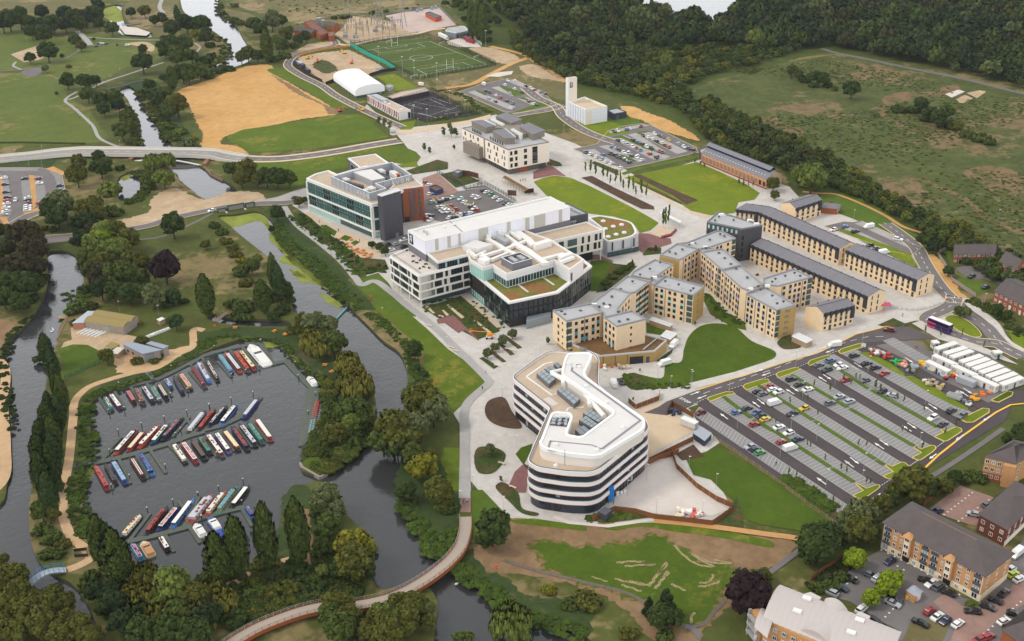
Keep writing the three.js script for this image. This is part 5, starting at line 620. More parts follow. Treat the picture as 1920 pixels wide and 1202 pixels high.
{
const h=15.8,raw=[...pts('e7 150 362 400 178 560 84 770 106 1000 108 1060 172 1050 440 1180 562 1530 792 1578 892',h),...pts('e8 1062 492 960 522 740 517 420 470 320 402',h),...pts('e7 345 1150 550 682',h)],rr=[3,1.5,4,2,3,4,2,2,1.5,4,4,2.5,2.5,3,3,1.5,1.2],P=roundPoly(raw,rr,5),c=at0(raw),t=thing('creative_building','zigzag office with rounded white bands and dark glass between them','building',c);
const core=inset(P,.55);part(t,'wall',prism(core,0,h-1),GL.blue);
[[14.2,15.8,0],[10.6,11.9,.15],[7.1,8.35,.35],[3.7,5.05,.2]].forEach(([y0,y1,o],i)=>{const O=o?inset(P,-o):P;const b=part(t,'white_band',prism(O,y0,y1,[inset(P,.62)]),M(0xe4e2df,.45));part(t,'orange_edge',prism(inset(P,-o-.04),y0-.12,y0,[inset(P,.6)]),M(0xb4552e,.6),b);part(t,'dark_coping',prism(inset(O,.25),y1,y1+.06,[inset(P,.64)]),M(0x55565c,.5),b);});
part(t,'roof',flat(inset(P,.6),h-.7),MAT.gravelRoof);
const n=P.length;for(let i=0;i<n;i++){const A=core[i],B=core[(i+1)% n],mm=A.clone().add(B).multiplyScalar(.5),nn=P[i].clone().add(P[(i+1)% n]).multiplyScalar(.5).sub(mm),F=faceOf(A,B,mm.clone().sub(nn));if(F.len<1.6)continue;if(F.n.y<-.35)continue;const k=Math.max(1,Math.round(F.len/1.9));for(const y of[.4,5.4,8.9,12.2])for(let j=0;j<k;j++)if((j+i)% 9 !==8)win(t,F,F.len*(j+.5)/ k,y,F.len/k-.15,y<1?2.9:1.9,{pane:(i*3+j*5+Math.floor(y))% 6===0?GL.sky:(i+j+Math.floor(y))% 3?GL.dark:GL.blue,frame:MAT.black,off:.01});}
const H=19.6,Q=roundPoly([...pts('e7 732 115 968 110 985 150 908 320 932 362 1152 532 1530 792',H),...pts('e8 1528 70 1078 342 1000 354 720 326 470 266 438 205',H),...pts('e7 455 1010 562 735 612 716 762 726 788 765 722 950 872 975 1200 732 1182 696 662 338 700 180',H)],[2,2,2,3,3,3,3,3,4,3,3,4,4,3,3,2,2,2,1.5,1.5,2,2,3,3],4);
const pent=part(t,'penthouse_wall',prism(inset(Q,.15),h-.7,H-1.3),M(0xd9d2c8,.5));part(t,'penthouse_band',prism(Q,H-1.3,H,[inset(Q,.7)]),M(0xefeeec,.4),pent);part(t,'penthouse_roof',flat(inset(Q,.65),H-.4),MAT.whiteRoof,pent);
const line=(s,w)=>part(t,'roof_gutter',strip(pts(s,H).map((p)=>P3(p.x,0,p.z)),-w/2,w/2,H-.33),M(0x84828a,.7),pent);line('e7 870 230 790 232 775 290 1150 560 1480 800 1090 1090',.9);line('e8 550 190 980 232 1090 275',.5);line('e8 530 280 560 190',.7);line('e8 530 290 940 330',.5);
const well=pts('e7 572 775 755 775 738 868 552 850',H);part(t,'plant_well',prism(well,H-.32,H-.2),MAT.dark);for(let i=0;i<9;i++){const a=well[0].clone().lerp(well[1],(i%3+.5)/ 3),b=well[3].clone().lerp(well[2],(i%3+.5)/ 3),p=a.lerp(b,(Math.floor(i/3)+ .5)/ 3);put(t,'plant_unit',merge([box(0,.3,0,1.2,.5,.8),tube(P3(-1,.4,.6),P3(1,.4,.5),.09)]),MAT.galv,p.x-t.position.x,H-.2,p.z-t.position.z,i);}
for(const s of['e7 415 325 497 287 608 378 543 437','e7 492 277 560 237 632 290 562 328','e7 588 226 632 206 670 242 640 272','e7 625 492 688 460 863 586 800 642','e7 890 732 962 680 1112 790 1050 826','e7 850 802 922 756 1042 842 978 880','e7 810 902 900 856 962 906 872 956']){const K=pts(s,h+1.2),b=part(t,'skylight',prism(K,h-.7,h+1.0),M(0x5d5e63,.6));const m=4;for(let i=0;i<m;i++)for(let j=0;j<2;j++){const q=(u,v)=>K[0].clone().lerp(K[3],u).lerp(K[1].clone().lerp(K[2],u),v),e=inset([q(i/m,j/2),q(i/m,(j+1)/ 2),q((i+1)/ m,(j+1)/ 2),q((i+1)/ m,j/2)],.14);part(t,'pane',prism(e,h+1.0,h+1.08),GL.sky,b);}}
for(const s of['e7 310 362 500 230 580 212','e7 310 362 570 550 640 530','e7 720 715 740 685 900 675'])part(t,'roof_path',strip(pts(s,h-.7).map((p)=>P3(p.x,0,p.z)),-.35,.35,h-.64),MAT.white);part(t,'roof_pad',flat(pts('e7 480 592 545 568 640 640 580 668',h-.6),h-.62),MAT.concrete);
const pipe=(s,r,y)=>{const L=pts(s,y);for(let i=0;i<L.length-1;i++)part(t,'duct',tube(L[i],L[i+1],r,8),MAT.white);};pipe('e7 570 325 690 390 900 530 1110 770',.9,h+1.6);pipe('e7 560 320 690 290',.7,h+1.6);pipe('e7 690 440 690 390',.8,h+1.8);pipe('e7 960 660 960 610',.8,h+1.8);for(const p of pts('e7 745 225 800 255 850 260 925 455 1130 625 1300 880 e8 615 235 1035 290 610 455',H))put(t,'roof_unit',merge([box(0,.35,0,1.2,.7,1),new THREE.CylinderGeometry(.35,.35,.5,8).translate(.2,.8,0)]),MAT.white,p.x-t.position.x,H-.4,p.z-t.position.z);part(t,'mast',tube(pts('e8 705 455',h-.6)[0],pts('e8 705 455',h-.6)[0].setY(h+5),.08),MAT.dark);
globalThis.creative={t,P,raw,h};
}
function brickWin(t,F,n,rows,y0,dy,o={}){for(let k=0;k<rows;k++)for(let i=0;i<n;i++){if(o.skip&&o.skip(i,k))continue;win(t,F,F.len*(i+.5)/ n,y0+k*dy,o.w??1.2,o.h??1.3,{frame:MAT.white,pane:(i+k)% 3?GL.dark:GL.sky,bars:1});}}
{
const[A,B,C0]=pts('g5 62 500 1122 1082 d5 1218 818'),dv=off(B,C0),C=B.clone().add(dv),D=A.clone().add(dv),c=at0([A,B,C,D]),t=thing('apartment_building','four storey orange brick flats with slate hip roof and balconies','apartment building',c),eh=9.5;gableRoof(t,A,B,C,D,eh,13.2,{hip:off(A,D).length()*.5,wall:MAT.orangeBrick,roof:MAT.slateBrown,over:.6,ridgeMat:M(0x8a6a50,.9)});
const F=faceOf(A,B,c),E=faceOf(B,C,c),crm=M(0xe0cfae,.8);for(const f of[F,E])panel(t,'render_band',f,f.len/2,0,f.len,2.3,crm,.08);
const us=[[.05,2],[.13,1],[.2,1],[.265,3],[.35,1],[.435,2],[.53,2],[.615,1],[.68,3],[.775,1],[.855,1],[.945,2]];for(const[u,k]of us){if(k===3){part(t,'porch_bay',(()=>{const p=F.at(F.len*u,0,.5);return box(p.x,5.9,p.z,2.6,6.8,1.2,F.ry);})(),MAT.orangeBrick);const g=new THREE.ConeGeometry(2.0,1.6,4);g.rotateY(Math.PI/4);const p=F.at(F.len*u,9.9,.4).sub(t.position);put(t,'porch_gable',g,MAT.orangeBrick,p.x,p.y,p.z,F.ry);for(let r=1;r<4;r++){win(t,F,F.len*u,.5+r*2.35,1.5,1.4,{off:1.1,frame:MAT.white,bars:1});}panel(t,'cream_panel',F,F.len*u,2.9,1.7,6,crm,.03,1.09);panel(t,'entrance',F,F.len*u,0,2.2,2.1,MAT.black,.2,.05);}else for(let r=0;r<4;r++){win(t,F,F.len*u,.55+r*2.35,k===2?1.7:1.15,k===2?1.7:1.25,{off:r?0:.08,frame:MAT.white,bars:1,pane:(r+Math.round(u*50))% 3?GL.dark:GL.sky});if(k===2&&r)panel(t,'balcony',F,F.len*u,.3+r*2.35,2.0,.9,M(0x4a4f55,.5),.5);}}
for(const u of[.01,.3,.99])panel(t,'downpipe',F,F.len*u,0,.14,9.3,MAT.white,.14);brickWin(t,E,3,4,.55,2.35,{w:1.1,h:1.1});
}
function house(label,frontPx,depthPx,eh,rh,o={}){const[A,B]=pts(frontPx),[e,f]=pts(depthPx),dv=off(e,f),C=B.clone().add(dv),D=A.clone().add(dv),c=at0([A,B,C,D]),t=thing(o.name??'brick_house',label,o.cat??'house',c);gableRoof(t,A,B,C,D,eh,rh,{wall:MAT.redBrick,roof:MAT.slateBrown,...o});return{t,F:faceOf(A,B,c),E:faceOf(B,C,c),A,B,C,D,c};}
{
let q=house('red brick terraced house row with brown roof and porches, nearest the scrub','b5 1065 860 1372 855','b5 1372 855 1372 800',5,7.8);brickWin(q.t,q.F,9,2,.8,2.5,{h:1.1});for(const u of[.1,.33,.6,.9]){panel(q.t,'door',q.F,q.F.len*u+1.4,0,.95,2,MAT.navy,.1);panel(q.t,'porch_roof',q.F,q.F.len*u+1.2,2.2,3,.2,MAT.slateBrown,1);}
q=house('red brick semi detached houses with brown roof at the right edge','b5 1405 915 1520 985','b5 1520 985 1603 920',5,7.8);brickWin(q.t,q.F,5,2,.8,2.5,{h:1.1});brickWin(q.t,q.E,2,2,.8,2.5,{h:1.1});
q=house('red brick terraced houses in front, cut by the right edge','b5 1368 1145 1620 1270','b5 1620 1270 1780 1170',5,7.8);brickWin(q.t,q.F,7,2,.8,2.5,{h:1.1});for(const u of[.2,.5,.8])panel(q.t,'door',q.F,q.F.len*u,0,.95,2,MAT.white,.1);
q=house('small red brick cottage with slate hip roof behind the terraces','b5 75 480 195 492','b5 195 492 220 460',3.4,5,{hip:2.4,roof:MAT.slate,name:'brick_cottage'});brickWin(q.t,q.E,2,1,1,2);put(q.t,'chimney',box(0,5,0,.9,2,.7),M(0x8a4028,.9));
q=house('three storey pale brick flats with hip roof near the top right car park','d5 1060 190 1245 235','d5 1245 235 1420 130',8.6,11.6,{hip:5.5,wall:MAT.orangeBrick,name:'apartment_building',cat:'apartment building'});brickWin(q.t,q.F,5,3,1,2.6);brickWin(q.t,q.E,3,3,1,2.6);panel(q.t,'brick_base',q.F,q.F.len/2,0,q.F.len,2.8,MAT.redBrick,.08);const c2=put(q.t,'porch_bay',box(q.F.at(q.F.len*.85,0,.8).x-q.t.position.x,4,q.F.at(q.F.len*.85,0,.8).z-q.t.position.z,3.4,8,2,q.F.ry),MAT.orangeBrick);
q=house('two storey brown brick flats with grey hip roof behind the orange flats','d5 1030 520 1200 615','d5 1200 615 1420 400',6.4,9.4,{hip:4.5,name:'apartment_building',cat:'apartment building',wall:M(0x6a3626,.9),roof:MAT.slateBrown});brickWin(q.t,q.F,3,2,1.2,2.6);brickWin(q.t,q.E,6,2,1.2,2.6,{w:1,h:1.8});panel(q.t,'render_band',q.E,q.E.len/2,0,q.E.len,1.9,M(0xe0d8c8,.8),.1);
q=house('brown roofed flats cut by the bottom right corner','d5 1180 1202 1300 1290','d5 1180 1202 1420 1010',4,7.5,{hip:5,name:'apartment_building',cat:'apartment building',wall:MAT.redBrick});
q=house('small brown roofed garage block beside the pale brick flats','d5 1140 350 1200 370','d5 1200 370 1260 320',2.6,4.2,{hip:2,name:'garage',cat:'garage',wall:MAT.redBrick});
const K=pts('d5 588 935 640 972 688 935 640 900',0),t=thing('bin_store','tiny square orange brick store with pyramid roof in the residents car park','store',at0(K));part(t,'wall',prism(K,0,2.6),MAT.orangeBrick);const rg=new THREE.ConeGeometry(K[0].distanceTo(K[2])*.56,1.6,4);const f=faceOf(K[1],K[2],at0(K));put(t,'roof',rg.rotateY(Math.PI/4),M(0x9aa0aa,.7),0,3.4,0,f.ry);panel(t,'door',f,f.len*.6,0,1.6,2.2,MAT.white,.1);const f0=faceOf(K[0],K[1],at0(K));panel(t,'yellow_box',f0,.6,0,.7,1.2,MAT.yellow,.4);win(t,f0,f0.len*.5,1.2,.7,.7,{frame:MAT.white});
}
{
const E=8.6,P=pts('p 1462 1101 1430 1160 1640 1262 1690 1190',E),t=thing('vaulted_building','orange brick flats under a long pale corrugated vaulted roof at the bottom edge','building',at0(P)),rm=M(0xb7aea9,.65,{side:THREE.DoubleSide});
part(t,'wall',prism(inset(P,.3),0,E),MAT.orangeBrick);
const vault=(a,b,e,y,rise)=>{const u=off(a,b),v=off(a,e),n=16,m=Math.max(2,Math.round(v.length()/ .8)),pos=[],p=(i,j)=>a.clone().addScaledVector(u,i/n).addScaledVector(v,j/m).setY(y+rise*Math.sin((.08+.92*i/n)*Math.PI)**.8 +(j%2)*.07);for(let i=0;i<n;i++){for(let j=0;j<m;j++){const q=[p(i,j),p(i+1,j),p(i+1,j+1),p(i,j+1)];for(const k of[0,1,2,0,2,3])pos.push(q[k].x,q[k].y,q[k].z);}for(const j of[0,m])for(const k of[a.clone().addScaledVector(v,j/m).addScaledVector(u,.5).setY(y),p(i,j),p(i+1,j)])pos.push(k.x,k.y,k.z);}const g=new THREE.BufferGeometry();g.setAttribute('position',new THREE.Float32BufferAttribute(pos,3));g.computeVertexNormals();return part(t,'vaulted_roof',g,rm);};
vault(P[0],P[1],P[3],E,2.6);const Q=pts('p 1428 1138 1414 1176 1452 1158',E-.6);vault(Q[0],Q[1],Q[2],E-.6,.9);const X=pts('p 1547 1126 1593 1150 1530 1170',E);vault(X[0],X[1],X[2],E-.2,2.6);const Y=pts('p 1500 1185 1556 1210 1530 1170',E);vault(Y[0],Y[1],Y[2],E-.2,2.5);
for(const s of['p 1508 1113 1520 1110 1540 1120 1532 1128','p 1602 1154 1612 1146 1632 1155 1628 1164'])part(t,'roof_box',prism(pts(s,E+.8),0,E+.8),M(0xc2bab5,.6));for(const p of pts('p 1513 1122 1495 1146 1612 1163 1596 1186',E+2.4))put(t,'rooflight',box(0,0,0,2.2,.5,1.4),MAT.white,p.x-t.position.x,E+2.5,p.z-t.position.z,-.5);
const F=faceOf(P[1],P[2],at0(P));brickWin(t,F,12,3,1,2.6);const W=pts('p 1407 1141 1424 1163 1440 1158 1428 1138',E-.4);part(t,'end_wall',prism(inset(W,.2),0,E-.6),MAT.orangeBrick);const B=faceOf(W[0],W[1],at0(W));for(let k=0;k<3;k++){panel(t,'balcony',B,B.len/2,.9+k*2.6,B.len,.9,MAT.galv,.8);for(const u of[.1,.9])panel(t,'balcony_post',B,B.len*u,0,.14,E,MAT.white,.8);}
}
const LEAF={};
{
const tones={d:[.04,.06,.014],m:[.06,.082,.017],o:[.08,.084,.015],l:[.11,.14,.028],b:[.17,.23,.014],s:[.1,.118,.045],p:[.024,.013,.014],r:[.042,.036,.015],y:[.145,.14,.014],g:[.04,.068,.02],k:[.026,.042,.014],w:[.14,.135,.024]};
for(const[k,c]of Object.entries(tones))LEAF[k]=new THREE.MeshPhysicalMaterial({color:new THREE.Color().setRGB(...c),roughness:.9,specularIntensity:.2,vertexColors:true,side:THREE.DoubleSide});
}
const TONEWORD={d:'dark green',m:'mid green',o:'olive green',l:'light green',b:'lime green',s:'silvery green',p:'dark purple',r:'dark brownish',y:'yellow-green',g:'deep green',k:'blackish green',w:'golden green'};
function leafPile(lobes,n,size,seed,o={}){
const r=rngOf(seed),pos=[],nor=[],col=[],q=new THREE.Quaternion(),nrm=P3(0,0,0),Z=P3(0,0,1),v=P3(0,0,0);
const w=lobes.map((l)=>l[3]*(l[4]??l[3])),tot=w.reduce((a,b)=>a+b,0),pick=()=>{let k=r()*tot,i=0;while((k -=w[i])>0&&i<w.length-1)i++;return lobes[i];};
let made=0,tries=0;
while(made<n&&tries++<n*8){
const L=pick(),th=r()*6.2832,cz=lerp(o.down??-.75,1,r()),s=Math.sqrt(Math.max(0,1-cz*cz)),d=P3(s*Math.cos(th),cz,s*Math.sin(th)),k=.74+.42*r()*r()+ .1*r(),p=P3(L[0]+ d.x*L[3]*k,L[1]+ d.y*(L[4]??L[3])*k,L[2]+ d.z*L[3]*k);
if(p.y<(o.floor??-9))continue;
let hid=false;for(const m of lobes)if(m !==L){const a=(p.x-m[0])/ m[3],b=(p.y-m[1])/(m[4]??m[3]),c=(p.z-m[2])/ m[3];if(a*a+b*b+c*c<.55){hid=true;break;}}if(hid)continue;
nrm.copy(d).multiplyScalar(.9).add(P3(r()- .5,(r()- .5)*.8+.25,r()- .5).multiplyScalar(1.5)).normalize();q.setFromUnitVectors(Z,nrm);
const a=size*(.6+.8*r()),b=a*(o.long??1)*(.7+.4*r()),roll=o.long?Math.PI/2 +(r()- .5)*.5:r()*6.28,t=.62+.76*r(),hue=(r()- .5)*.22,c=[t*(1+hue),t,t*(1-hue*.5)];
let cor;if(o.long){const side=P3(-Math.sin(th),0,Math.cos(th));cor=[[-a/2,-b*.6],[a/2,-b*.5],[a*.35,b*.5],[-a*.35,b*.6]].map(([x,y])=>p.clone().addScaledVector(side,x +(r()- .5)*a*.2).add(P3(d.x*-y*.12*(o.lean??1),y,d.z*-y*.12*(o.lean??1)))).reverse();}
else{const cs=Math.cos(roll),sn=Math.sin(roll);cor=[[-.5,-.36],[.42,-.5],[.5,.4],[-.38,.5]].map(([x,y])=>v.set((x*cs-y*sn)*a,(x*sn+y*cs)*b,(r()- .5)*a*.3).applyQuaternion(q).add(p).clone());}
const sn2=d.clone().multiplyScalar(.8).add(nrm.clone().multiplyScalar(.6)).normalize();
for(const i of[0,1,2,0,2,3]){pos.push(cor[i].x,cor[i].y,cor[i].z);nor.push(sn2.x,sn2.y,sn2.z);col.push(...c);}
made++;
}
for(const L of lobes){
const g=new THREE.IcosahedronGeometry(.93,o.core??0),P=g.attributes.position;
for(let i=0;i<P.count;i++){v.fromBufferAttribute(P,i);const j=.84+.12*Math.sin(v.x*9.1+v.y*7.3+v.z*8.7+seed);pos.push(L[0]+ v.x*L[3]*j,Math.max(o.floor??-9,L[1]+ v.y*(L[4]??L[3])*j),L[2]+ v.z*L[3]*j);nor.push(v.x,v.y,v.z);col.push(.8,.8,.8);}
}
const g=new THREE.BufferGeometry();g.setAttribute('position',new THREE.Float32BufferAttribute(pos,3));g.setAttribute('normal',new THREE.Float32BufferAttribute(nor,3));g.setAttribute('color',new THREE.Float32BufferAttribute(col,3));return g;
}
function roundLobes(seed,n,flatten=1,lift=.35){
const r=rngOf(seed),L=[[0,lift+.82*flatten,0,.62,.66*flatten]];
for(let i=0;i<n;i++){const a=i*2.39996+r()*.7,h=(i+.5)/ n,e=lerp(-.6,1,h),s=Math.sqrt(1-Math.min(.95,e*e*.9)),k=.55+.16*r(),q=.26+.17*r();L.push([Math.cos(a)*s*k,lift +(.82+e*.62)*flatten,Math.sin(a)*s*k,q,q*.9*flatten]);}
return L;
}
const trunkGeo=(()=>{const P=[tube(P3(0,-.05,0),P3(.02,.6,0),.075,7,.05)];for(let i=0;i<4;i++){const a=i*1.6+.4;P.push(tube(P3(.01,.4+i*.05,0),P3(Math.cos(a)*.4,.85+.08*i,Math.sin(a)*.4),.035,5,.012));}return merge(P);})();
const poleTrunk=merge([tube(P3(0,-.02,0),P3(0,.5,0),.022,6,.014),tube(P3(0,.12,0),P3(.05,.3,.02),.008,4,.004),tube(P3(0,.15,0),P3(-.05,.34,.03),.008,4,.004)]);
const twigTrunk=merge([tube(P3(0,0,0),P3(0,1.5,0),.05,5,.03),tube(P3(0,.9,0),P3(.3,1.5,.1),.02,4,.01),tube(P3(0,1.0,0),P3(-.3,1.6,-.12),.02,4,.01)]);
const CROWN={o:[],p:[],w:[],c:[],b:[],s:[]};
for(let i=0;i<5;i++)CROWN.o.push(leafPile(roundLobes(20+i,15,.95+.08*(i%3)),1750,.155,100+i));
for(let i=0;i<3;i++){const r=rngOf(300+i),L=[];for(let k=0;k<44;k++){const h=.1+.88*(k+.5)/ 44,x=(h-.1)/ .9,rr=.15*Math.sin(Math.PI*x**.85)**.62,a=k*2.4+r(),q=.35+.25*r();L.push([Math.cos(a)*rr*q,h*.96,Math.sin(a)*rr*q,.02+rr*(.92-q),.085]);}CROWN.p.push(leafPile(L,2300,.016,310+i,{long:2.4,lean:-2,down:-.5}));}
for(let i=0;i<2;i++){const r=rngOf(400+i),L=[[0,1.0,0,.65,.55]];for(let k=0;k<16;k++){const a=k*2.4,h=k/16,s=.78*Math.sqrt(1-h*h*.8);L.push([Math.cos(a)*s,.62+h*.75+r()*.08,Math.sin(a)*s,.24+.08*r(),lerp(.55,.26,h)]);}CROWN.w.push(leafPile(L,1900,.08,410+i,{long:2.8,lean:1,floor:.06}));}
for(let i=0;i<2;i++){const r=rngOf(500+i),L=[];for(let k=0;k<22;k++){const h=(k+.5)/ 22,s=.62*(1-h)**.75,a=k*2.4;L.push([Math.cos(a)*s,.2+h*2.1,Math.sin(a)*s,.26*(1-h*.55)+ .05*r(),.26]);}CROWN.c.push(leafPile(L,1500,.12,510+i,{floor:.05}));}
for(let i=0;i<4;i++){const r=rngOf(600+i),L=[[0,.25,0,.6,.5]];for(let k=0;k<9;k++){const a=k*2.4,s=.5+.25*r();L.push([Math.cos(a)*s,.18+.45*r(),Math.sin(a)*s,.28+.14*r(),.3+.1*r()]);}CROWN.b.push(leafPile(L,420,.22,610+i,{floor:0}));}
for(let i=0;i<3;i++){const L=[];const r=rngOf(700+i);for(let k=0;k<8;k++)L.push([(r()- .5)*.8,1.0+k*.27,(r()- .5)*.8,.4+.16*r(),.34]);CROWN.s.push(leafPile(L,180,.3,710+i));}
const KIND={o:['broadleaf_tree','tree','round tree'],p:['poplar_tree','tree','tall narrow poplar'],w:['willow_tree','tree','drooping willow'],c:['conifer_tree','tree','pointed conifer'],b:['shrub','bush','low bush'],s:['sapling','young tree','thin young tree']};
const protoTree={};let treeNo=0;
function growTree(kind,tone,P,r,h,label,group){
const v=treeNo++ % CROWN[kind].length,key=kind+tone+v;let o;
if(!protoTree[key]){
o=new THREE.Group();o.name=numbered(KIND[kind][0]);scene.add(o);
const c=shade(new THREE.Mesh(CROWN[kind][v],LEAF[tone]));c.name=kind==='b'?'foliage':'crown';o.add(c);
const t=shade(new THREE.Mesh(kind==='p'?poleTrunk:kind==='s'?twigTrunk:trunkGeo,MAT.bark));t.name=kind==='b'?'stem':'trunk';o.add(t);if(kind==='b')t.scale.setScalar(.4);if(kind==='c')t.scale.setScalar(.8);
protoTree[key]=o;
}else{o=protoTree[key].clone();o.name=numbered(KIND[kind][0]);scene.add(o);}
o.position.copy(P);o.rotation.y=(treeNo*2.7)% 6.28;const j=.94+.12*((treeNo*.618)% 1);if(kind==='p')o.scale.set(h*r,h,h*r);else o.scale.set(r*j,h,r/j);
o.userData={label,category:KIND[kind][1]};if(group)o.userData.group=group;return o;
}
function trees(tile,where,list){
const all=list.trim().split(/\s+/).map((s)=>{const[x,y,r,kt,h]=s.split(',');return{x:+x,y:+y,r:+r,k:kt[0],t:kt[1],h:h&&+h};}).sort((a,b)=>a.x-b.x),sc=TILE[tile][2];
all.forEach((e,i)=>{
let P=G(tile,e.x,e.y),R=e.r/sc/pxPerM(P),H;
for(let k=0;k<4;k++){const m={o:.95,b:.35,w:.8,c:1.2,s:1.4,p:0}[e.k]*R;P=G(tile,e.x,e.y,e.k==='p'?(e.h/sc/pxPerM(P)/ .9)*.5:m);R=e.r/sc/pxPerM(P);}
P.y=0;if(e.k==='s'&&tile==='b3')R*=1.4;let sx=R,sy=R*(e.h?e.h/e.r/2:1);
if(e.k==='p'){H=e.h/sc/pxPerM(P)/ .9;sy=H;sx=R /(.15*H);}
if(e.k==='o'){sy=R*(e.h?e.h/e.r/1.9:1);}
const word=`${TONEWORD[e.t]} ${KIND[e.k][2]}`,nth=all.length>1?`, ${ORD[i]} from left,`:'';
growTree(e.k,e.t,P,sx,sy,`${word}${nth} ${where}`);
});
}
trees('a0','at the top left park edge','70,165,80,od 20,185,70,ok 150,150,80,od 230,180,60,od 310,95,58,ok 400,190,75,od 330,200,60,ok 235,250,55,od 330,270,70,od 490,110,60,ok 560,150,70,od 640,140,70,ok 690,110,60,od 740,60,50,ok 730,120,60,od 490,190,60,ok 600,190,60,od 720,10,40,ok');
trees('a0','by the play area and park drive','745,190,45,od 840,220,55,om 560,310,50,om 608,352,40,oo 355,395,80,od 225,440,45,od 468,425,18,og 425,705,16,od 340,520,28,os 515,500,26,bo 880,340,9,od 705,298,14,od 1073,380,40,od 1070,480,82,od');
trees('a0','around the wooden park footbridge','505,620,60,od 640,620,65,od 720,610,45,od 660,720,60,om 750,760,62,od 860,740,70,om 780,830,55,od 890,800,55,ok 960,900,65,om 915,990,72,om 975,960,55,oo 990,1060,50,bm');
trees('a0','on the wooded island below the river','985,100,40,od 1085,90,50,oo 1220,150,45,od 1290,220,70,od 1400,190,70,ok 1480,200,60,od 1330,110,28,pg,130 1465,265,38,oy 1540,290,50,ok 1550,240,40,od 1160,160,40,od 1270,350,80,od 1380,340,75,om 1240,400,50,od 1330,440,80,om 1440,430,60,om 1540,450,70,bd 1590,420,40,bd');
trees('a0','between the park river and sand field','1230,590,35,od 1290,590,45,pm,170 1370,560,70,od 1420,580,60,om 1500,540,70,om 1570,570,50,bm 1150,700,80,bd 1120,650,50,od 1240,720,65,om 1180,760,60,od 1330,800,90,oo 1270,850,60,om 1220,900,50,bd 1350,990,60,bl 1290,950,50,bm 1410,1080,65,bs 1450,1040,40,by 1270,1030,40,bm 1020,1080,30,bo 1090,690,40,bd');
trees('a1','along the far river bend','20,290,55,od 10,190,60,od 60,340,40,bd 60,530,40,bm 20,560,50,bd 110,530,45,bm 170,510,45,bm 210,520,40,bd 340,420,60,om 290,440,50,om 410,430,50,od 380,190,60,om 440,230,60,od 520,170,75,os 590,160,50,om 480,350,50,pm,230 560,310,50,ol 620,280,60,oo 650,240,40,om 600,350,60,om 545,440,50,bm 620,420,50,bm 720,310,45,od 775,285,45,od 690,350,40,om 240,150,40,bm 140,50,25,bm 110,80,25,bm 150,100,25,bd 235,40,35,bs 280,170,40,bm 1270,95,25,bd 1380,85,25,bm 1050,130,30,bm 990,135,25,bd 1530,65,20,bd 1590,65,20,bd 1100,125,25,bd');
trees('b0','between the west car park and river','580,210,85,oo 590,110,60,oo 755,150,78,od 740,70,55,od 800,110,50,om 820,300,95,bl 900,140,40,bd 450,430,105,os 380,470,90,od 430,520,90,od 650,470,90,oo 700,440,90,oo 650,560,80,ok 750,500,60,oo 860,470,70,bm 560,560,60,od 330,590,40,bo 400,600,40,bm');
trees('b0','at the arched bridge island','1150,100,75,wl 1250,90,70,wl 1150,240,60,om 1230,230,80,ol 1130,280,50,bm 1080,330,30,bm 970,390,40,bm');
trees('b0','on the dark west river bank','30,620,60,oo 130,640,90,or 220,660,110,or 290,720,70,or 70,760,60,or 240,780,110,or 40,900,80,or 140,900,110,or 250,900,100,or 330,960,50,bd 60,1020,90,od 180,1040,110,od 270,1030,80,od 30,1130,90,od 150,1160,90,od 240,1120,60,bd -40,800,90,od -30,1000,90,od -60,620,80,or');
trees('b0','in the grove east of the river bridge','620,690,80,ok 700,620,70,or 770,680,90,ob 800,640,100,ol 880,640,90,oo 960,690,95,oo 720,740,100,ol 830,780,100,ol 900,760,90,ol 650,850,80,om 740,870,100,oo 1000,850,90,oo 1060,860,80,oo 880,950,110,om 760,960,100,or 690,940,80,od 980,960,90,om 1060,970,70,om 1240,900,128,op 640,1050,60,bd 760,1060,80,ok 860,1080,80,od 960,1100,80,od 1050,1090,70,om 1150,1120,90,os 1300,1110,65,og 1260,1160,50,bd 1380,1140,40,bd');
trees('b0','standing alone on the meadow lawn','1300,590,95,od 1545,720,40,oo');
trees('b1','on the meadow side of the duckweed channel','90,570,45,bm 140,620,50,bm 180,690,50,bo 220,740,50,bo 250,790,50,bo 290,830,50,by 270,900,50,bm 410,830,45,ol 370,890,65,om 290,930,60,bm 330,1000,60,bo 230,1160,70,bm');
trees('b1','on the poplar point above the narrow stream','530,930,48,pm,290 570,1010,55,pg,300 620,1050,60,od 640,1090,50,od 560,1120,70,od 660,1130,40,bm');
trees('b1','by the narrow stream and lock','450,1110,70,pm,250 20,1110,75,pm,330');
trees('b1','beside the road bridge approach','220,160,60,om 330,170,85,oo 290,230,70,oo 480,220,80,od 560,220,85,od 650,230,65,om 410,250,50,oo 560,490,62,od 720,400,40,oo 765,385,25,om 1270,720,30,og 1330,740,35,om 1370,770,35,om 520,600,25,ok');
trees('c0','in the poplar row on the west spit','345,392,61,pd,264 290,450,50,bd 390,512,61,pg,264 420,632,49,pd,300 460,722,53,pm,312 360,782,41,pg,180 360,912,73,pd,288 440,862,57,pg,300 310,1042,69,pd,276 400,1022,65,pm,324 290,1142,73,pd,264 400,1142,65,pg,276');
trees('d0','at the south end of the west spit','250,162,63,pd,299 320,112,59,pd,299 300,292,63,pg,310 350,250,50,od 260,400,70,om 330,420,50,oo 260,510,70,bm 320,560,70,bm 390,600,50,bo 290,660,50,bm 360,660,50,bm');
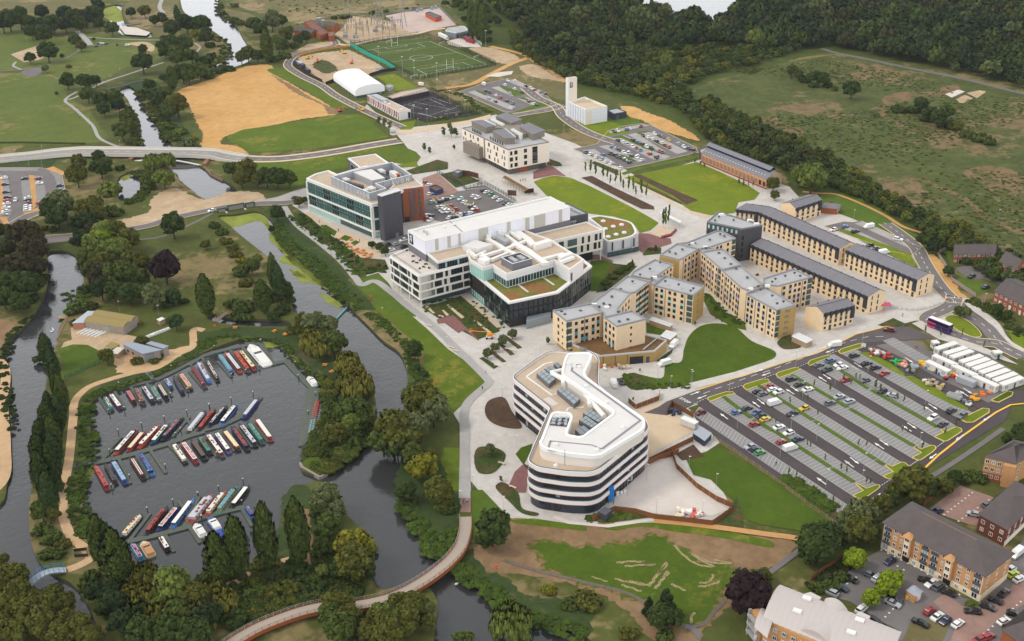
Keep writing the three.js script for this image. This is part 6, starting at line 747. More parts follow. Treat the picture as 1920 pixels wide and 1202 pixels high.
trees('d0','in the bottom left corner by the blue footbridge','20,700,40,oo 40,790,60,oo 110,800,80,oo 20,880,70,oo 120,920,90,oo 200,960,80,oo 60,1000,100,oo 180,1040,100,oo 330,920,70,oo 400,980,80,oo 300,1010,90,oo 260,1110,110,oo 120,1140,100,oo 20,1130,90,oo 420,1090,80,oo 500,1130,90,oo 380,1170,90,oo 560,1180,80,oo');
trees('d0','beside the blue footbridge channel','620,590,75,pm,370 720,690,100,pm,400 680,620,60,pg,330 560,800,60,bm 530,860,50,bm 600,900,80,ok 680,900,80,ok 720,980,90,ok 640,1000,60,od');
trees('d0','along the south shore of the marina','900,800,95,ww 830,900,80,ww 1080,890,130,ol 1000,960,90,ol 900,960,110,ww 1180,940,90,ol 1270,920,80,ww 1290,860,60,bm 850,1050,110,wd 980,1080,110,ww 1100,1060,110,om 1230,1060,110,ww 760,1090,90,ok 900,1160,110,od 1050,1170,110,od 1200,1170,120,od');
trees('d1','on the wooded spit south of the marina','190,700,90,pm,380 310,630,85,pm,440 490,560,82,pm,460 690,530,80,pm,460 860,330,110,os 920,400,80,os 830,420,70,om 880,520,100,om 930,580,60,om 850,620,70,om 1040,640,125,oy 1040,740,120,oo 950,760,70,od 1110,760,70,od 850,770,45,ol 880,700,50,bm 620,790,60,bd 720,770,60,bd 560,830,60,bd 160,900,90,ww 230,950,90,ww 60,960,100,oo 320,950,70,bm 430,900,70,bm 520,890,70,bo 640,870,70,bo 740,850,70,bd 830,850,60,bd 300,1060,80,bd 120,1060,100,ok');
trees('d1','in front of the curved timber footbridge','940,990,100,oo 900,1060,90,om 1010,1080,90,oo 960,1140,110,om 1200,1080,90,oo 1280,1060,90,om 1250,1160,110,oo 1130,1160,80,oo 1150,1000,50,bd 1060,1180,60,bd');
trees('d2','leaning over the river near the curved footbridge','60,1060,90,ol 160,1000,90,oo 250,990,100,oo 330,1010,60,os 200,1090,110,oo 80,1140,110,oo 340,1090,60,oo 860,1090,130,wl 800,1120,80,wl 940,1060,60,ww 550,1190,70,bm');
trees('d2','on the east bank near the curved footbridge','200,280,70,od 250,60,80,om 310,130,100,oy 350,70,60,oo 400,280,100,oo 440,330,70,oo 230,330,50,bm 740,520,122,od 690,580,60,od 460,370,70,bm 1095,885,50,by');
trees('c1','on the marina peninsula','960,200,100,os 870,190,70,oo 1060,220,80,os 950,320,110,ww 1100,340,105,om 1020,380,90,ww 870,240,50,oo 1210,500,110,ww 1260,560,90,ww 1280,670,130,ww 1180,640,70,ww 1270,850,115,om 1180,870,90,om 1310,930,80,om 1230,960,90,ol 1120,1030,90,oo 1060,1060,60,om 1040,1140,55,cm 1230,1060,100,bm 1130,960,60,bm 1070,800,50,bm 1060,880,60,bm 1170,1110,70,bm 980,1120,40,bm 790,240,50,bo 1320,1020,60,bd');
trees('c1','round the narrow stream at the lock','430,60,80,bm 390,130,60,bm 460,140,50,bm 720,90,60,bd 660,140,50,bd');
trees('c2','on the lawn bank opposite the marina','310,720,72,od 380,1130,150,oo 320,1080,110,om 450,1180,130,os 330,1000,40,bg 360,950,50,bg 380,890,40,bg 310,840,40,bg');
trees('d2','beside the long footpath','120,-90,130,oo 60,-30,100,om 200,-30,110,oo 250,-110,100,os 150,20,80,od');
trees('c0','around the boathouse and cafe','1320,180,65,og 800,440,60,oo 1060,310,50,bo 1040,470,50,bo 1190,440,40,bm 1160,470,40,bo 1047,185,26,by 600,60,90,bm 540,90,60,bm 680,60,60,bm 560,180,40,bm');
trees('d3','on the south green','555,985,60,ck 660,970,95,ck 620,1060,90,od 700,1060,70,od 1200,830,70,oo 1270,800,50,oo 1180,930,160,op 1100,900,80,op 1260,1000,90,op 180,960,90,bo 650,1170,60,bm 60,970,60,bm 420,1150,60,bo');
trees('d4','behind the brick flats','930,990,150,od 1010,920,110,od 870,1050,90,od 1230,780,130,os 1160,800,90,os 1300,700,90,oo 1340,760,90,os 1250,880,120,oo 1180,900,80,os 1420,680,80,oo 1330,900,80,od 1215,1090,88,ob 1500,640,60,od 1570,560,70,od 1140,940,60,od');
trees('d5','around the residents car park','275,700,75,ob 480,860,80,ob 520,820,60,ob 440,890,50,ob 370,940,62,ob 640,240,120,oo 580,220,80,oo 700,260,90,od 520,270,60,oo 990,970,25,bl 860,220,40,od 900,190,50,od 840,250,50,oo 960,200,40,bm 1050,190,50,bm 1000,160,40,bm 780,230,50,bd 60,560,110,od 30,640,110,od 130,860,60,bm 60,870,50,bm 190,800,50,bm');
trees('b5','between the residences and brick houses','885,680,82,od 920,740,55,ok 1040,920,45,og 1115,630,25,od 1490,770,30,od 330,340,20,od 1140,550,40,bo 60,240,80,ol');
trees('b4','by the old brick shed','1090,240,110,ol 1010,210,80,ol 800,270,55,oo 815,350,40,oo');
trees('c6','along the east road','1120,100,45,om 1165,110,45,os 1400,90,50,od 1480,130,40,od 1570,240,40,bd 1310,60,30,bm 1480,1060,50,od 1570,1000,70,od 1590,1080,80,od');
trees('a2','at the upper wood edge','500,150,42,pm,260 545,160,45,pm,280 580,180,40,pm,270 620,300,30,bd 300,20,30,bd 370,40,30,bm 440,50,35,bm');
trees('a3','by the far lake','325,80,24,pg,170 225,130,80,os 430,100,58,os 170,330,38,pm,180 1110,300,80,ol 610,410,55,oo 440,460,50,ol');
trees('a4','standing in the rough east field','310,680,72,od 100,610,50,od 50,590,50,od 130,640,40,bd 10,560,40,bm -40,600,50,bd -90,570,40,om -140,540,45,om 20,640,40,bd 180,670,30,bm 830,790,60,od 900,860,60,od 1020,850,60,om 960,900,70,od 760,830,50,bd 660,820,60,bm 1090,950,60,bo 1180,1010,60,bm 1260,1040,60,bm 1340,1060,60,bm 1000,930,60,bd 870,890,60,bd');
trees('a2','in the squares along the campus spine','290,995,22,ss 345,985,36,ss 380,1000,24,ss 142,1110,20,ss 183,1135,18,ss 367,1110,14,sl');
trees('a1','beside the white kiosk','1325,910,22,ss 1365,925,22,ss 1405,950,22,ss');
trees('c2','in the four planted strips of the plaza','1045,590,40,os 970,640,42,os 915,690,36,os 857,740,40,os');
trees('d2','by the creative building path','725,20,40,os 795,195,14,sl');
trees('c4','on the crescent paths','110,640,22,sl 1415,490,10,sl 1375,465,10,sl 1470,520,10,sl 800,860,10,sl 750,1075,10,sl 1190,890,8,sl 1215,510,12,sl');
trees('b3','in the long brown bed of the spine','392,170,7,sl,40 430,170,9,sl,50 468,195,9,sl,50 522,215,10,sl,55 558,220,8,sl,50 578,265,7,sl,40 618,255,9,sl,55 654,265,8,sl,55 675,300,7,sl,40 717,305,9,sl,55 749,315,8,sl,55 770,350,7,sl,40 810,345,10,sl,65 849,360,8,sl,55');
trees('b3','around the red sand pit and lawns','975,580,10,sl,70 990,590,9,sl,80 1015,565,9,sl,80 745,845,16,cm 880,750,20,bm 920,740,20,cm 550,1000,40,bm 590,960,40,bm 640,920,40,bm 690,890,40,bm 730,870,30,bm 570,1040,40,bm 1215,95,8,sl 1255,110,8,sl 1285,125,8,sl 1545,250,8,sl 1580,265,8,sl');
trees('b4','on the lawn by the brick shed','543,250,6,sl,40 578,262,6,sl,40 615,280,6,sl,40 650,280,6,sl,40 680,945,12,by,40');
trees('c5','in the car park hedges','1225,690,10,sl,50 1107,655,8,sl,40 1010,735,8,sl,35 1060,760,8,sl,35 925,780,9,sl,40 1135,870,8,sl,35 1570,660,12,sl,50 650,870,8,sl,30 695,895,8,sl,30 1330,600,8,sl,35 1385,640,8,sl,35 790,905,7,sl,30 820,930,7,sl,30');
trees('c6','in the eastern car park hedges','485,665,12,sl,50 525,680,10,sl,40 650,755,10,sl,45 700,775,10,sl,45 145,690,9,sl,50 850,840,9,sl,45 1090,950,12,sl,50 840,1120,12,sl,50 740,555,12,sl,50 790,580,12,sl,50 860,260,9,sl,50 975,280,9,sl,50 1135,285,7,sl,50 1300,370,7,sl,50 340,590,8,sl,30 370,600,8,sl,30 690,990,9,sl,40 730,1010,9,sl,40 1010,1010,9,sl,40');
trees('d4','in the western car park hedges','715,440,10,sl,50 775,450,8,sl,40 855,220,8,sl,40 880,235,8,sl,40 990,330,9,sl,40 1110,400,9,sl,45 1150,425,9,sl,45 1240,215,9,sl,40 1300,225,9,sl,40 1050,640,9,sl,40 1300,500,10,sl,45 1330,505,9,sl,40');
const dummy=new THREE.Object3D();
function mass(name,label,category,geo,mat,list){
const m=new THREE.InstancedMesh(geo,mat,list.length),c=new THREE.Color();shade(m);m.name=numbered(name);tag(m,label,category,null,'stuff');
list.forEach(([x,z,r,h,t],i)=>{dummy.position.set(x,0,z);dummy.rotation.set(0,i*2.4%6.28,0);dummy.scale.set(r,h,r);dummy.updateMatrix();m.setMatrixAt(i,dummy.matrix);m.setColorAt(i,c.setRGB(...t));});
scene.add(m);return m;
}
const inPoly=(P,x,z)=>{let c=false;for(let i=0,j=P.length-1;i<P.length;j=i++)if((P[i].z>z)!==(P[j].z>z)&&x<(P[j].x-P[i].x)*(z-P[i].z)/(P[j].z-P[i].z)+ P[i].x)c=!c;return c;};
function scatter(s,n,rMin,rMax,seed,tones,hk=1,minD=.8){
const P=pts(s),r=rngOf(seed),out=[];let x0=1e9,x1=-1e9,z0=1e9,z1=-1e9;for(const p of P){x0=Math.min(x0,p.x);x1=Math.max(x1,p.x);z0=Math.min(z0,p.z);z1=Math.max(z1,p.z);}
const cell=new Map(),cs=rMax*2;
for(let t=0;t<n*20&&out.length<n;t++){
const x=lerp(x0,x1,r()),z=lerp(z0,z1,r());if(!inPoly(P,x,z))continue;if(minD===.8&&Math.sin(x*.031+1.3*Math.sin(z*.027))+ Math.sin(z*.043+1.1*Math.sin(x*.019))+ r()*.9<.7)continue;
const R=lerp(rMin,rMax,r()*r()*.6+r()*.4),gx=Math.floor(x/cs),gz=Math.floor(z/cs);let ok=true;
for(let a=-1;a<=1&&ok;a++)for(let b=-1;b<=1&&ok;b++)for(const q of cell.get(`${gx + a},${gz + b}`)??[])if(Math.hypot(q[0]- x,q[1]- z)<(q[2]+ R)*minD){ok=false;break;}if(!ok)continue;
const tn=tones[Math.floor(r()*tones.length)],k=.75+.5*r(),e=[x,z,R,R*hk*(.85+.35*r()),[tn[0]*k,tn[1]*k,tn[2]*k]];out.push(e);const key=`${gx},${gz}`;if(!cell.has(key))cell.set(key,[]);cell.get(key).push(e);
}
return out;
}
const bare=new THREE.MeshPhysicalMaterial({color:0xffffff,roughness:.9,specularIntensity:.2,vertexColors:true,side:THREE.DoubleSide});
const woodGeo=[0,1,2].map((i)=>leafPile(roundLobes(820+i,10,.95,.3),480,.24,830+i));
const WOODT=[[.032,.05,.014],[.042,.062,.015],[.028,.045,.016],[.055,.074,.017],[.075,.092,.028],[.048,.05,.018]],SCRUBT=[[.06,.08,.016],[.08,.098,.018],[.045,.066,.014],[.12,.12,.018],[.065,.09,.03]];
let massNo=0;const split=(name,label,cat,L,geos)=>mass(name,label,cat,geos[massNo++ % 3],bare,L);
split('far_wood','dense dark wood beyond the path at the top right','wood',scatter('p 1450 -60 2100 -60 2100 205 1920 166 1800 137 1640 104 1560 88 1450 95 1330 85 1230 100 1210 60 1300 50 1340 62 1375 40 1410 -10',1700,3.5,12,41,[...WOODT,WOODT[0],WOODT[2],WOODT[1]],1.05,.62),woodGeo);
split('far_wood','dense dark wood at the top centre left of the lake','wood',scatter('p 930 -60 1200 -60 1200 30 1300 40 1330 60 1230 90 1180 70 1190 130 1130 150 1020 110 980 60 930 20',700,3.5,12,43,WOODT,1.05,.66),woodGeo);
split('scrub_wood','mixed green scrub and small trees below the wood','scrub',scatter('p 960 60 1030 110 1140 140 1200 90 1330 95 1450 95 1500 95 1440 115 1340 140 1280 165 1300 200 1330 235 1250 200 1190 180 1090 160 1020 130 960 90',720,1.6,6.5,45,[WOODT[1],WOODT[3],WOODT[4],...SCRUBT,...SCRUBT],.8,.66),woodGeo);
split('scrub_wood','band of olive scrub along the railway fence','scrub',scatter('p 1290 195 1330 190 1420 235 1500 270 1560 300 1640 350 1720 400 1800 430 1900 495 1980 550 1980 590 1880 540 1800 490 1700 420 1600 368 1500 340 1470 310 1410 305 1330 268 1300 230',620,1.6,4.5,47,[...SCRUBT,...SCRUBT,WOODT[1]],.8,.7),woodGeo);
split('hedge_wood','line of dark trees behind the old brick shed','trees',scatter('p 1330 240 1400 260 1480 290 1560 330 1530 345 1480 330 1440 295 1380 270 1340 262',90,3,6,49,WOODT,1,.6),woodGeo);
split('hedge_wood','hedge of bushes on the left edge of the upper wood','trees',scatter('p 840 0 960 -40 970 50 920 70 900 100 880 60',70,2,5,50,[...WOODT,...SCRUBT],.9,.7),woodGeo);
mass('field_scrub','small bushes dotted over the rough east field','bushes',CROWN.b[0],bare,[...scatter('p 1300 165 1430 128 1540 110 1800 160 1990 200 1990 540 1800 430 1640 350 1500 270 1400 235',2200,.5,1.9,51,[...SCRUBT,[.075,.11,.03],[.06,.095,.03]],.42),...scatter('a3 560 620 900 560 1100 500 1180 520 1000 600 800 680 640 700',260,.6,1.8,52,SCRUBT,.8)]);
mass('field_scrub','low scrub scattered over the dry top meadow','bushes',CROWN.b[1],bare,scatter('p 430 -30 900 -40 880 20 700 25 560 48 470 30',140,.5,2,53,SCRUBT,.8));
function bankside(label,s,w,n,rMin,rMax,seed,tones=SCRUBT,name='bank_vegetation'){const L=curve(pts(s),false,12),r=rngOf(seed),out=[];for(let i=0;i<n;i++){const k=r()*(L.length-1),a=L[Math.floor(k)],b=L[Math.min(L.length-1,Math.floor(k)+ 1)],t=k%1,d=V2(b.x-a.x,b.z-a.z).normalize(),o=(r()- .5)*w,R=lerp(rMin,rMax,r()),tn=tones[Math.floor(r()*tones.length)],q=.75+.5*r();out.push([lerp(a.x,b.x,t)- d.y*o,lerp(a.z,b.z,t)+ d.x*o,R,R*(.7+.4*r()),[tn[0]*q,tn[1]*q,tn[2]*q]]);}return mass(name,label,'bushes',CROWN.b[seed%4],bare,out);}
const REED=[[.07,.115,.018],[.085,.13,.02],[.06,.1,.02]];
bankside('thick green reeds on the east bank below the office building','b1 540 570 600 660 660 730 760 800 860 890 950 980 1060 1090 1180 1202',8,420,.5,1.1,61,REED);
bankside('reeds on the east bank by the big riverside lawn','c2 -30 430 60 500 160 590 260 700 300 830 380 930 400 980',5,200,.5,1.0,62,REED);
bankside('reeds along the south east river bank','d2 520 730 600 820 760 920 850 1010 970 1070 1150 1110 1328 1180',6,260,.5,1.2,63,REED);
bankside('green plants along the east bank under the willow','d2 170 350 240 400 280 480 340 620 410 660 520 500',6,160,.6,1.3,64,REED);
bankside('green bank plants on the north shore of the marina','c0 640 780 720 710 900 660 1080 600 1280 510 1480 400 1600 330 c1 100 340 300 280 480 310 680 320 760 390 860 500 960 580',3.4,340,.35,.85,65,REED);
bankside('tall green plants on the west shore of the marina','c0 660 800 640 880 650 1000 680 1120 d0 520 120 480 260 490 360 520 480 540 560',6,330,.5,1.1,66,[...REED,SCRUBT[0]]);
bankside('bushes along the inner shore of the peninsula','c1 1010 590 1070 690 1075 800 1050 920 1000 1020 955 1110 960 1180',5,170,.8,1.8,67);
bankside('dense bushes on the east side of the peninsula','c1 1320 930 1380 1000 1300 1080 1200 1170 1090 1250 990 1290',7,160,.9,2,68);
bankside('mixed bushes over the wooded spit','d1 60 950 250 930 420 880 560 850 700 820 850 830 1000 800 1130 800',26,420,.7,1.9,69,[...SCRUBT,WOODT[1]]);
bankside('scrub under the curved timber footbridge','d1 200 1090 400 960 600 900 800 900 d2 -100 880',14,220,.7,1.7,70,[...SCRUBT,WOODT[0],WOODT[1]]);
bankside('dark bushes along the west river wall','c0 260 100 160 200 70 330 20 480 40 640 60 800 100 1000',4,110,.5,1.3,71,[WOODT[0],WOODT[1]]);
bankside('green hedge plants between the towpath and office garden','b1 690 500 780 560 900 660 1020 740 1100 830 1200 920 1380 900',9,260,.6,1.3,72,[...REED,WOODT[1]]);
bankside('bushes along the meadow side of the park river','a0 940 800 1000 900 1020 1000 1040 1100',6,90,.7,1.8,73);
bankside('bushes on the far bank of the park river','a0 1060 690 1120 800 1190 900 1250 1000 1310 1060',9,160,.9,2.2,74);
bankside('low shrubs on the upper river bank','a1 110 0 130 90 210 150 300 190',8,90,.7,2,75);
bankside('shrubs on the left bank of the upper river','a1 -60 480 20 500 120 470 180 400 140 310 50 270',10,140,.8,2,76);
bankside('green bank around the islands of the weir pool','b0 950 410 1040 370 1100 300 1080 200 1000 170',7,110,.6,1.6,77);
bankside('low planting along the court and car park','a2 250 680 430 720 540 800 640 850',5,120,.5,1.2,78,REED,'planting');
bankside('shrubs around the tennis courts','a2 170 910 300 890 440 850 560 850',5,110,.5,1.2,79,REED,'planting');
bankside('shrub bank south of the car park beside the timber fence','d4 680 475 760 520 860 590 960 660 1060 720',6,160,.6,1.3,80,[REED[0],REED[1],[.09,.13,.02]],'planting');
bankside('dark hedge along the fence by the brick flats','d5 0 880 100 830 200 740 270 690',4,80,.6,1.3,81,WOODT,'planting');
bankside('shrubs along the east road and brick houses','c6 1180 10 1300 60 1420 130 1520 210 1603 290',6,120,.6,1.5,82);
bankside('shrubs in the beds below the creative building','d3 170 440 250 440 320 430 400 420 500 420',4,90,.4,.9,83,[REED[1],[.12,.15,.03]],'planting');
bankside('bushes along the sandy path edge at the railway','b5 130 270 400 370 640 470 900 560 1150 680',3,110,.5,1.2,84,[WOODT[0],SCRUBT[0]]);
bankside('shrubs on the grassy mound and rough bank','b0 500 1120 600 1080 700 1100',8,60,.5,1.2,85,REED);
bankside('planting in the beds round the student blocks','c4 1290 290 1370 370 1460 450 1580 520',4,70,.4,.9,86,REED,'planting');
bankside('hedge and shrubs around the crescent lawn edge','c4 690 890 720 950 800 985 900 985 1050 975 1190 980',4,110,.4,.9,87,REED,'planting');
bankside('garden planting between the wings of the large hub','e3 560 700 800 680 1000 640 1300 860 1550 1060',14,180,.3,.8,88,[...REED,[.1,.12,.02]],'planting');
const CARC={w:['white',0xe8e8e6],s:['silver',0xa9adb2],g:['grey',0x5d6167],d:['dark grey',0x303338],k:['black',0x15161a],r:['red',0x9a2420],R:['dark red',0x6b1a1c],b:['blue',0x4a6a98],n:['navy',0x1e2745],y:['yellow',0xcdb02a],G:['green',0x4c9458],e:['dark green',0x2c3b35],m:['mint',0xb8ddd2],l:['lime',0xb9c62c]};
const paint={};for(const[k,[,c]]of Object.entries(CARC))paint[k]=new THREE.MeshPhysicalMaterial({color:c,roughness:.35,metalness:.15,clearcoat:.8,clearcoatRoughness:.15});
const CARG={};
{
const side=(P,w,bev=.09)=>{const s=new THREE.Shape(P.map(([x,y])=>V2(x,y))),g=new THREE.ExtrudeGeometry(s,{depth:w-2*bev,bevelEnabled:true,bevelSize:bev,bevelThickness:bev,bevelSegments:2,curveSegments:3});g.translate(0,0,-(w-2*bev)/ 2);return g;};
const taper=(g,y0,y1,k)=>{const p=g.attributes.position;for(let i=0;i<p.count;i++){const t=clamp((p.getY(i)- y0)/(y1-y0));p.setZ(i,p.getZ(i)*lerp(1,k,t));}g.computeVertexNormals();return g;};
const make=(L,roofY,body,glassP,roofP,w=1.74)=>({body:side(body,w),windows:taper(side(glassP,w-.16,.05),.85,roofY,.8),roof:taper(side(roofP,w-.3,.04),.85,roofY+.3,.86),L});
CARG.h=make(4.1,1.42,[[-1.95,.3],[1.95,.3],[1.98,.6],[1.75,.78],[.95,.88],[-1.85,.92],[-1.98,.7]],[[-1.75,.85],[1.0,.85],[.25,1.36],[-1.4,1.38]],[[-1.45,1.34],[.2,1.34],[.05,1.44],[-1.3,1.45]]);
CARG.s=make(4.6,1.4,[[-2.2,.3],[2.2,.3],[2.24,.6],[2.0,.76],[1.05,.88],[-1.5,.92],[-2.15,.86],[-2.24,.65]],[[-1.65,.85],[1.1,.85],[.35,1.34],[-.95,1.36]],[[-.95,1.32],[.3,1.32],[.15,1.41],[-.85,1.42]]);
CARG.e=make(4.6,1.62,[[-2.15,.34],[2.15,.34],[2.18,.7],[1.95,.9],[1.05,1.0],[-2.08,1.02],[-2.18,.8]],[[-2.0,.95],[1.1,.95],[.35,1.56],[-1.75,1.58]],[[-1.75,1.54],[.3,1.54],[.15,1.65],[-1.65,1.66]],1.82);
CARG.v=make(5.3,2.1,[[-2.6,.35],[2.55,.35],[2.6,.8],[2.3,1.05],[1.75,1.2],[1.25,2.02],[-2.5,2.08],[-2.6,1.9]],[[.95,1.25],[1.78,1.25],[1.3,1.9],[.95,1.9]],[[-2.4,2.05],[1.15,2.02],[1.1,2.12],[-2.3,2.14]],1.95);
const wheel=new THREE.CylinderGeometry(.32,.32,.22,14);wheel.rotateX(Math.PI/2);CARG.wheel=wheel;CARG.lamp=new RoundedBoxGeometry(.12,.14,.36,1,.04);
}
const CARNAME={h:['hatchback','hatchback car'],s:['saloon_car','saloon car'],e:['estate_car','estate car'],v:['van','van']},protoCar={};
const lampMat=M(0xdfe3e6,.2),tailMat=M(0x8c1512,.3);
function car(type,col,P,ry,label,group,far){
const key=type+col +(far?1:0);let o;
if(protoCar[key]){o=protoCar[key].clone();o.name=numbered(CARNAME[type][0]);scene.add(o);}
else{
o=new THREE.Group();o.name=numbered(CARNAME[type][0]);scene.add(o);const g=CARG[type];
put(o,'body',g.body,paint[col]);put(o,'windows',g.windows,GL.car);put(o,'roof_panel',g.roof,paint[col]);
if(!far){const h=g.L/2;for(const x of[-h*.62,h*.64])for(const z of[-.78,.78])put(o,'wheel',CARG.wheel,MAT.rubber,x,.32,z);for(const z of[-.62,.62]){put(o,'headlight',CARG.lamp,lampMat,h*.93,.68,z);put(o,'tail_light',CARG.lamp,tailMat,-h*.95,.78,z);}}
protoCar[key]=o;
}
o.position.copy(P);o.rotation.y=ry;o.userData={label,category:type==='v'?'van':'car'};if(group)o.userData.group=group;return o;
}
const GY=.28;
function cars(tile,where,group,dir,list,far){
const[x1,y1,x2,y2]=dir.split(' ').map(Number),a=G(tile,x1,y1),b=G(tile,x2,y2),ry0=Math.atan2(-(b.z-a.z),b.x-a.x);
const all=list.trim().split(/\s+/).map((s)=>{const[x,y,ct]=s.split(',');return{x:+x,y:+y,c:ct[0],t:ct[1]??'h'};}).sort((p,q)=>p.x-q.x),cnt={};
for(const e of all)cnt[e.c+e.t]=(cnt[e.c+e.t]??0)+ 1;const seen={};
all.forEach((e,i)=>{const P=G(tile,e.x,e.y,GY +(e.t==='v'?1:.7));P.y=GY;const k=e.c+e.t;seen[k]=(seen[k]??0)+ 1;car(e.t,e.c,P,ry0 +(i*.37%.06-.03)+(i*7%3===0?Math.PI:0),`${cnt[k] > 1 ? ORD[seen[k] - 1] + ' ' : ''}${CARC[e.c][0]} ${CARNAME[e.t][1]}${cnt[k] > 1 ? ' from left' : ''} ${where}`.replace('in the near rows of','at the front of'),group,far);});
}
cars('c5','in the large striped car park','cars in the large striped car park','660 865 725 845','255,853,R 525,850,b 605,820,d 680,855,b 710,880,e 742,903,y 658,940,r 770,660,r 797,680,w 840,698,w 688,695,ks 722,713,g 812,775,wv 1035,820,y 945,860,ds 845,962,ws 918,1005,w 988,1053,ns 862,1073,r 930,1115,wv 628,1110,s 668,1130,n 700,1153,G 935,603,ke 998,642,ks 1062,678,ws 1145,495,g 1230,463,be 1205,533,de 1293,495,w 1325,515,ws 1343,608,r 1490,612,g 1300,733,ss 1375,770,se 1228,782,ge 1410,425,ke 1503,482,ks 1570,515,ke');
cars('c6','in the eastern rows of the large car park','cars in the eastern rows','600 735 640 715','557,557,rs 540,692,k 612,722,s 1058,838,ke 1140,878,ge 920,893,we 995,940,ks');
cars('c5','driving on the road beside the car park',null,'1225 345 1300 335','1262,340,wv');cars('c6','waiting at the junction by the bus',null,'550 230 630 240','590,232,Re');
cars('c4','parked on the yard behind the curved white building',null,'590 925 615 975','603,950,wv');cars('c4','parked beside the white van on the yard',null,'645 925 670 960','658,940,ks');cars('c4','parked beside the crescent lawn path',null,'945 810 1030 785','985,800,wv');cars('c4','parked by the white cycle shelter',null,'1035 680 1075 640','1055,660,wv');
cars('d5','in front of the orange brick flats','cars before the brick flats','725 858 785 818','495,700,n 715,820,k 752,838,ws 797,858,ge 860,898,k 740,1010,r 790,1045,ws 840,1072,n 918,1090,w');cars('d5','across the residents car park','cars across the residents car park','480 945 545 975','375,790,g 415,805,s 245,810,ks 190,865,n 125,895,se 525,940,ks 510,962,ss 318,1000,we 395,1068,ks 685,1085,ks');
cars('d5','along the kerb below the flats','cars along the kerb','1070 1010 1130 960','1205,898,ks 1150,945,k 1105,985,k');cars('d5','by the end wall of the brick flats','cars by the end wall','1245 795 1300 765','1240,755,w 1262,782,l 1300,812,w');cars('d5','parked at the corner kerb below the flats',null,'965 1010 1055 1018','1010,1013,ks');cars('d5','in the lane at the right edge',null,'1250 680 1320 620','1285,650,wv');cars('d5','in the corner car park at the bottom right','cars at the bottom right','1175 1090 1235 1060','1270,1030,k 1205,1075,w 1105,1170,r 1045,1192,r');cars('d5','in the brown paved court behind the flats','cars in the brown court','990 415 1040 395','785,390,ns 1100,350,g 1015,408,s');
cars('b5','outside the red brick houses','cars outside the brick houses','1345 935 1385 915','1363,925,w 1210,950,ks 1315,1030,ns 1515,970,r 1550,990,d 1590,1010,ks');cars('b5','in the small car park behind the terraces','cars behind the terraces','235 585 285 572','172,600,w 258,578,b 335,615,ke 658,673,we 445,718,d 495,740,g 523,753,k');cars('b5','in the small car park behind the rear terrace',null,'410 580 465 570','438,575,wv 553,768,wv');
cars('e1','in the office car park','cars in the office car park','700 150 740 130','690,22,w 770,8,b 720,145,s 850,135,d 895,105,w 955,98,d 1012,80,w 1150,95,m 1205,140,w 810,225,w 870,215,w 865,265,w 895,290,w 930,260,w 965,285,w 1000,200,r 1078,248,r 1310,212,d 1355,240,w 1395,265,r 985,378,w 1060,370,d 1160,330,w 1225,330,b 1290,312,w 650,345,w 715,352,n 640,400,r 690,415,w',1);cars('e1','in the yard at the end of the hub','cars at the end of the hub','160 790 240 765','45,790,d 190,772,s 288,715,w 105,862,w 300,812,k',1);cars('b2','in the fenced row beside the spine','cars in the fenced row','905 365 940 350','825,305,d 852,318,w 885,335,G 915,358,w 950,380,w 995,402,d 1020,412,w 755,347,w 782,362,w 395,248,r 418,265,w',1);cars('b1','driving onto the office forecourt',null,'680 350 700 372','690,360,k');
cars('a2','in the upper car park','cars in the upper car park','640 700 620 685','770,603,w 822,605,w 748,635,w 398,663,r 905,643,k 820,665,w 945,660,w 975,673,r 1020,690,b 1050,702,d 600,682,d 632,692,n 680,714,w 712,732,r 785,698,s 875,690,d 625,738,s 677,760,k 762,755,d 805,775,b 790,812,w 925,760,R 965,778,w 985,785,n',1);cars('a2','parked in the corner of the upper car park',null,'560 615 610 645','588,628,wv');
cars('a3','in the lower east car park','cars in the lower east car park','180 1095 205 1115','45,985,d 72,980,w 138,968,b 162,962,w 248,945,R 265,1015,d 298,1028,w 335,1042,w 365,1056,d 350,1003,w 388,1018,d 408,1026,g 75,1050,d 112,1065,w 147,1082,s 188,1048,d 222,1062,b 260,1078,d 185,1098,w 215,1110,r 245,1126,b 290,1100,w 325,1107,d 315,1152,r 362,1180,k 405,1072,w 428,1085,r 455,1048,y 462,1102,r 385,1132,r 408,1142,R 528,1076,s 570,1100,w 608,1114,d 638,1122,d 28,1100,b 52,1112,s 82,1124,d 120,1142,w 150,1150,s 180,1168,d 215,1178,w 30,1150,d 60,1165,d 92,1182,d 128,1195,w',1);cars('b3','in the near rows of the lower east car park','cars in the near rows','575 110 600 92','430,32,w 475,52,w 512,70,s 545,88,w 585,102,w 525,38,b 578,26,d 606,34,d 640,52,d 690,75,d 722,94,k 655,137,w 712,24,w 740,45,d 782,50,w 815,78,w 873,30,r 928,55,k 395,20,d',1);
cars('b0','in the west car park','cars in the west car park','165 220 205 216','30,212,w 38,260,n 45,318,d 55,357,n 50,382,r 48,405,w 45,435,w 40,462,w 30,488,s 185,217,k 285,217,R 295,253,w 450,270,n 460,305,d 208,362,w 205,378,n 207,398,R 205,422,w 204,440,w 204,455,w 297,403,r',1);cars('b0','driving through the west car park',null,'110 395 118 355','115,377,w');cars('b0','driving over the approach road by the weir',null,'1570 460 1603 450','1590,457,w');cars('a0','on the gravel in the park','cars in the park','735 328 755 326','742,326,d 765,325,w 795,328,n 955,338,w 720,345,k',1);
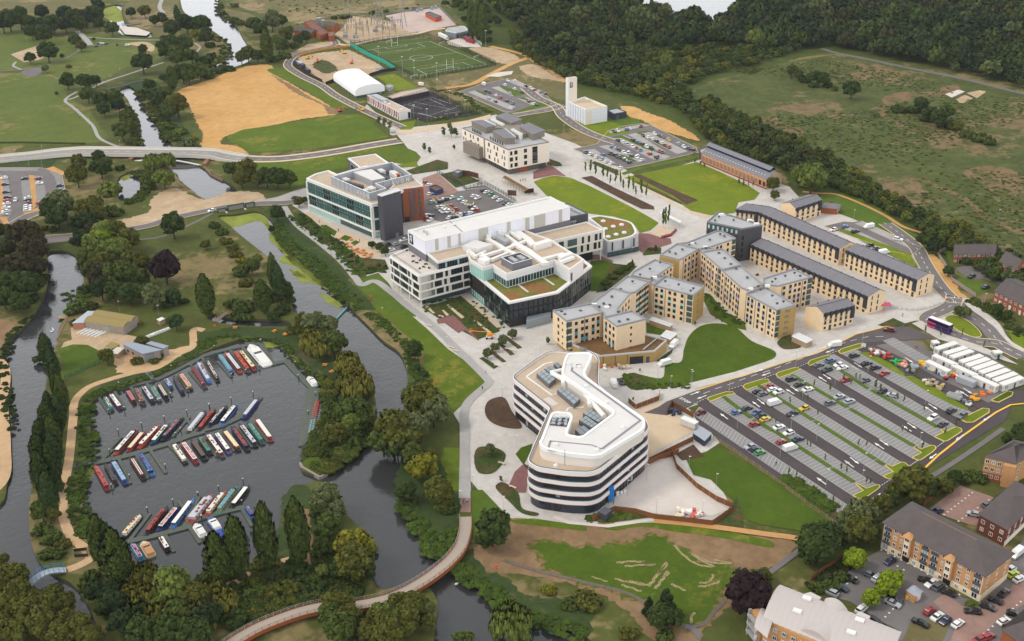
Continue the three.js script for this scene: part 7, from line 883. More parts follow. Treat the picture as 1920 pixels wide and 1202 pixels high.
function bigBox(name,label,cat,s,w,h0,h,mat,o={}){
const[a,b]=pts(s,(h0+h)/ 2),L=o.L??a.distanceTo(b),c=a.clone().add(b).multiplyScalar(.5),t=thing(name,label,cat,P3(c.x,o.y??GY,c.z),o.group);t.rotation.y=Math.atan2(-(b.z-a.z),b.x-a.x);put(t,'body',new RoundedBoxGeometry(L,h-h0,w,2,.12).translate(0,(h+h0)/ 2,0),mat);t.userData.L=undefined;delete t.userData.L;return[t,L];
}
{
const[t,L]=bigBox('double_decker_bus','purple and pink double decker bus with white roof turning by the roundabout','bus','c6 890 170 1055 235',2.55,.35,4.1,M(0x3a1d66,.35));put(t,'roof',new RoundedBoxGeometry(L-.3,.2,2.3,1,.08),MAT.white,0,4.12,0);put(t,'pink_panel',new RoundedBoxGeometry(L*.36,2.6,2.6,1,.05),M(0xb5386e,.35),-L*.3,1.7,0);for(const y of[1.4,3.05])for(const z of[-1.3,1.3])put(t,'window_band',box(0,0,0,L*.9,.85,.06),GL.car,0,y+.2,z);put(t,'windscreen',box(0,0,0,.06,2.6,2.1),GL.car,L/2,2.5,0);put(t,'rear_window',box(0,0,0,.06,.8,2.0),GL.car,-L/2,3.1,0);for(const x of[-L*.3,L*.32])for(const z of[-1.1,1.1])put(t,'wheel',CARG.wheel,MAT.rubber,x,.45,z,0,1.4);
const[l,M2]=bigBox('box_lorry','white box lorry parked by the grey depot','lorry','a2 255 258 310 285',2.4,.8,3.6,MAT.white);put(l,'cab',new RoundedBoxGeometry(1.8,2.2,2.3,2,.2),MAT.white,M2/2+.9,1.7,0);put(l,'windscreen',box(0,0,0,.06,.8,2),GL.car,M2/2+1.8,2.2,0);for(const x of[-M2*.3,M2/2+.6])for(const z of[-1,1])put(l,'wheel',CARG.wheel,MAT.rubber,x,.45,z,0,1.4);
const[s]=bigBox('box_lorry','small white lorry on the lane beside the courts','lorry','a2 100 630 135 635',1.9,.5,2.5,MAT.white);put(s,'cab',new RoundedBoxGeometry(1.4,1.6,1.8,2,.2),MAT.red,-2.2,1.2,0);for(const x of[-1.6,1.2])for(const z of[-.8,.8])put(s,'wheel',CARG.wheel,MAT.rubber,x,.32,z);
for(const[q,lab]of[['c5 115 915 225 960','white goods container in the fenced yard corner'],['c6 1105 600 1235 650','long grey container at the edge of the cabins']]){const[k,kl]=bigBox('container',lab,'container',q,2.5,.1,2.6,lab.startsWith('white')?MAT.white:MAT.galv);for(let i=0;i<10;i++)for(const z of[-1.26,1.26])put(k,'rib',box(0,0,0,.12,2.2,.06),MAT.galv,-kl/2 +(i+.5)*kl/10,1.35,z);put(k,'door',box(0,0,0,.08,2.2,2.2),MAT.galv,kl/2,1.3,0);}
const dk=pts('c5 198 1005 262 962 338 1010 285 1065',2.6),st=thing('yard_store','grey roofed dark blue store in the corner of the fenced yard','store',at0(dk));part(st,'wall',prism(dk,0,2.4),M(0x2d3346,.6));part(st,'roof',prism(inset(dk,-.15),2.4,2.55),M(0x9aa0a8,.5));
for(const[q,c,lab]of[['a2 445 285 495 305',0x7a1c26,'dark red container behind the grey depot'],['a2 460 300 515 318',0x8a1f2c,'dark red container nearest the depot fence']]){const[k,kl]=bigBox('container',lab,'container',q,2.5,.1,2.7,M(c,.6));for(let i=0;i<6;i++)put(k,'rib',box(0,0,0,.12,2.3,.06),M(0x5a141c,.6),-kl/2 +(i+.5)*kl/6,1.4,1.27);}
const P=G('c2',872,620),b=thing('boom_lift','orange boom lift standing on the plaza by the hub garden','boom lift',P3(P.x,.1,P.z)),or=M(0xe8931c,.5);put(b,'chassis',new RoundedBoxGeometry(2.6,.7,1.9,2,.15),M(0xd9d9d4,.6),0,.75,0);put(b,'turret',new RoundedBoxGeometry(2.2,1.1,1.5,2,.2),or,.1,1.6,0);for(const x of[-1,1])for(const z of[-.9,.9])put(b,'wheel',CARG.wheel,MAT.rubber,x,.45,z,0,1.4);const q=(x,y,h)=>G('c2',x,y,h).sub(b.position);put(b,'boom',merge([tube(P3(.3,2,0),q(920,592,2.6),.22,6),tube(q(920,592,2.6),q(850,570,3.4),.2,6),tube(q(850,570,3.4),q(735,562,3),.14,6)]),or);const k=q(732,565,2.4);put(b,'basket',merge([box(0,0,0,1.3,.1,.9),...[-.6,.6].flatMap((x)=>[-.4,.4].map((z)=>box(x,.5,z,.08,1,.08))),box(0,1,.4,1.3,.08,.08),box(0,1,-.4,1.3,.08,.08)]),or,k.x,k.y,k.z);
const dig=(t,x,y,lab,col,ry)=>{const p=G(t,x,y),d=thing('excavator',lab,'digger',p);d.rotation.y=ry;const m=M(col,.5);for(const z of[-.9,.9])put(d,'track',new RoundedBoxGeometry(3,.7,.5,2,.25),MAT.black,0,.4,z);put(d,'cab',merge([new RoundedBoxGeometry(2.6,1.1,2,2,.15).translate(-.3,1.35,0),new RoundedBoxGeometry(1.2,1.2,.9,2,.1).translate(.5,2.2,.4)]),m);put(d,'window',box(0,0,0,1.0,.7,.95),GL.car,.55,2.35,.4);put(d,'arm',merge([tube(P3(.8,1.6,0),P3(3,3.8,0),.22,6),tube(P3(3,3.8,0),P3(4.4,1.6,0),.18,6)]),m);put(d,'bucket',new RoundedBoxGeometry(.8,.7,.9,1,.1),MAT.dark,4.3,1.3,0);};
dig('a1',790,445,'yellow digger at the left of the sandy building site',0xe0a32a,.6);dig('a1',1065,405,'yellow digger at the far side of the sandy building site',0xe0b03a,2.5);dig('a1',865,470,'red digger beside the dark soil heap',0xc8492c,1.8);dig('a1',1120,480,'orange red digger in the middle of the building site',0xd0462a,1.5);dig('a1',1032,840,'small orange dumper at the corner of the sand field',0xc9552c,.3);dig('a1',1197,835,'yellow dumper parked on the road by the lawn',0xd9a83a,2.8);
}
const WY=-1.0;
const BOAT=(()=>{
const hull=(()=>{const n=12,pos=[],S=(x)=>{const bow=sstep(.5,.34,x),st=sstep(-.5,-.44,x)*.5+.5;return 1.03*bow**.7*Math.min(1,st+.3);};const row=(i)=>{const x=-.5+i/n,w=Math.max(.06,S(x)),up=.62+.28*sstep(.3,.5,x);return[[x,-.3,-w*.9],[x,up,-w],[x,up,w],[x,-.3,w*.9]];};for(let i=0;i<n;i++){const a=row(i),b=row(i+1);for(let k=0;k<3;k++){for(const p of[a[k],b[k],b[k+1],a[k],b[k+1],a[k+1]])pos.push(...p);}}for(const[r,f]of[[row(0),1],[row(n),-1]])for(const k of f>0?[0,1,2,0,2,3]:[0,2,1,0,3,2])pos.push(...r[k]);const g=new THREE.BufferGeometry();g.setAttribute('position',new THREE.Float32BufferAttribute(pos,3));g.computeVertexNormals();return g;})();
const cab=new THREE.BoxGeometry(.7,1,1.62);cab.translate(-.04,1.05,0);{const p=cab.attributes.position;for(let i=0;i<p.count;i++)if(p.getY(i)>1.1)p.setZ(i,p.getZ(i)*.86);cab.computeVertexNormals();}
const roof=new THREE.CylinderGeometry(2.2,2.2,.72,10,1,true,-.33,.66);roof.rotateZ(Math.PI/2);roof.translate(-.04,0,0);{const p=roof.attributes.position;let hi=-9;for(let i=0;i<p.count;i++)hi=Math.max(hi,p.getY(i));}
const rf=box(-.04,1.58,0,.715,.09,1.5),w=box(0,0,0,.045,.36,.05),port=box(0,0,0,.03,.3,.05);
return{hull,cab,roof:rf,w,port,stripe:merge([box(-.04,1.64,.3,.66,.04,.3),box(-.04,1.64,-.3,.66,.04,.3)]),tiller:merge([box(-.475,.9,0,.012,.6,.06),box(-.455,1.15,0,.05,.05,.05)]),cratch:(()=>{const s=new THREE.Shape([V2(-.7,0),V2(.7,0),V2(.25,.75),V2(-.25,.75)]),g=new THREE.ExtrudeGeometry(s,{depth:.09,bevelEnabled:false});g.rotateY(Math.PI/2);g.translate(.31,.6,0);return g;})(),clutter:[0,1,2].map((k)=>{const r=rngOf(90+k),L=[];for(let i=0;i<7;i++)L.push(box(-.36+r()*.62,1.62+.13,(r()- .5)*.9,.02+.035*r(),.2+.2*r(),.25+.3*r()));return merge(L);})};
})();
const COLW={w:['white',0xe4e0d8],c:['cream',0xd9c7a0],r:['red',0x93392f],o:['orange red',0xa9553a],m:['maroon',0x6b2530],b:['blue',0x3b659a],n:['navy',0x1f2b5c],l:['light blue',0x8fa9c8],t:['teal',0x559aa2],g:['green',0x3c7a68],d:['dark grey',0x3a4048],k:['black',0x1c1d20],p:['purple',0x4f4a80],s:['pale grey',0xb9bcc2],i:['pink',0xa8605f],y:['tan',0xb98a58],u:['brown',0x5a4236]};
let boatNo=0;
function boat(t,x1,y1,x2,y2,rc,cc,hc,where,o={}){
const a=G(t,x1,y1,WY+1.2),b=G(t,x2,y2,WY+1.2),c=a.clone().add(b).multiplyScalar(.5),L=a.distanceTo(b)*1.02,n=boatNo++,k=o.wide?1.6:.9;
const q=thing('narrowboat',`narrowboat with ${COLW[rc][0]} roof and ${COLW[cc][0]} sides, ${where}`,'narrowboat',P3(c.x,WY,c.z));q.rotation.y=Math.atan2(-(b.z-a.z),b.x-a.x);
const add=(name,g,m,x=0,y=0,z=0,p=q)=>put(p,name,g,m,x*L,y,z*k,0,L,1,k);add('hull',BOAT.hull,M(COLW[hc][1],.5));const cb=add('cabin',BOAT.cab,M(COLW[cc][1],.5));add('roof',BOAT.roof,M(COLW[rc][1],.6));if(n%3===0)add('roof_stripe',BOAT.stripe,M(n%2?0xb8382c:0xd9d2c2,.6));add('tiller',BOAT.tiller,MAT.black);if(n%2)add('bow_cover',BOAT.cratch,M(n%4===1?0x22252c:COLW[cc][1],.8));for(let i=0;i<6;i++)for(const z of[-1,1]){const p=put(q,'window',i%2?BOAT.port:BOAT.w,GL.car,(-.33+i*.115)*L,1.1,z*.795*k,0,L,1,1);}if(n%4 !==2)add('roof_clutter',BOAT.clutter[n%3],M([0x6a4a34,0x9aa0a0,0x3a4a3a,0x8a3a2a][n%4],.8)).userData.kind='stuff';return q;
}
const NP=['on the north pontoon'];
[['c0',840,830,780,728,'g','t','d'],['c0',905,820,822,706,'w','r','n'],['c0',1010,775,950,682,'i','m','k'],['c0',1080,785,1012,662,'g','r','d'],['c0',1150,770,1066,646,'s','p','k'],['c0',1200,758,1136,645,'g','w','d'],['c0',1255,745,1182,632,'u','k','k'],['c0',1285,665,1238,596,'l','b','d'],['c0',1375,705,1302,572,'d','p','k'],['c0',1435,675,1346,552,'c','y','k'],['c1',140,660,32,492,'m','r','d'],['c1',170,620,80,466,'s','l','b'],['c1',235,610,137,442,'d','u','k'],['c1',340,550,232,402,'t','l','n'],['c1',405,545,286,392,'s','m','r'],['c1',470,545,348,382,'o','r','d'],['c1',512,530,388,372,'c','o','m']].forEach((e,i)=>boat(...e,`${ORD[i]} from left on the north pontoon`));
[['c0',860,1160,1030,968,'w','u','r'],['c0',960,1140,1090,986,'c','r','m'],['c0',1040,1112,1202,940,'w','o','r'],['c0',1140,1082,1270,930,'w','g','n'],['c0',1215,1055,1372,886,'d','n','k'],['c1',5,1000,142,832,'s','w','k'],['c1',85,985,216,822,'r','m','k'],['c1',165,955,302,792,'d','n','k'],['c1',255,940,378,784,'w','n','b'],['c1',425,890,542,740,'s','p','n']].forEach((e,i)=>boat(...e,`${ORD[i]} from left above the middle walkway`));
[['d0',670,252,582,94,'i','r','m'],['d0',720,216,652,90,'d','u','k'],['d0',782,216,692,66,'l','b','n'],['d0',896,186,806,46,'m','u','k'],['d0',950,160,862,20,'b','n','b'],['c0',1395,1225,1292,1076,'w','c','k'],['c0',1478,1225,1358,1060,'w','r','m'],['c1',138,1200,30,1050,'u','k','k'],['c1',178,1160,86,1026,'g','d','k'],['c1',272,1180,142,1000,'w','r','d'],['c1',322,1150,206,990,'w','m','p'],['c1',392,1130,270,976,'c','o','k'],['c1',462,1130,332,950,'d','n','k'],['c1',522,1100,392,930,'s','d','k'],['c1',572,1080,450,915,'g','g','d'],['c1',637,1060,512,886,'w','o','m']].forEach((e,i)=>boat(...e,`${ORD[i]} from left below the middle walkway`));
[['d0',760,550,882,405,'c','w','k'],['d0',905,532,1042,354,'r','m','k'],['d0',985,506,1116,352,'w','n','n'],['d0',1065,490,1208,304,'w','b','b'],['d0',1176,452,1316,284,'s','s','r',1],['d1',120,412,242,258,'w','c','r'],['d1',190,396,312,234,'t','y','g'],['d1',280,362,388,224,'w','k','k']].forEach((e,i)=>boat(...e.slice(0,8),`${ORD[i]} from left above the south walkway`,{wide:e[8]}));
[['d0',882,692,816,588,'l','t','b'],['d0',1046,632,992,544,'w','u','k'],['d1',412,424,364,358,'p','n','b']].forEach((e,i)=>boat(...e,`short, ${['west end', 'below the middle', 'east end'][i]} of the south walkway`));
function cruiser(t,x1,y1,x2,y2,w,label,hull=MAT.white,deck=MAT.white,covered){
const a=G(t,x1,y1,WY+.8),b=G(t,x2,y2,WY+.8),c=a.clone().add(b).multiplyScalar(.5),L=a.distanceTo(b),q=thing('cabin_cruiser',label,'motor boat',P3(c.x,WY,c.z));q.rotation.y=Math.atan2(-(b.z-a.z),b.x-a.x);put(q,'hull',BOAT.hull,hull,0,0,0,0,L,1.1,w/2);
const s=new THREE.Shape([V2(-.46,.6),V2(.3,.6),V2(.2,1.3),V2(-.05,1.45),V2(-.4,1.3)]),g=new THREE.ExtrudeGeometry(s,{depth:.74,bevelEnabled:true,bevelSize:.02,bevelThickness:.04,bevelSegments:1});g.translate(0,0,-.37);put(q,covered?'canvas_cover':'cabin',g,deck,0,0,0,0,L,covered?.8:1.1,w);if(!covered){put(q,'windscreen',box(.02,1.35,0,.1,.3,.7),GL.car,0,.1,0,0,L,1,w);for(const z of[-.42,.42])put(q,'window',box(-.1,1.1,0,.3,.28,.03),GL.car,0,.05,z*w,0,L,1,1);put(q,'deck_rail',merge([box(.4,1.1,.25,.16,.05,.03),box(.4,1.1,-.25,.16,.05,.03)]),MAT.steel,0,0,0,0,L,1,w);}return q;
}
cruiser('c1',610,500,475,345,4.6,'large white motor cruiser, the widest boat on the north pontoon');cruiser('c1',968,652,915,585,2.6,'small cream cabin cruiser moored alone by the east pontoon');cruiser('d0',945,672,890,582,2.8,'tan roofed small cruiser at the west end of the south walkway',M(0xd8c6a4,.5),M(0xb8875a,.6));cruiser('d0',1268,548,1215,472,2.6,'white speed cruiser below the south walkway with dark screen');cruiser('d1',198,508,142,432,2.8,'white cruiser with blue hull nearest the blue covered boat',M(0x3c5a9a,.4));cruiser('d1',228,552,188,500,2.4,'small boat under a blue canvas cover',M(0x40589a,.6),M(0x33509c,.9),true);
const DY=WY+.45;
function pontoon(label,main,w,fingers,piles){
const L=pts(main,DY),t=thing('pontoon',label,'pontoon',P3(L[0].x,WY,L[0].z));const bar=(A,B,ww,name)=>{const l=A.distanceTo(B)+ ww*.6,c=A.clone().add(B).multiplyScalar(.5),ry=Math.atan2(-(B.z-A.z),B.x-A.x);part(t,name,box(c.x,DY-.25+rnd()*.03,c.z,l,.5,ww,ry),MAT.deck);};
for(let i=0;i<L.length-1;i++)bar(L[i],L[i+1],w,'walkway');for(const f of fingers){const[A,B]=pts(f,DY);bar(A,B,1.1,'finger');}for(const P of pts(piles,DY)){const q=put(t,'pile',tube(P3(0,-1.5,0),P3(0,1.6,0),.16,8),MAT.dark,P.x-t.position.x,.45,P.z-t.position.z);put(q,'pile_cap',new THREE.ConeGeometry(.24,.35,8),MAT.white,0,1.75,0);}return t;
}
pontoon('curved north pontoon of the marina with fingers between moored boats','c0 725 718 900 672 1180 602 1300 545 1440 470 c1 20 490 110 432 210 400 330 372 460 345 555 332',2.4,['c0 730 725 820 855','c0 862 700 935 820','c0 985 665 1058 790','c0 1105 640 1175 765','c0 1220 618 1290 730','c0 1340 575 1412 695','c1 20 545 115 655','c1 115 440 225 620','c1 235 470 335 585','c1 330 390 445 550','c1 420 365 545 530'],'c0 895 655 1290 530 935 840 1055 795 1175 755 1285 735 1410 700 820 860 c1 210 380 555 335 120 660 228 620 338 590 447 560 545 525');
pontoon('dog-leg pontoon on the east side of the marina','c1 555 332 590 400 645 490 745 465 820 545 900 630 965 690',2.2,['c1 830 545 880 540'],'c1 818 500 840 600 970 730 560 330');pontoon('wide floating deck with red and teal hire boats beside it','c1 950 690 925 860 895 1085',5,[],'c1 925 1030 915 870');pontoon('middle walkway of the marina with boats on both sides','d0 455 122 580 92 700 68 850 30 950 0 c0 1270 1085 1420 1030 1520 1000 c1 0 1020 130 985 260 950 360 905 430 870 545 745',2.4,['c0 770 1185 905 1042','d0 640 65 700 10','d0 700 80 700 250','d0 735 60 810 215','d0 845 35 920 180','d0 930 5 1030 150','c0 1260 1085 1390 1225','c0 1300 1030 1420 890','c0 1480 985 1560 880','c1 60 985 -20 880','c1 55 1080 150 1200','c1 115 1040 225 1180','c1 250 1000 350 1140','c1 370 950 490 1110','c1 490 930 610 1070','c1 130 980 270 850','c1 240 955 330 830','c1 330 905 180 900'].slice(0,17),'c0 890 1010 1065 960 1235 910 1405 865 1575 815 825 1160 1360 1000 1320 1035 d0 695 250 808 190 925 165 1030 125 c1 170 820 335 770 500 725 228 1180 360 1130 490 1090 615 1060');pontoon('south walkway of the marina near the tall poplars','d0 800 580 960 545 1170 488 d1 20 460 100 432 230 395 345 368',2.2,['d0 815 560 930 410','d0 1140 500 1240 300','d0 1180 490 1245 585','d0 1030 545 1080 640','d0 880 590 910 690','d1 40 460 -50 330','d1 130 430 205 290','d1 240 385 330 240','d1 340 370 405 480','d1 10 480 80 585','d1 0 440 70 300'],'d0 918 395 1078 345 1235 300 1255 445 d1 70 300 200 260 352 215 95 440 345 350');
for(const[s,lab]of[['c0 1100 555 1150 610','narrow gangway from the cafe path to the north pontoon'],['d0 450 122 570 95','gangway from the gravel path to the middle walkway']]){const[A,B]=pts(s,0);const t=thing('gangway',lab,'gangway',A),c=A.clone().add(B).multiplyScalar(.5),ry=Math.atan2(-(B.z-A.z),B.x-A.x),l=A.distanceTo(B);part(t,'deck',box(c.x,.1,c.z,l,.14,1.3,ry),MAT.deck);for(const z of[-.6,.6])part(t,'handrail',box(0,.75,z,l,.06,.06).rotateY(ry).translate(c.x,.2,c.z),MAT.steel);}
{
const ky=new THREE.SphereGeometry(1,10,6).scale(1.5,.3,.42);let first;const A=G('c1',983,775,WY),B=G('c1',955,898,WY),C=G('c1',950,912,WY),D=G('c1',930,1015,WY),ry=Math.atan2(-(B.z-A.z),B.x-A.x);
for(let i=0;i<8;i++){const p=A.clone().lerp(B,(i+.5)/ 8);const t=thing('rowing_boat',`bright red hire boat, ${ORD[i]} from the far end of the red row`,'small boat',p);t.rotation.y=ry+Math.PI/2+.5;put(t,'hull',ky,M(0xd4321f,.45),0,.25,0);put(t,'seat',box(0,0,0,.5,.12,.5),M(0x8a1a12,.6),0,.5,0);}for(let i=0;i<7;i++){const p=C.clone().lerp(D,(i+.5)/ 7);const t=thing('rowing_boat',`pale teal hire boat, ${ORD[i]} from the far end of the teal row`,'small boat',p);t.rotation.y=ry+Math.PI/2+.5;put(t,'hull',ky,M(0x9ac4bf,.45),0,.25,0);put(t,'seat',box(0,0,0,.5,.12,.5),M(0x3f6f6c,.6),0,.5,0);}
const E=G('c1',1110,172,WY),F=G('c1',1245,30,WY),t=thing('floating_barrier','line of teal floats across the river below the reeds','barrier',E),d=off(E,F);for(let i=0;i<14;i++){const p=d.clone().multiplyScalar((i+.5)/ 14);const f=put(t,'float',new RoundedBoxGeometry(1.6,.7,1.1,2,.25),M(0x2f7a78,.5),p.x,.25,p.z,Math.atan2(-d.z,d.x));put(f,'cap',box(0,0,0,.3,.2,.3),MAT.white,.85,.3,0);}
}
function railing(t,L,y,h,mat,gap=2,name='railing'){const rails=[];for(const k of[h,h*.55])for(let i=0;i<L.length-1;i++)rails.push(tube(L[i].clone().setY(y+k +(L[i].yy??0)),L[i+1].clone().setY(y+k +(L[i+1].yy??0)),.05,4));const r=part(t,name,merge(rails),mat);let run=0;for(let i=0;i<L.length-1;i++){const l=L[i].distanceTo(L[i+1]);while(run<l){const p=L[i].clone().lerp(L[i+1],run/l),yy=lerp(L[i].yy??0,L[i+1].yy??0,run/l);const k=tube(P3(p.x,y+yy,p.z),P3(p.x,y+yy+h,p.z),.07,4);part(t,'railing_post',k,mat);run +=gap;}run -=l;}return r;}
const offsetLine=(L,w)=>L.map((p,i)=>{const a=L[Math.max(0,i-1)],b=L[Math.min(L.length-1,i+1)],d=V2(b.x-a.x,b.z-a.z).normalize(),q=P3(p.x-d.y*w,p.y,p.z+d.x*w);q.yy=p.yy;return q;});
{
const Y=2.0,L=curve(pts('d2 574 402 572 500 545 610 480 695 390 772 290 840 190 895 70 942 d1 1010 985 870 985 720 1015 580 1062 450 1115 340 1175 240 1240',Y),false,6);L.forEach((p,i)=>{p.yy=-1.6*(1-sstep(0,14,i));});const t=thing('timber_footbridge','long curved timber footbridge with rust coloured sides over the river','footbridge',P3(L[20].x,0,L[20].z)),w=1.75;
const deck=[];const slab=(a,b,y0,y1)=>{const A=offsetLine(L,a),B=offsetLine(L,b),pos=[];for(let i=0;i<L.length-1;i++){const q=(p,y)=>[p.x,y +(p.yy??0),p.z];const v=[q(A[i],y1),q(B[i],y1),q(B[i+1],y1),q(A[i+1],y1),q(A[i],y0),q(B[i],y0),q(B[i+1],y0),q(A[i+1],y0)];for(const f of[[0,1,2,3],[0,3,7,4],[1,5,6,2],[4,7,6,5]])for(const k of[0,1,2,0,2,3])pos.push(...v[f[k]]);}const g=new THREE.BufferGeometry();g.setAttribute('position',new THREE.Float32BufferAttribute(pos,3));g.computeVertexNormals();return g;};
part(t,'deck',slab(-w,w,Y-.15,Y),M(0xb3a596,.85,{side:THREE.DoubleSide}));for(const s of[-1,1])part(t,'side_beam',slab(s*w,s*(w+.25),Y-1.0,Y+.12),M(0x8c4a25,.8,{side:THREE.DoubleSide}));railing(t,offsetLine(L,-w-.1),Y,1.15,M(0x7d5a48,.7),2.1);railing(t,offsetLine(L,w+.1),Y,1.15,M(0xa9a39c,.6),2.1);
for(let i=12;i<L.length;i +=9){part(t,'pier',tube(P3(L[i].x,-2,L[i].z),P3(L[i].x,Y-.2,L[i].z),.35,8),M(0x7a4a30,.8));}let run=0;const pl=[];for(let i=0;i<L.length-1;i++){const a=L[i],b=L[i+1];for(let k=0;k<3;k++){const p=a.clone().lerp(b,k/3),yy=lerp(a.yy,b.yy,k/3);pl.push(box(0,0,0,.06,.02,w*2).rotateY(Math.atan2(-(b.z-a.z),b.x-a.x)).translate(p.x,Y+yy+.012,p.z));}}const jp=part(t,'plank_joint',merge(pl),M(0x8b7f73,.9));jp.userData.kind='stuff';
}
{
const L=curve(pts('b0 -80 82 150 60 350 44 600 38 800 40 1000 42 1200 45 1450 48 1603 55 b1 160 58 300 72',.3),false,5),n=L.length;L.forEach((p,i)=>{p.yy=2.0*sstep(6,18,i)*(1-sstep(n-14,n-3,i));});const t=thing('road_bridge','pale concrete road bridge with flat white arch over the river','bridge',P3(L[24].x,0,L[24].z)),Y=.35;
const prof=(w0,w1,y0,y1,mat,name,flatTo)=>{const A=offsetLine(L,w0),B=offsetLine(L,w1),pos=[],q=(p,y)=>[p.x,y +(p.yy??0),p.z];for(let i=0;i<n-1;i++){const v=[q(A[i],y1),q(B[i],y1),q(B[i+1],y1),q(A[i+1],y1),q(A[i],y0),q(B[i],y0),q(B[i+1],y0),q(A[i+1],y0)];for(const f of[[0,1,2,3],[0,3,7,4],[1,5,6,2],[4,7,6,5]])for(const k of[0,1,2,0,2,3])pos.push(...v[f[k]]);}const g=new THREE.BufferGeometry();g.setAttribute('position',new THREE.Float32BufferAttribute(pos,3));g.computeVertexNormals();return part(t,name,g,mat);};
prof(-4,4,Y-.7,Y,M(0x8f8984,.9,{side:THREE.DoubleSide}),'roadway');for(const s of[-1,1]){prof(s*4,s*6.6,Y-.9,Y+.13,M(0xc4bdb2,.85,{side:THREE.DoubleSide}),'footway');prof(s*6.6,s*6.9,Y-1.1,Y+1.0,M(0xcdc8be,.7,{side:THREE.DoubleSide}),'parapet');}
const dl=dashes(L.map((p)=>P3(p.x,0,p.z)),.25,3,4,0).map((g)=>g);dl.forEach((g)=>{const p=g.attributes.position,x=p.getX(0);let best=0,bd=1e9;L.forEach((q,i)=>{const d=Math.abs(q.x-x);if(d<bd){bd=d;best=i;}});g.translate(0,Y+L[best].yy+.03,0);});part(t,'lane_marking',merge(dl),MAT.paint);
const a0=G('b0',985,95,-1),a1=G('b0',1540,130,-1);for(const s of[0,-11]){const P=[];for(let i=0;i<=14;i++){const k=i/14,p=a0.clone().lerp(a1,k);P.push(P3(p.x,-.9+2.6*Math.sin(k*Math.PI),p.z+s));}const segs=[];for(let i=0;i<14;i++)segs.push(tube(P[i],P[i+1],.55,6));part(t,'arch_rib',merge(segs),MAT.white);}for(const p of[a0,a1])part(t,'abutment',box(p.x,-.4,p.z-6,2.2,3.4,15),M(0x8d6248,.9));
}
function smallBridge(label,s,w,y,mat,railMat,o={}){const L=curve(pts(s,y),false,6),n=L.length;L.forEach((p,i)=>{p.yy=(o.rise??0)*Math.sin(i /(n-1)*Math.PI);});const t=thing(o.name??'footbridge',label,'bridge',P3(L[0].x,0,L[0].z));const A=offsetLine(L,-w/2),B=offsetLine(L,w/2),pos=[],th=o.th??.4;for(let i=0;i<n-1;i++){const q=(p,yy)=>[p.x,yy+p.yy,p.z];const v=[q(A[i],y),q(B[i],y),q(B[i+1],y),q(A[i+1],y),q(A[i],y-th),q(B[i],y-th),q(B[i+1],y-th),q(A[i+1],y-th)];for(const f of[[0,1,2,3],[0,3,7,4],[1,5,6,2],[4,7,6,5]])for(const k of[0,1,2,0,2,3])pos.push(...v[f[k]]);}const g=new THREE.BufferGeometry();g.setAttribute('position',new THREE.Float32BufferAttribute(pos,3));g.computeVertexNormals();const mm=mat.clone();mm.side=THREE.DoubleSide;part(t,'deck',g,mm);for(const Q of[A,B])railing(t,Q,y,o.rh??1.2,railMat,o.gap??2);if(o.piers)for(const k of[0,n-1])part(t,'abutment',box(L[k].x,-.7,L[k].z,1.4,2.4+y,w+.6),MAT.concrete);return t;}
smallBridge('blue arched footbridge at the bottom left','d0 165 862 240 818 320 782 410 756',2.4,.9,M(0xa7b3ba,.7),M(0x3f8cc4,.5),{rise:1.2,rh:1.5,gap:1.3});smallBridge('dark timber footbridge over the park river','a0 790 672 900 645 1010 615 1100 598',2.6,.8,MAT.deck,M(0x3b3f40,.7),{th:.8});smallBridge('low road bridge with pale parapet over the left river','b0 300 692 420 680 580 662',7.5,.5,M(0x7d7672,.9),M(0xb6a793,.8),{th:1.3,piers:true,name:'road_bridge'});smallBridge('short timber footbridge at the narrow stream','c1 215 170 255 135 300 105',1.8,.8,MAT.timberGrey,MAT.timberPale,{});smallBridge('blue grey footbridge by the far white weir','a0 915 188 990 182 1065 172',2,1,M(0x6a7a80,.7),M(0x4a5a64,.7),{});
{
const t=thing('lock_gates','dark green steel sluice gates across the channel head','sluice gate',G('b1',250,450)),gr=M(0x2f4f4a,.6);const A=G('b1',110,490,-1),B=G('b1',395,440,-1),d=off(A,B),ry=Math.atan2(-d.z,d.x),L=d.length();for(const[k,w,h]of[[.13,.2,3],[.5,.42,3.8],[.87,.22,3.4]]){const p=A.clone().addScaledVector(d,k);part(t,'gate',box(0,0,0,L*w,h*.7,.5).rotateY(ry).translate(p.x,-1+h*.65,p.z),MAT.timberGrey);part(t,'gate_frame',merge([box(0,h/2,0,L*w+.4,.5,.9),box(-L*w/2,0,0,.5,h,.9),box(L*w/2,0,0,.5,h,.9)]).rotateY(ry).translate(p.x,-1+h/2,p.z),gr);}for(const k of[.25,.74]){const p=A.clone().addScaledVector(d,k);part(t,'pier',box(0,0,0,.9,2.4,4).rotateY(ry).translate(p.x,-1,p.z+1.2),MAT.concrete);}part(t,'walkway',box(0,0,0,L,.3,1.6).rotateY(ry).translate(A.x+d.x/2,1.2,A.z+d.z/2-1.2),gr);
}
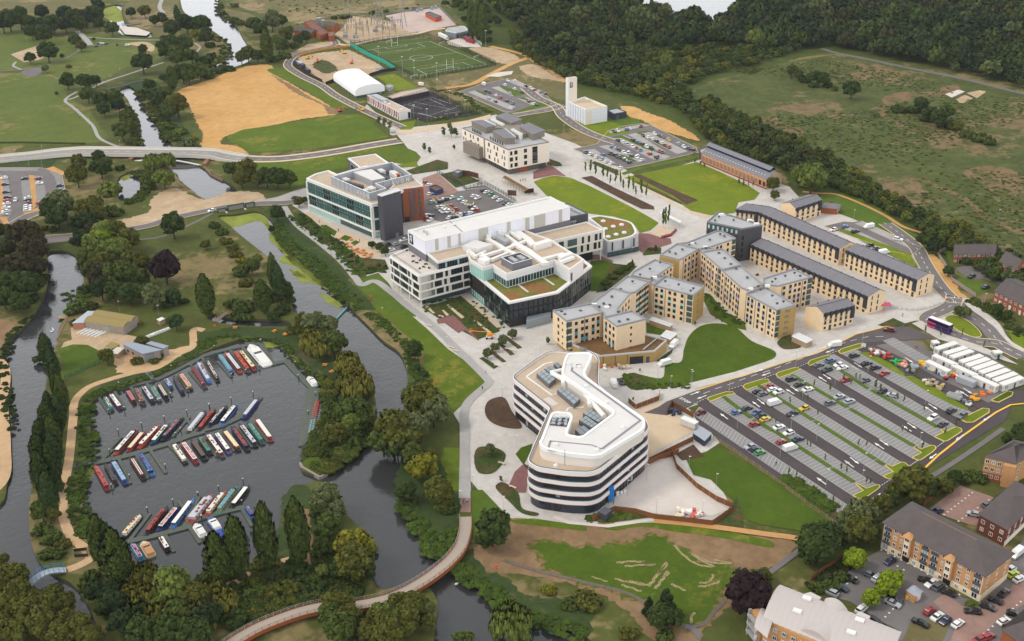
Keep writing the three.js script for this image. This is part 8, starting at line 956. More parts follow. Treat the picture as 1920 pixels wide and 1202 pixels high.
for(const[s,lab]of[['d1 706 92 720 120 830 182 875 155','timber edged quay at the tip of the peninsula'],['b1 10 130 60 185 150 230','brick river wall below the road bridge'],['b0 1330 240 1400 300 1540 380','stone river wall along the dirt bank'],['c0 430 300 500 160 510 130','low stone quay by the rowing club']]){const L=pts(s,0),t=thing('quay_wall',lab,'wall',P3(L[0].x,0,L[0].z));for(let i=0;i<L.length-1;i++){const a=L[i],b=L[i+1],c=a.clone().add(b).multiplyScalar(.5),l=a.distanceTo(b),n=Math.max(1,Math.round(l/2.5)),ry=Math.atan2(-(b.z-a.z),b.x-a.x);for(let k=0;k<n;k++){const p=a.clone().lerp(b,(k+.5)/ n);part(t,'stone',box(p.x,-.45,p.z,l/n-.05,1.3,.7,ry),lab.startsWith('timber')?MAT.timberGrey:M(0x7d6350,.9));}}}
function fence(label,s,h,mat,o={}){
const L=pts(s,0),t=thing(o.name??'fence',label,'fence',P3(L[0].x,0,L[0].z)),gap=o.gap??2.6;for(let i=0;i<L.length-1;i++){const a=L[i],b=L[i+1],l=a.distanceTo(b),n=Math.max(1,Math.round(l/gap)),ry=Math.atan2(-(b.z-a.z),b.x-a.x);for(let k=0;k<n;k++){const p=a.clone().lerp(b,(k+.5)/ n),q=a.clone().lerp(b,k/n);put(t,'fence_panel',fenceGeo(l/n,h,o),mat,p.x-t.position.x,0,p.z-t.position.z,ry);put(t,'fence_post',fencePost(h),o.post??mat,q.x-t.position.x,0,q.z-t.position.z,ry);}}return t;
}
const fgc=new Map();function fenceGeo(w,h,o){const k=`${w.toFixed(2)}_${h}_${o.mesh ? 1 : 0}_${o.rail ? 1 : 0}`;if(!fgc.has(k))fgc.set(k,o.rail?merge([box(0,h*.92,0,w,.1,.06),box(0,h*.55,0,w,.1,.06),box(0,h*.2,0,w,.1,.06)]):o.mesh?merge([...Array.from({length:Math.max(2,Math.round(w/.45))},(_,i,n=Math.max(2,Math.round(w/.45)))=>box(-w/2 +(i+.5)*w/n,h/2,0,.07,h,.05)),box(0,h-.05,0,w,.08,.06),box(0,h*.5,0,w,.06,.05)]):box(0,h/2+.05,0,w-.06,h,.08));return fgc.get(k);}
function fencePost(h){const k='p' + h;if(!fgc.has(k))fgc.set(k,box(0,h/2+.06,0,.14,h+.12,.16));return fgc.get(k);}
fence('brown timber fence with gate between yard and curved white building','d3 550 105 620 70 690 55 740 35',2,MAT.timber);fence('brown timber fence along the sloping east edge of the concrete yard','d3 700 45 725 130 850 250 970 330 1075 375',2,MAT.timber,{post:MAT.timberPale});fence('brown timber fence along the lower edge of the concrete yard','d3 200 460 340 395 470 410 590 445 780 465 950 485',2,MAT.timber);fence('brown timber fence closing the right corner of the yard','d3 950 480 1060 405 1075 375',1.9,MAT.timber);fence('brown timber fence at the top of the buff yard','c3 930 385 975 425 1120 370 1125 330',2,MAT.timber,{post:MAT.timberPale});fence('dark timber fence around the bin corner of the buff yard','c3 1170 460 1200 400 1336 480',2,MAT.timber);fence('timber fence below the buff yard beside the grass bank','c3 1060 760 1200 690 1336 625',2,MAT.timber);fence('pale post and rail fence beside the western car park edge','d4 150 175 300 270 500 405 700 550 880 690 1000 770 1090 840',1.5,MAT.timberPale,{rail:true,gap:3});fence('rust brown fence behind the dark tree by the brick flats','d5 0 830 80 770 160 720 230 675',1.9,MAT.timber);fence('brown panel fence in the brown paved court','d5 700 365 780 300 860 240',1.8,MAT.timber);
const grn=M(0x2a4a44,.6),dkm=M(0x1e2424,.6),drk=M(0x2a2023,.7);fence('teal site hoarding along the sports pitch','a1 1110 345 1250 425 1360 475 1445 530',3.2,M(0x1fa28c,.5),{name:'site_hoarding',gap:3});fence('dark site hoarding along the curved road','a1 682 490 760 555 860 600 900 622',2.4,drk,{name:'site_hoarding',gap:3});fence('dark hoarding between site and white dome','a1 1255 575 1350 545 1448 530',2.4,drk,{name:'site_hoarding',gap:3});fence('short dark hoarding at the left corner of the dome','a1 925 640 1000 610',2.4,drk,{name:'site_hoarding',gap:3});fence('pale timber hoarding along the top of the building site','a1 715 440 740 415 860 385 980 365 1105 355',1.8,M(0xc08a4c,.8),{name:'site_hoarding',gap:3});
fence('dark mesh fence on the far and right sides of the sports pitch','g1 110 160 500 110 1040 75 1250 150 1480 240 1850 400',4,dkm,{mesh:true,gap:4});fence('dark mesh fence on the near side of the sports pitch','g1 1850 405 1440 480 1000 560 880 560',4,dkm,{mesh:true,gap:4});fence('dark mesh fence along the left side of the sports pitch','g1 110 160 280 260 640 440 880 555',4,dkm,{mesh:true,gap:4});fence('tall dark mesh fence around the sports courts','a2 -100 790 60 740 200 700 430 830 540 860 330 890 160 920 -60 850',4.2,M(0x272326,.7),{mesh:true,gap:4});fence('dark mesh divider between the upper and middle courts','a2 -60 800 130 770 320 740',3.6,M(0x272326,.7),{mesh:true,gap:4});fence('dark mesh divider between the middle and lower courts','a2 60 850 240 810 420 790',3.6,M(0x272326,.7),{mesh:true,gap:4});fence('dark green mesh fence around the office overflow parking','b2 480 180 640 260 700 310 840 265 960 330 1075 405',2.2,grn,{mesh:true,gap:3});fence('grey palisade fence along the railway path','b5 140 270 300 330 470 400 640 475 800 540 960 590 1160 670',2.2,M(0x5d6668,.6),{mesh:true,gap:4});fence('timber boundary fence around the brick house gardens','b5 950 790 1010 880 1060 990 1240 1110',1.7,MAT.timberGrey);fence('timber fence behind the brick houses','b5 965 780 1160 690 1380 750 1500 800',1.7,MAT.timberGrey);fence('grey palisade fence of the switchgear compound','a1 1000 285 1200 330 1360 300 1603 260',2.2,M(0x7d8386,.6),{mesh:true,gap:5});fence('grey palisade fence around the upper gravel compound','a1 1370 110 1603 80 a2 30 85 255 55 380 190',2.4,M(0x8b9194,.6),{mesh:true,gap:5});fence('grey depot fence on the right of the concrete yard','a2 480 265 575 345',2.4,MAT.galv);fence('dark timber screen around the garden of the bin yard','b2 630 190 720 200 790 220 790 265',3,M(0x5a3c2c,.8));fence('brown slatted fence beside the spine shelter','b2 1135 330 1205 325 1205 350',2.4,M(0x4d2d20,.8));fence('brown slatted fence at the end of the green fence','b2 1010 345 1075 350',3,M(0x5d3c2a,.8));fence('green fence between club lawn and path','c0 490 610 620 545 760 480',1.8,M(0x2a5a4a,.7),{mesh:true,gap:3});fence('pale railing posts along the turning circle','c6 560 60 680 90 800 95 900 75 1000 40',1.1,MAT.galv,{rail:true,gap:2});
const lampGeo=merge([tube(P3(0,0,0),P3(0,1,0),.009,6,.006)]),lampHead=new RoundedBoxGeometry(.7,.14,.34,1,.05);
function lamps(where,h,s,tall){const all=pts(s,0).map((p)=>p);all.sort((a,b)=>a.x-b.x).forEach((p,i)=>{const t=thing('street_lamp',`${tall ? 'tall floodlight mast' : 'slim grey lamp post'}, ${ORD[i]} from left, ${where}`,'lamp',p3(p));put(t,'post',lampGeo,MAT.galv,0,0,0,0,h,h,h);put(t,'lamp_head',lampHead,MAT.white,.2,h,0,0,tall?2:1);});}const p3=(p)=>P3(p.x,.1,p.z);
lamps('in the large striped car park',7,'c5 470 715 967 515 1470 330 1262 660 f4 820 830 820 650 f2 905 285 225 575 1085 1150 f1 820 840 f3 740 570 790 240 c6 855 820 430 555 180 655 c5 180 660 930 1010 1020 750 550 1000 550 980'.replace(' 550 1000 550 980',''));lamps('around the sports pitch',14,'g1 190 265 455 390 738 520 1735 190 1150 600 880 570 1435 130',true);lamps('around the dark sports courts',9,'a2 65 890 165 920 240 690 335 780 450 850 70 600',true);lamps('along the riverside walk',5,'c2 240 410 555 690 730 820 970 1080 70 470 b1 1055 880 965 800 d2 540 350 620 250 810 385 c3 230 670 138 340 378 80');lamps('on the campus spine',6,'b3 280 210 740 830 970 730 b2 540 50 a2 97 960 175 1010 1190 1010 b3 650 195 a2 535 800 570 860');lamps('around the concrete yard and green bank',6,'d3 420 300 600 410 800 150 970 260 540 200 420 240 885 430 c4 935 940 1030 1010 1190 975');lamps('along the east and terrace roads',6,'b5 320 540 1405 540 775 880 c6 1475 160 850 260 400 200 1300 60');lamps('in the riverside park',5,'a0 905 565 510 790 590 875 672 950 905 1115 205 330 410 320 c0 900 100 1195 130');lamps('beside the west road',8,'b0 220 130 320 140 130 100 330 70');
{
const[fl,fr,nr,nl]=[G('g1',270,217),G('g1',1060,105),G('g1',1740,390),G('g1',1000,500)];const P=pts('g1 105 165 1040 78 1850 400 880 560');sheet('sports_pitch',P,6,MAT.astro);
const c=G('g1',958,312),u=off(fl,fr).setY(0).normalize(),v=P3(-u.z,0,u.x),y=6*LV+.0002*layer+.03,ln=[];const at=(a,b)=>c.clone().addScaledVector(u,a).addScaledVector(v,b).setY(0);const line=(a,b,e,f,w=.25)=>ln.push(strip([at(a,b),at(e,f)],-w/2,w/2,y+ln.length*.0003));const W=32.4,H=50.3;line(-W,-H,W,-H);line(-W,H,W,H);line(-W,-H,-W,H);line(W,-H,W,H);line(-W,0,W,0);
for(const s of[-1,1]){line(-20.1,s*H,-20.1,s*(H-16.5));line(20.1,s*H,20.1,s*(H-16.5));line(-20.1,s*(H-16.5),20.1,s*(H-16.5));line(-9.1,s*H,-9.1,s*(H-5.5));line(9.1,s*H,9.1,s*(H-5.5));line(-9.1,s*(H-5.5),9.1,s*(H-5.5));const arc=[];for(let i=0;i<=10;i++){const a=lerp(-.92,.92,i/10);arc.push(at(Math.sin(a)*9.15,s*(H-11)- s*Math.cos(a)*9.15));}ln.push(strip(arc,-.12,.12,y+.02));}const circ=[];for(let i=0;i<=40;i++)circ.push(at(Math.cos(i/40*6.2832)*9.15,Math.sin(i/40*6.2832)*9.15));ln.push(strip(circ,-.14,.14,y+.025));const m=shade(new THREE.Mesh(merge(ln),MAT.paint));m.name='pitch_marking';m.userData.kind='structure';scene.add(m);const yl=[];for(const k of[-28,26])yl.push(strip([at(-W,k),at(W,k)],-.1,.1,y+.04));const m2=shade(new THREE.Mesh(merge(yl),MAT.yellow));m2.name='pitch_marking_001';m2.userData.kind='structure';scene.add(m2);
for(const[s,lab]of[[-1,'white rugby posts with goal at the far end of the pitch'],[1,'white rugby posts at the near end of the pitch']]){const p=at(0,s*(H+.5)),t=thing('rugby_posts',lab,'goal posts',p);const q=(a,h)=>P3(u.x*a,h,u.z*a);put(t,'post',tube(q(-2.8,0),q(-2.8,9),.16),MAT.white);put(t,'post',tube(q(2.8,0),q(2.8,9),.16),MAT.white);put(t,'crossbar',tube(q(-2.8,3),q(2.8,3),.12),MAT.white);}const goal=(t0,x,y0,lab)=>{const t=thing('football_goal',lab,'goal',G(t0,x,y0));put(t,'frame',merge([tube(P3(-3.6,0,0),P3(-3.6,2.4,0),.1),tube(P3(3.6,0,0),P3(3.6,2.4,0),.1),tube(P3(-3.6,2.4,0),P3(3.6,2.4,0),.1)]),MAT.white);put(t,'net',merge(Array.from({length:9},(_,i)=>tube(P3(-3.6+i*.9,2.4,0),P3(-3.6+i*.9,0,-1.6),.03,4))),MAT.white);t.rotation.y=.9;return t;};goal('g1',1210,155,'white football goal at the far right fence of the pitch');goal('g1',1625,320,'white football goal on the right touchline fence');goal('g1',985,555,'white football goal stored at the near left corner');goal('g1',580,135,'white football goal behind the far rugby posts');goal('g1',875,555,'white football goal near the pitch gate');
const cl=[];const yc=4*LV+.06;for(const s of['a2 -100 820 70 770 330 820 180 870 -100 820','a2 70 765 200 735 400 800 300 840','a2 100 850 260 895','a2 20 790 130 820','a2 180 745 300 800','a2 -10 835 60 815','a2 290 860 420 840'])cl.push(strip(pts(s),-.12,.12,yc+cl.length*.001));const cm=shade(new THREE.Mesh(merge(cl),MAT.paint));cm.name='court_marking';cm.userData.kind='structure';scene.add(cm);for(const[s,i]of[['a2 190 895 225 888 235 893 200 900',0],['a2 255 880 285 875 295 885 265 890',1],['a2 365 865 385 855 395 865 375 872',2]])sheet('court_patch',s,5,MAT.brickPave);
}
{
const cx=(A,B,r=.12)=>tube(A,B,r,4);const gal=M(0x8b9094,.6,{metalness:.2});
const gm1=(()=>{const L=[];for(const x of[-4,4]){L.push(cx(P3(x-.4,0,.4),P3(x,9,0)),cx(P3(x+.4,0,.4),P3(x,9,0)),cx(P3(x,0,-.5),P3(x,9,0)));}L.push(cx(P3(-4.4,8.6,0),P3(4.4,8.6,0),.16),cx(P3(-4.4,7.9,0),P3(4.4,7.9,0)));for(let i=0;i<8;i++)L.push(cx(P3(-4+i,7.9,0),P3(-3.5+i,8.6,0),.07));return merge(L);})(),ins=merge([-2.5,0,2.5].map((x)=>new THREE.CylinderGeometry(.25,.25,2,8).translate(x,6.8,0)));
let g0;pts('a1 1120 215 1180 240 1240 225 1290 200 1150 180 1210 190 1270 170 1340 210 1390 230 1330 260 1250 265 1180 275 1120 260 1410 200 1450 250 1380 275 1470 220 1310 180 1060 250').forEach((p,i)=>{let t;const lab=`steel switchgear gantry, ${ORD[i]} counted through the switchgear compound`;if(!g0){t=g0=thing('switchgear_gantry',lab,'gantry',p,'switchgear gantries');put(t,'gantry_frame',gm1,gal);put(t,'insulators',ins,M(0x6a4a40,.5));}else copyOf(g0,lab,p,i*.8);if(i===0)t.rotation.y=.4;});
const trf=(x,y,lab)=>{const t=thing('transformer',lab,'transformer',G('a1',x,y));put(t,'tank',new RoundedBoxGeometry(4.5,3,2.6,2,.2),MAT.galv,0,1.5,0);for(let i=0;i<6;i++)put(t,'radiator',box(0,0,0,.25,2.4,.7),MAT.grey,-1.8+i*.7,1.5,1.6);for(const x2 of[-1.2,0,1.2])put(t,'bushing',new THREE.CylinderGeometry(.15,.25,1.6,8),M(0x5a3a30,.5),x2,3.7,0);};trf(1075,280,'grey transformer at the left of the switchgear');trf(1150,285,'grey transformer nearest the pitch road');trf(1300,240,'grey transformer in the middle of the switchgear');
const pylon=(t0,x,y,h,w,lab)=>{const p=G(t0,x,y),t=thing('pylon',lab,'pylon',p),L=[],W=(k)=>w*(1-k)**1.3+.5,n=9;for(let i=0;i<n;i++){const k0=i/n,k1=(i+1)/ n,a=W(k0)/ 2,b=W(k1)/ 2,y0=k0*h,y1=k1*h;for(const[sx,sz]of[[1,1],[1,-1],[-1,-1],[-1,1]]){L.push(cx(P3(sx*a,y0,sz*a),P3(sx*b,y1,sz*b),.14));L.push(cx(P3(sx*a,y0,sz*a),P3(-sz*b*(sx*sz>0?1:-1)*-1,y1,sz*b),.07),cx(P3(sx*a,y0,sz*a),P3(sx*b,y1,-sz*b),.07));}}put(t,'lattice_tower',merge(L),gal);for(const k of[.62,.76,.9])put(t,'cross_arm',merge([cx(P3(-w*.75,k*h,0),P3(w*.75,k*h,0),.13),cx(P3(-w*.75,k*h,0),P3(0,k*h+1.6,0),.09),cx(P3(w*.75,k*h,0),P3(0,k*h+1.6,0),.09)]),gal);return t;};
pylon('a1',1085,105,24,7,'lattice pylon standing furthest left of three');pylon('a1',1330,140,26,7.5,'tall lattice pylon behind the switchgear');pylon('a1',1510,200,24,5,'slim lattice pylon at the corner of the gravel compound');pylon('p',225,-12,30,7,'lattice pylon cut by the top edge on the left'.replace('on the left','by the pond'));
let q=house('dark roofed long brick transformer hall beside the river trees','a1 690 262 818 285','a1 818 285 875 270',4.2,6.5,{name:'brick_building',cat:'building'});q=house('small gabled brick switch house by the compound','a1 935 225 990 240','a1 990 240 1030 225',5,7,{name:'brick_building',cat:'building'});
const w=pts('a1 760 165 830 155 945 240 940 265',5),t=thing('brick_building','flat topped dark red brick building next to silver tanks','building',at0(w));flatBlock(t,pts('a1 762 160 828 150 945 245 880 262',5),0,5,{wall:MAT.redBrick,roof:M(0x6e4a40,.9),parapet:MAT.redBrick});const rb=pts('a1 940 235 985 228 990 260 945 268',5.5),rt=thing('brick_building','red brick block at the corner of the compound','building',at0(rb));flatBlock(rt,rb,0,5,{wall:MAT.redBrick,roof:M(0x7a5a50,.9),parapet:MAT.redBrick});
for(const[x,y,r]of[[878,205,2.1],[910,212,1.8]]){const tk=thing('storage_tank',`silver storage tank, ${r > 2 ? 'the taller' : 'the shorter'} of two by the brick wall`,'tank',G('a1',x,y));put(tk,'tank_body',new THREE.CylinderGeometry(r,r,r*4,14).translate(0,r*2,0),MAT.steel);put(tk,'tank_lid',new THREE.ConeGeometry(r*1.02,.8,14),MAT.galv,0,r*4+.4,0);}
const D=pts('a2 300 230 320 208 440 194 478 226 380 246',5),dp=thing('depot_building','grey metal depot with pale roof beyond the pitch','depot',at0(D));flatBlock(dp,D,0,5,{wall:M(0x77818a,.6),roof:MAT.greyRoof,parapet:MAT.white});const F=faceOf(D[4],D[3],at0(D));for(let i=0;i<4;i++)panel(dp,'dark_door',F,F.len*(i+.5)/ 4,.1,2.6,3,MAT.dark,.1);const K=pts('a2 150 95 185 86 272 120 228 135',4),kb=thing('brick_store','long orange red flat roofed store in the gravel compound','store',at0(K));flatBlock(kb,K,0,4,{wall:M(0xb04a28,.8),roof:M(0x55575c,.8),parapet:M(0x4a4c50,.7)});
for(const[x,y,i]of[[90,90,0],[120,82,1],[200,72,2],[230,65,3]]){const u=thing('switch_cabinet',`blue grey switch cabinet, ${ORD[i]} from left in the gravel compound`,'cabinet',G('a2',x,y));put(u,'cabinet_body',new RoundedBoxGeometry(3,2,1.6,1,.1),M(0x7e90a0,.6),0,1,0);put(u,'cabinet_top',box(0,0,0,2.4,.9,1),MAT.galv,0,2.4,0);}
for(const[s,i]of[['a1 690 470 800 540',0],['a1 700 460 760 500',1]]){const[b]=bigBox('site_office',i?'upper black site office stacked beside the hoarding':'black site offices in a row along the hoarding','site office',s,3,i?2.6:.1,i?5:2.6,M(0x2b2f38,.6));put(b,'window',box(0,0,0,5,.8,.06),GL.sky,0,i?3.9:1.6,1.52);put(b,'roof',box(0,0,0,9,.1,3.1),MAT.galv,0,i?5.06:2.66,0);}
for(const[x,y,i]of[[1310,525,0],[1330,525,1],[1345,520,2]]){const b=thing('concrete_stack',`stack of pale blocks, ${ORD[i]} from left by the site hoarding`,'blocks',G('a1',x,y));put(b,'block_stack',new RoundedBoxGeometry(2,1.6,1.6,1,.1),MAT.galv,0,.8,0);}
const k=pts('a1 1375 640 1400 630 1432 648 1432 675 1385 685',3),sh=thing('plant_shed','small grey flat roofed shed at the end of the white dome','shed',at0(k));flatBlock(sh,pts('a1 1372 642 1408 630 1434 645 1398 658',3),0,3,{wall:MAT.galv,roof:MAT.greyRoof});const bl=pts('a2 -140 712 0 690 145 656 180 676 0 720',4),bb=thing('long_pavilion','long low dark building with buff roof beside the courts','building',at0(bl));flatBlock(bb,pts('a1 1390 722 a2 -30 685 145 656 180 678 a1 1430 738',4),0,4,{wall:M(0x33282a,.7),roof:MAT.gravelRoof,parapet:MAT.grey});
const kk=G('a1',1430,1010),ks=thing('kiosk','small white glazed kiosk at the junction by three trees','kiosk',kk);put(ks,'kiosk_body',new RoundedBoxGeometry(3,2.6,2.6,1,.1),MAT.white,0,1.3,0,.5);put(ks,'window',box(0,0,0,3.1,1,2.7),GL.sky,0,1.6,0,.5);put(ks,'roof',box(0,0,0,3.4,.2,3),MAT.greyRoof,0,2.7,0,.5);
}
function shelter(label,s,h,o={}){const P=pts(s,h),t=thing(o.name??'cycle_shelter',label,'shelter',at0(P));part(t,'wall',prism(inset(P,.15),0,h-.2),o.wall??MAT.timberPale);part(t,'roof',prism(P,h-.2,h),o.roof??M(0xdcdfe0,.4));for(let i=1;i<4;i++){const a=P[0].clone().lerp(P[1],i/4),b=P[3].clone().lerp(P[2],i/4);part(t,'roof_bar',strip([a,b].map((p)=>P3(p.x,0,p.z)),-.08,.08,h+.02),MAT.grey);}return t;}
shelter('white roofed timber cycle shelter below the teal panelled flats','c4 870 478 895 455 1050 512 1025 530',2.6);shelter('white roofed timber cycle shelter next to the parked van','c4 952 600 1000 555 1085 582 1030 628',2.6);shelter('white roofed timber cycle shelter by the main road','c5 938 280 990 254 1100 308 1050 332',2.6);
{const P=pts('b3 950 476 970 470 1115 540 1100 552',3),t=thing('glass_canopy','long white roofed glass shelter on the plaza','shelter',at0(P));part(t,'roof',prism(P,2.85,3.05),MAT.white);for(let i=0;i<=8;i++)for(const[a,b]of[[0,1],[0,1]].slice(0,1)){const p=P[0].clone().lerp(P[3],i/8),q=P[1].clone().lerp(P[2],i/8);for(const r of[p,q])put(t,'glass_post',box(0,1.45,0,.1,2.85,.1),M(0xb5c8c8,.3),r.x-t.position.x,.1,r.z-t.position.z);}const Q=pts('b2 970 210 990 195 1165 295 1140 310',3),c=thing('planted_shelter','long shelter with brown planted roof beside the spine','shelter',at0(Q));part(c,'roof',prism(Q,2.7,3),MAT.timberPale);part(c,'planted_top',flat(inset(Q,.2),3.03),MAT.sedumBrown);for(let i=0;i<=8;i++){const p=Q[0].clone().lerp(Q[3],i/8),q=Q[1].clone().lerp(Q[2],i/8);for(const r of[p,q])put(c,'post',box(0,1.35,0,.14,2.7,.14),MAT.dark,r.x-c.position.x,0,r.z-c.position.z);}const S=pts('b2 420 280 470 262 525 290 470 310',3),s=thing('plant_store','blue store with brown roof in the office car park','store',at0(S));flatBlock(s,S,0,3,{wall:M(0x2e3a66,.6),roof:MAT.sedumBrown,parapet:M(0x40486a,.6)});const S2=pts('b2 595 165 640 150 670 158 635 178',3),s2=thing('plant_store','tiny grey flat roofed store by the bin garden','store',at0(S2));flatBlock(s2,S2,0,3,{wall:M(0x6a6e75,.6),roof:MAT.greyRoof});const bs=pts('b3 370 45 385 35 455 78 440 92',2.6),bt=thing('glass_canopy','long pale cycle shelter at the edge of the east car park','shelter',at0(bs));part(bt,'roof',prism(bs,2.4,2.6),MAT.greyRoof);for(let i=0;i<=5;i++){const p=bs[0].clone().lerp(bs[3],i/5);put(bt,'glass_post',box(0,1.2,0,.1,2.4,.1),MAT.galv,p.x-bt.position.x,.2,p.z-bt.position.z);}}
{
const cab=(s,lab)=>{const[a,b]=pts(s,2.7),L=a.distanceTo(b),c=a.clone().add(b).multiplyScalar(.5),t=thing('site_cabin',lab,'site cabin',P3(c.x,.25,c.z));t.rotation.y=Math.atan2(-(b.z-a.z),b.x-a.x);put(t,'cabin_body',new RoundedBoxGeometry(L,2.7,2.4,1,.08).translate(0,1.35,0),M(0xcbc9c2,.6));put(t,'cabin_roof',box(0,2.72,0,L+.1,.14,2.5),M(0xd9d7d1,.6));for(const z of[-1.21,1.21]){for(const x of[-.35,.35])put(t,'window',winGeo(1.2,.9).frame,MAT.dark,x*L,1.6,z,z<0?Math.PI:0);put(t,'door',box(0,0,0,.9,2.1,.06),MAT.dark,L*.05,1.1,z);}for(const x of[-L/2,L/2]){put(t,'window',winGeo(1.0,.8).frame,MAT.dark,x,1.6,0,x<0?-Math.PI/2:Math.PI/2);}return t;};
[['c6 945 380 1095 332','furthest back'],['c6 1010 415 1165 368','second from the back'],['c6 1058 442 1212 392','third from the back']].forEach(([s,w])=>cab(s,`white site cabin, ${w} of the left block of three`));['c6 1130 478 1285 428','c6 1178 505 1335 452','c6 1228 532 1385 478','c6 1278 558 1435 505','c6 1330 588 1485 535','c6 1382 618 1540 562','c6 1432 648 1588 592'].forEach((s,i)=>cab(s,`white site cabin, ${ORD[i]} from the back in the block of seven`));[['c6 925 425 1095 500','first'],['c6 1070 500 1245 580','second'],['c6 1225 580 1405 660','third']].forEach(([s,w])=>cab(s,`white site cabin, ${w} of three end to end in front`));cab('c6 875 470 1040 548','white site cabin with yellow barriers leaning on its front');cab('c6 915 330 960 325','tiny grey hut at the back of the cabins');cab('c6 1375 405 1430 400','cream gatehouse hut by the site road');
const heap=(name,t0,x,y,cols,lab,n=7,sz=1.4)=>{const p=G(t0,x,y,GY),t=thing(name,lab,'building materials',p),r=rngOf(x+y);for(let i=0;i<n;i++)put(t,['pallet','crate','sack'][i%3],new RoundedBoxGeometry(sz*(.5+r()),.5+.7*r(),sz*(.5+.6*r()),1,.1),M(cols[i%cols.length],.8),(r()- .5)*sz*3.6,.35+.1*i%.5,(r()- .5)*sz*3,r()*3);};
heap('material_pile','c6',490,405,[0xd8d4cc,0xb9b2a6,0x8f3a30],'pile of white sacks and rubble beside the skips',12);heap('material_pile','c6',560,440,[0xb8382c,0xa03028,0x6b6b6b],'red barriers piled by the compound lane',7);heap('material_pile','c6',645,480,[0x1f9a4a,0x27b25a,0x188a3e],'bright green barriers piled beside the verge',7);heap('material_pile','c6',680,508,[0xe0a090,0xc07a5a,0xd8c8b0],'pink and white sacks beside the green barriers',6);heap('material_pile','c6',870,500,[0xe8b820,0xd9a616],'yellow barriers stacked at the first cabin',8,1.2);heap('material_pile','c6',905,525,[0x3a6fb5,0x2f5a9a],'blue crates in front of the barrier cabin',4,1);heap('material_pile','c6',965,560,[0xe8b820,0x3a6fb5],'yellow and blue crates along the cabin front',7,1);heap('material_pile','c6',1040,590,[0xe8b820,0xc83020,0x222222],'yellow, red and black machinery at the cabin end',9,1.3);heap('material_pile','c6',1095,610,[0xe6e6e2],'white bins between cabin and container',4,1.2);heap('material_pile','c6',1265,740,[0xd89a20,0xc88a18],'orange roller parked by the end of the compound',4,1.6);heap('material_pile','c6',1320,710,[0xe0702a],'orange barriers lying by the compound corner',3,1.2);heap('material_pile','c6',910,640,[0xb9a584,0x8f8878,0xd8d4cc],'row of pallets along the compound verge',10,1.4);heap('material_pile','c6',1100,725,[0x8a8f94,0xa5a9ad],'grey steel fence stack near the verge end',8,1.6);heap('material_pile','c6',790,535,[0x8a8f94,0x9ea3a8],'stack of grey mesh panels by the lane',7,1.8);heap('material_pile','c6',990,670,[0xb8a070,0x9a8a6a],'brown timber pallets along the compound',6,1.3);heap('material_pile','c6',1190,790,[0x7c8084,0xd8d4cc],'grey generator and sacks by the grass tip',5,1.2);heap('material_pile','d3',740,410,[0xe4e0d8,0xd8c8b0],'white pallets stacked along the yard fence',10,1.4);heap('material_pile','d3',850,420,[0xe4e0d8,0xc85a50],'white and red pallets in the yard corner',12,1.4);heap('material_pile','c4',590,820,[0xb8641e,0xd8d0c4],'orange and white bins along the podium wall',7,1.1);heap('material_pile','c4',670,835,[0xc8b8a0,0xa89880],'wrapped pallets in front of the podium',8,1.2);heap('material_pile','c4',515,845,[0xe0dcd4,0xc8601e],'orange and white pallets at the building corner',6,1.1);heap('material_pile','c5',60,860,[0x2b3f55,0x1f2f44],'dark blue bins in the corner of the buff yard',10,1);heap('material_pile','d3',378,285,[0xe4e4e0],'white drums along the curved building wall',5,.8);
const[sp]=bigBox('skip','wire mesh skip of waste beside the mesh panels','skip','c6 1030 720 1130 755',2,.2,1.6,MAT.galv);put(sp,'waste',box(0,1.6,0,4,.3,1.6),MAT.timberGrey);const bw=G('d3',315,335),wt=thing('water_tank','blue dust silo standing against the curved white building','silo',bw);put(wt,'silo_body',new RoundedBoxGeometry(1.9,5,1.9,2,.3),M(0x1f78c0,.4),0,3.4,0);for(const x of[-.8,.8])for(const z of[-.8,.8])put(wt,'leg',box(0,.6,0,.16,1.4,.16),MAT.dark,x,0,z);const eb=pts('d3 235 395 280 365 325 385 285 420',2.6),es=thing('plant_enclosure','dark grey enclosure beside the blue silo','store',at0(eb));part(es,'wall',prism(eb,0,2.5),M(0x3a3c42,.6));part(es,'roof',prism(inset(eb,.1),2.5,2.6),M(0x55575d,.6));
}
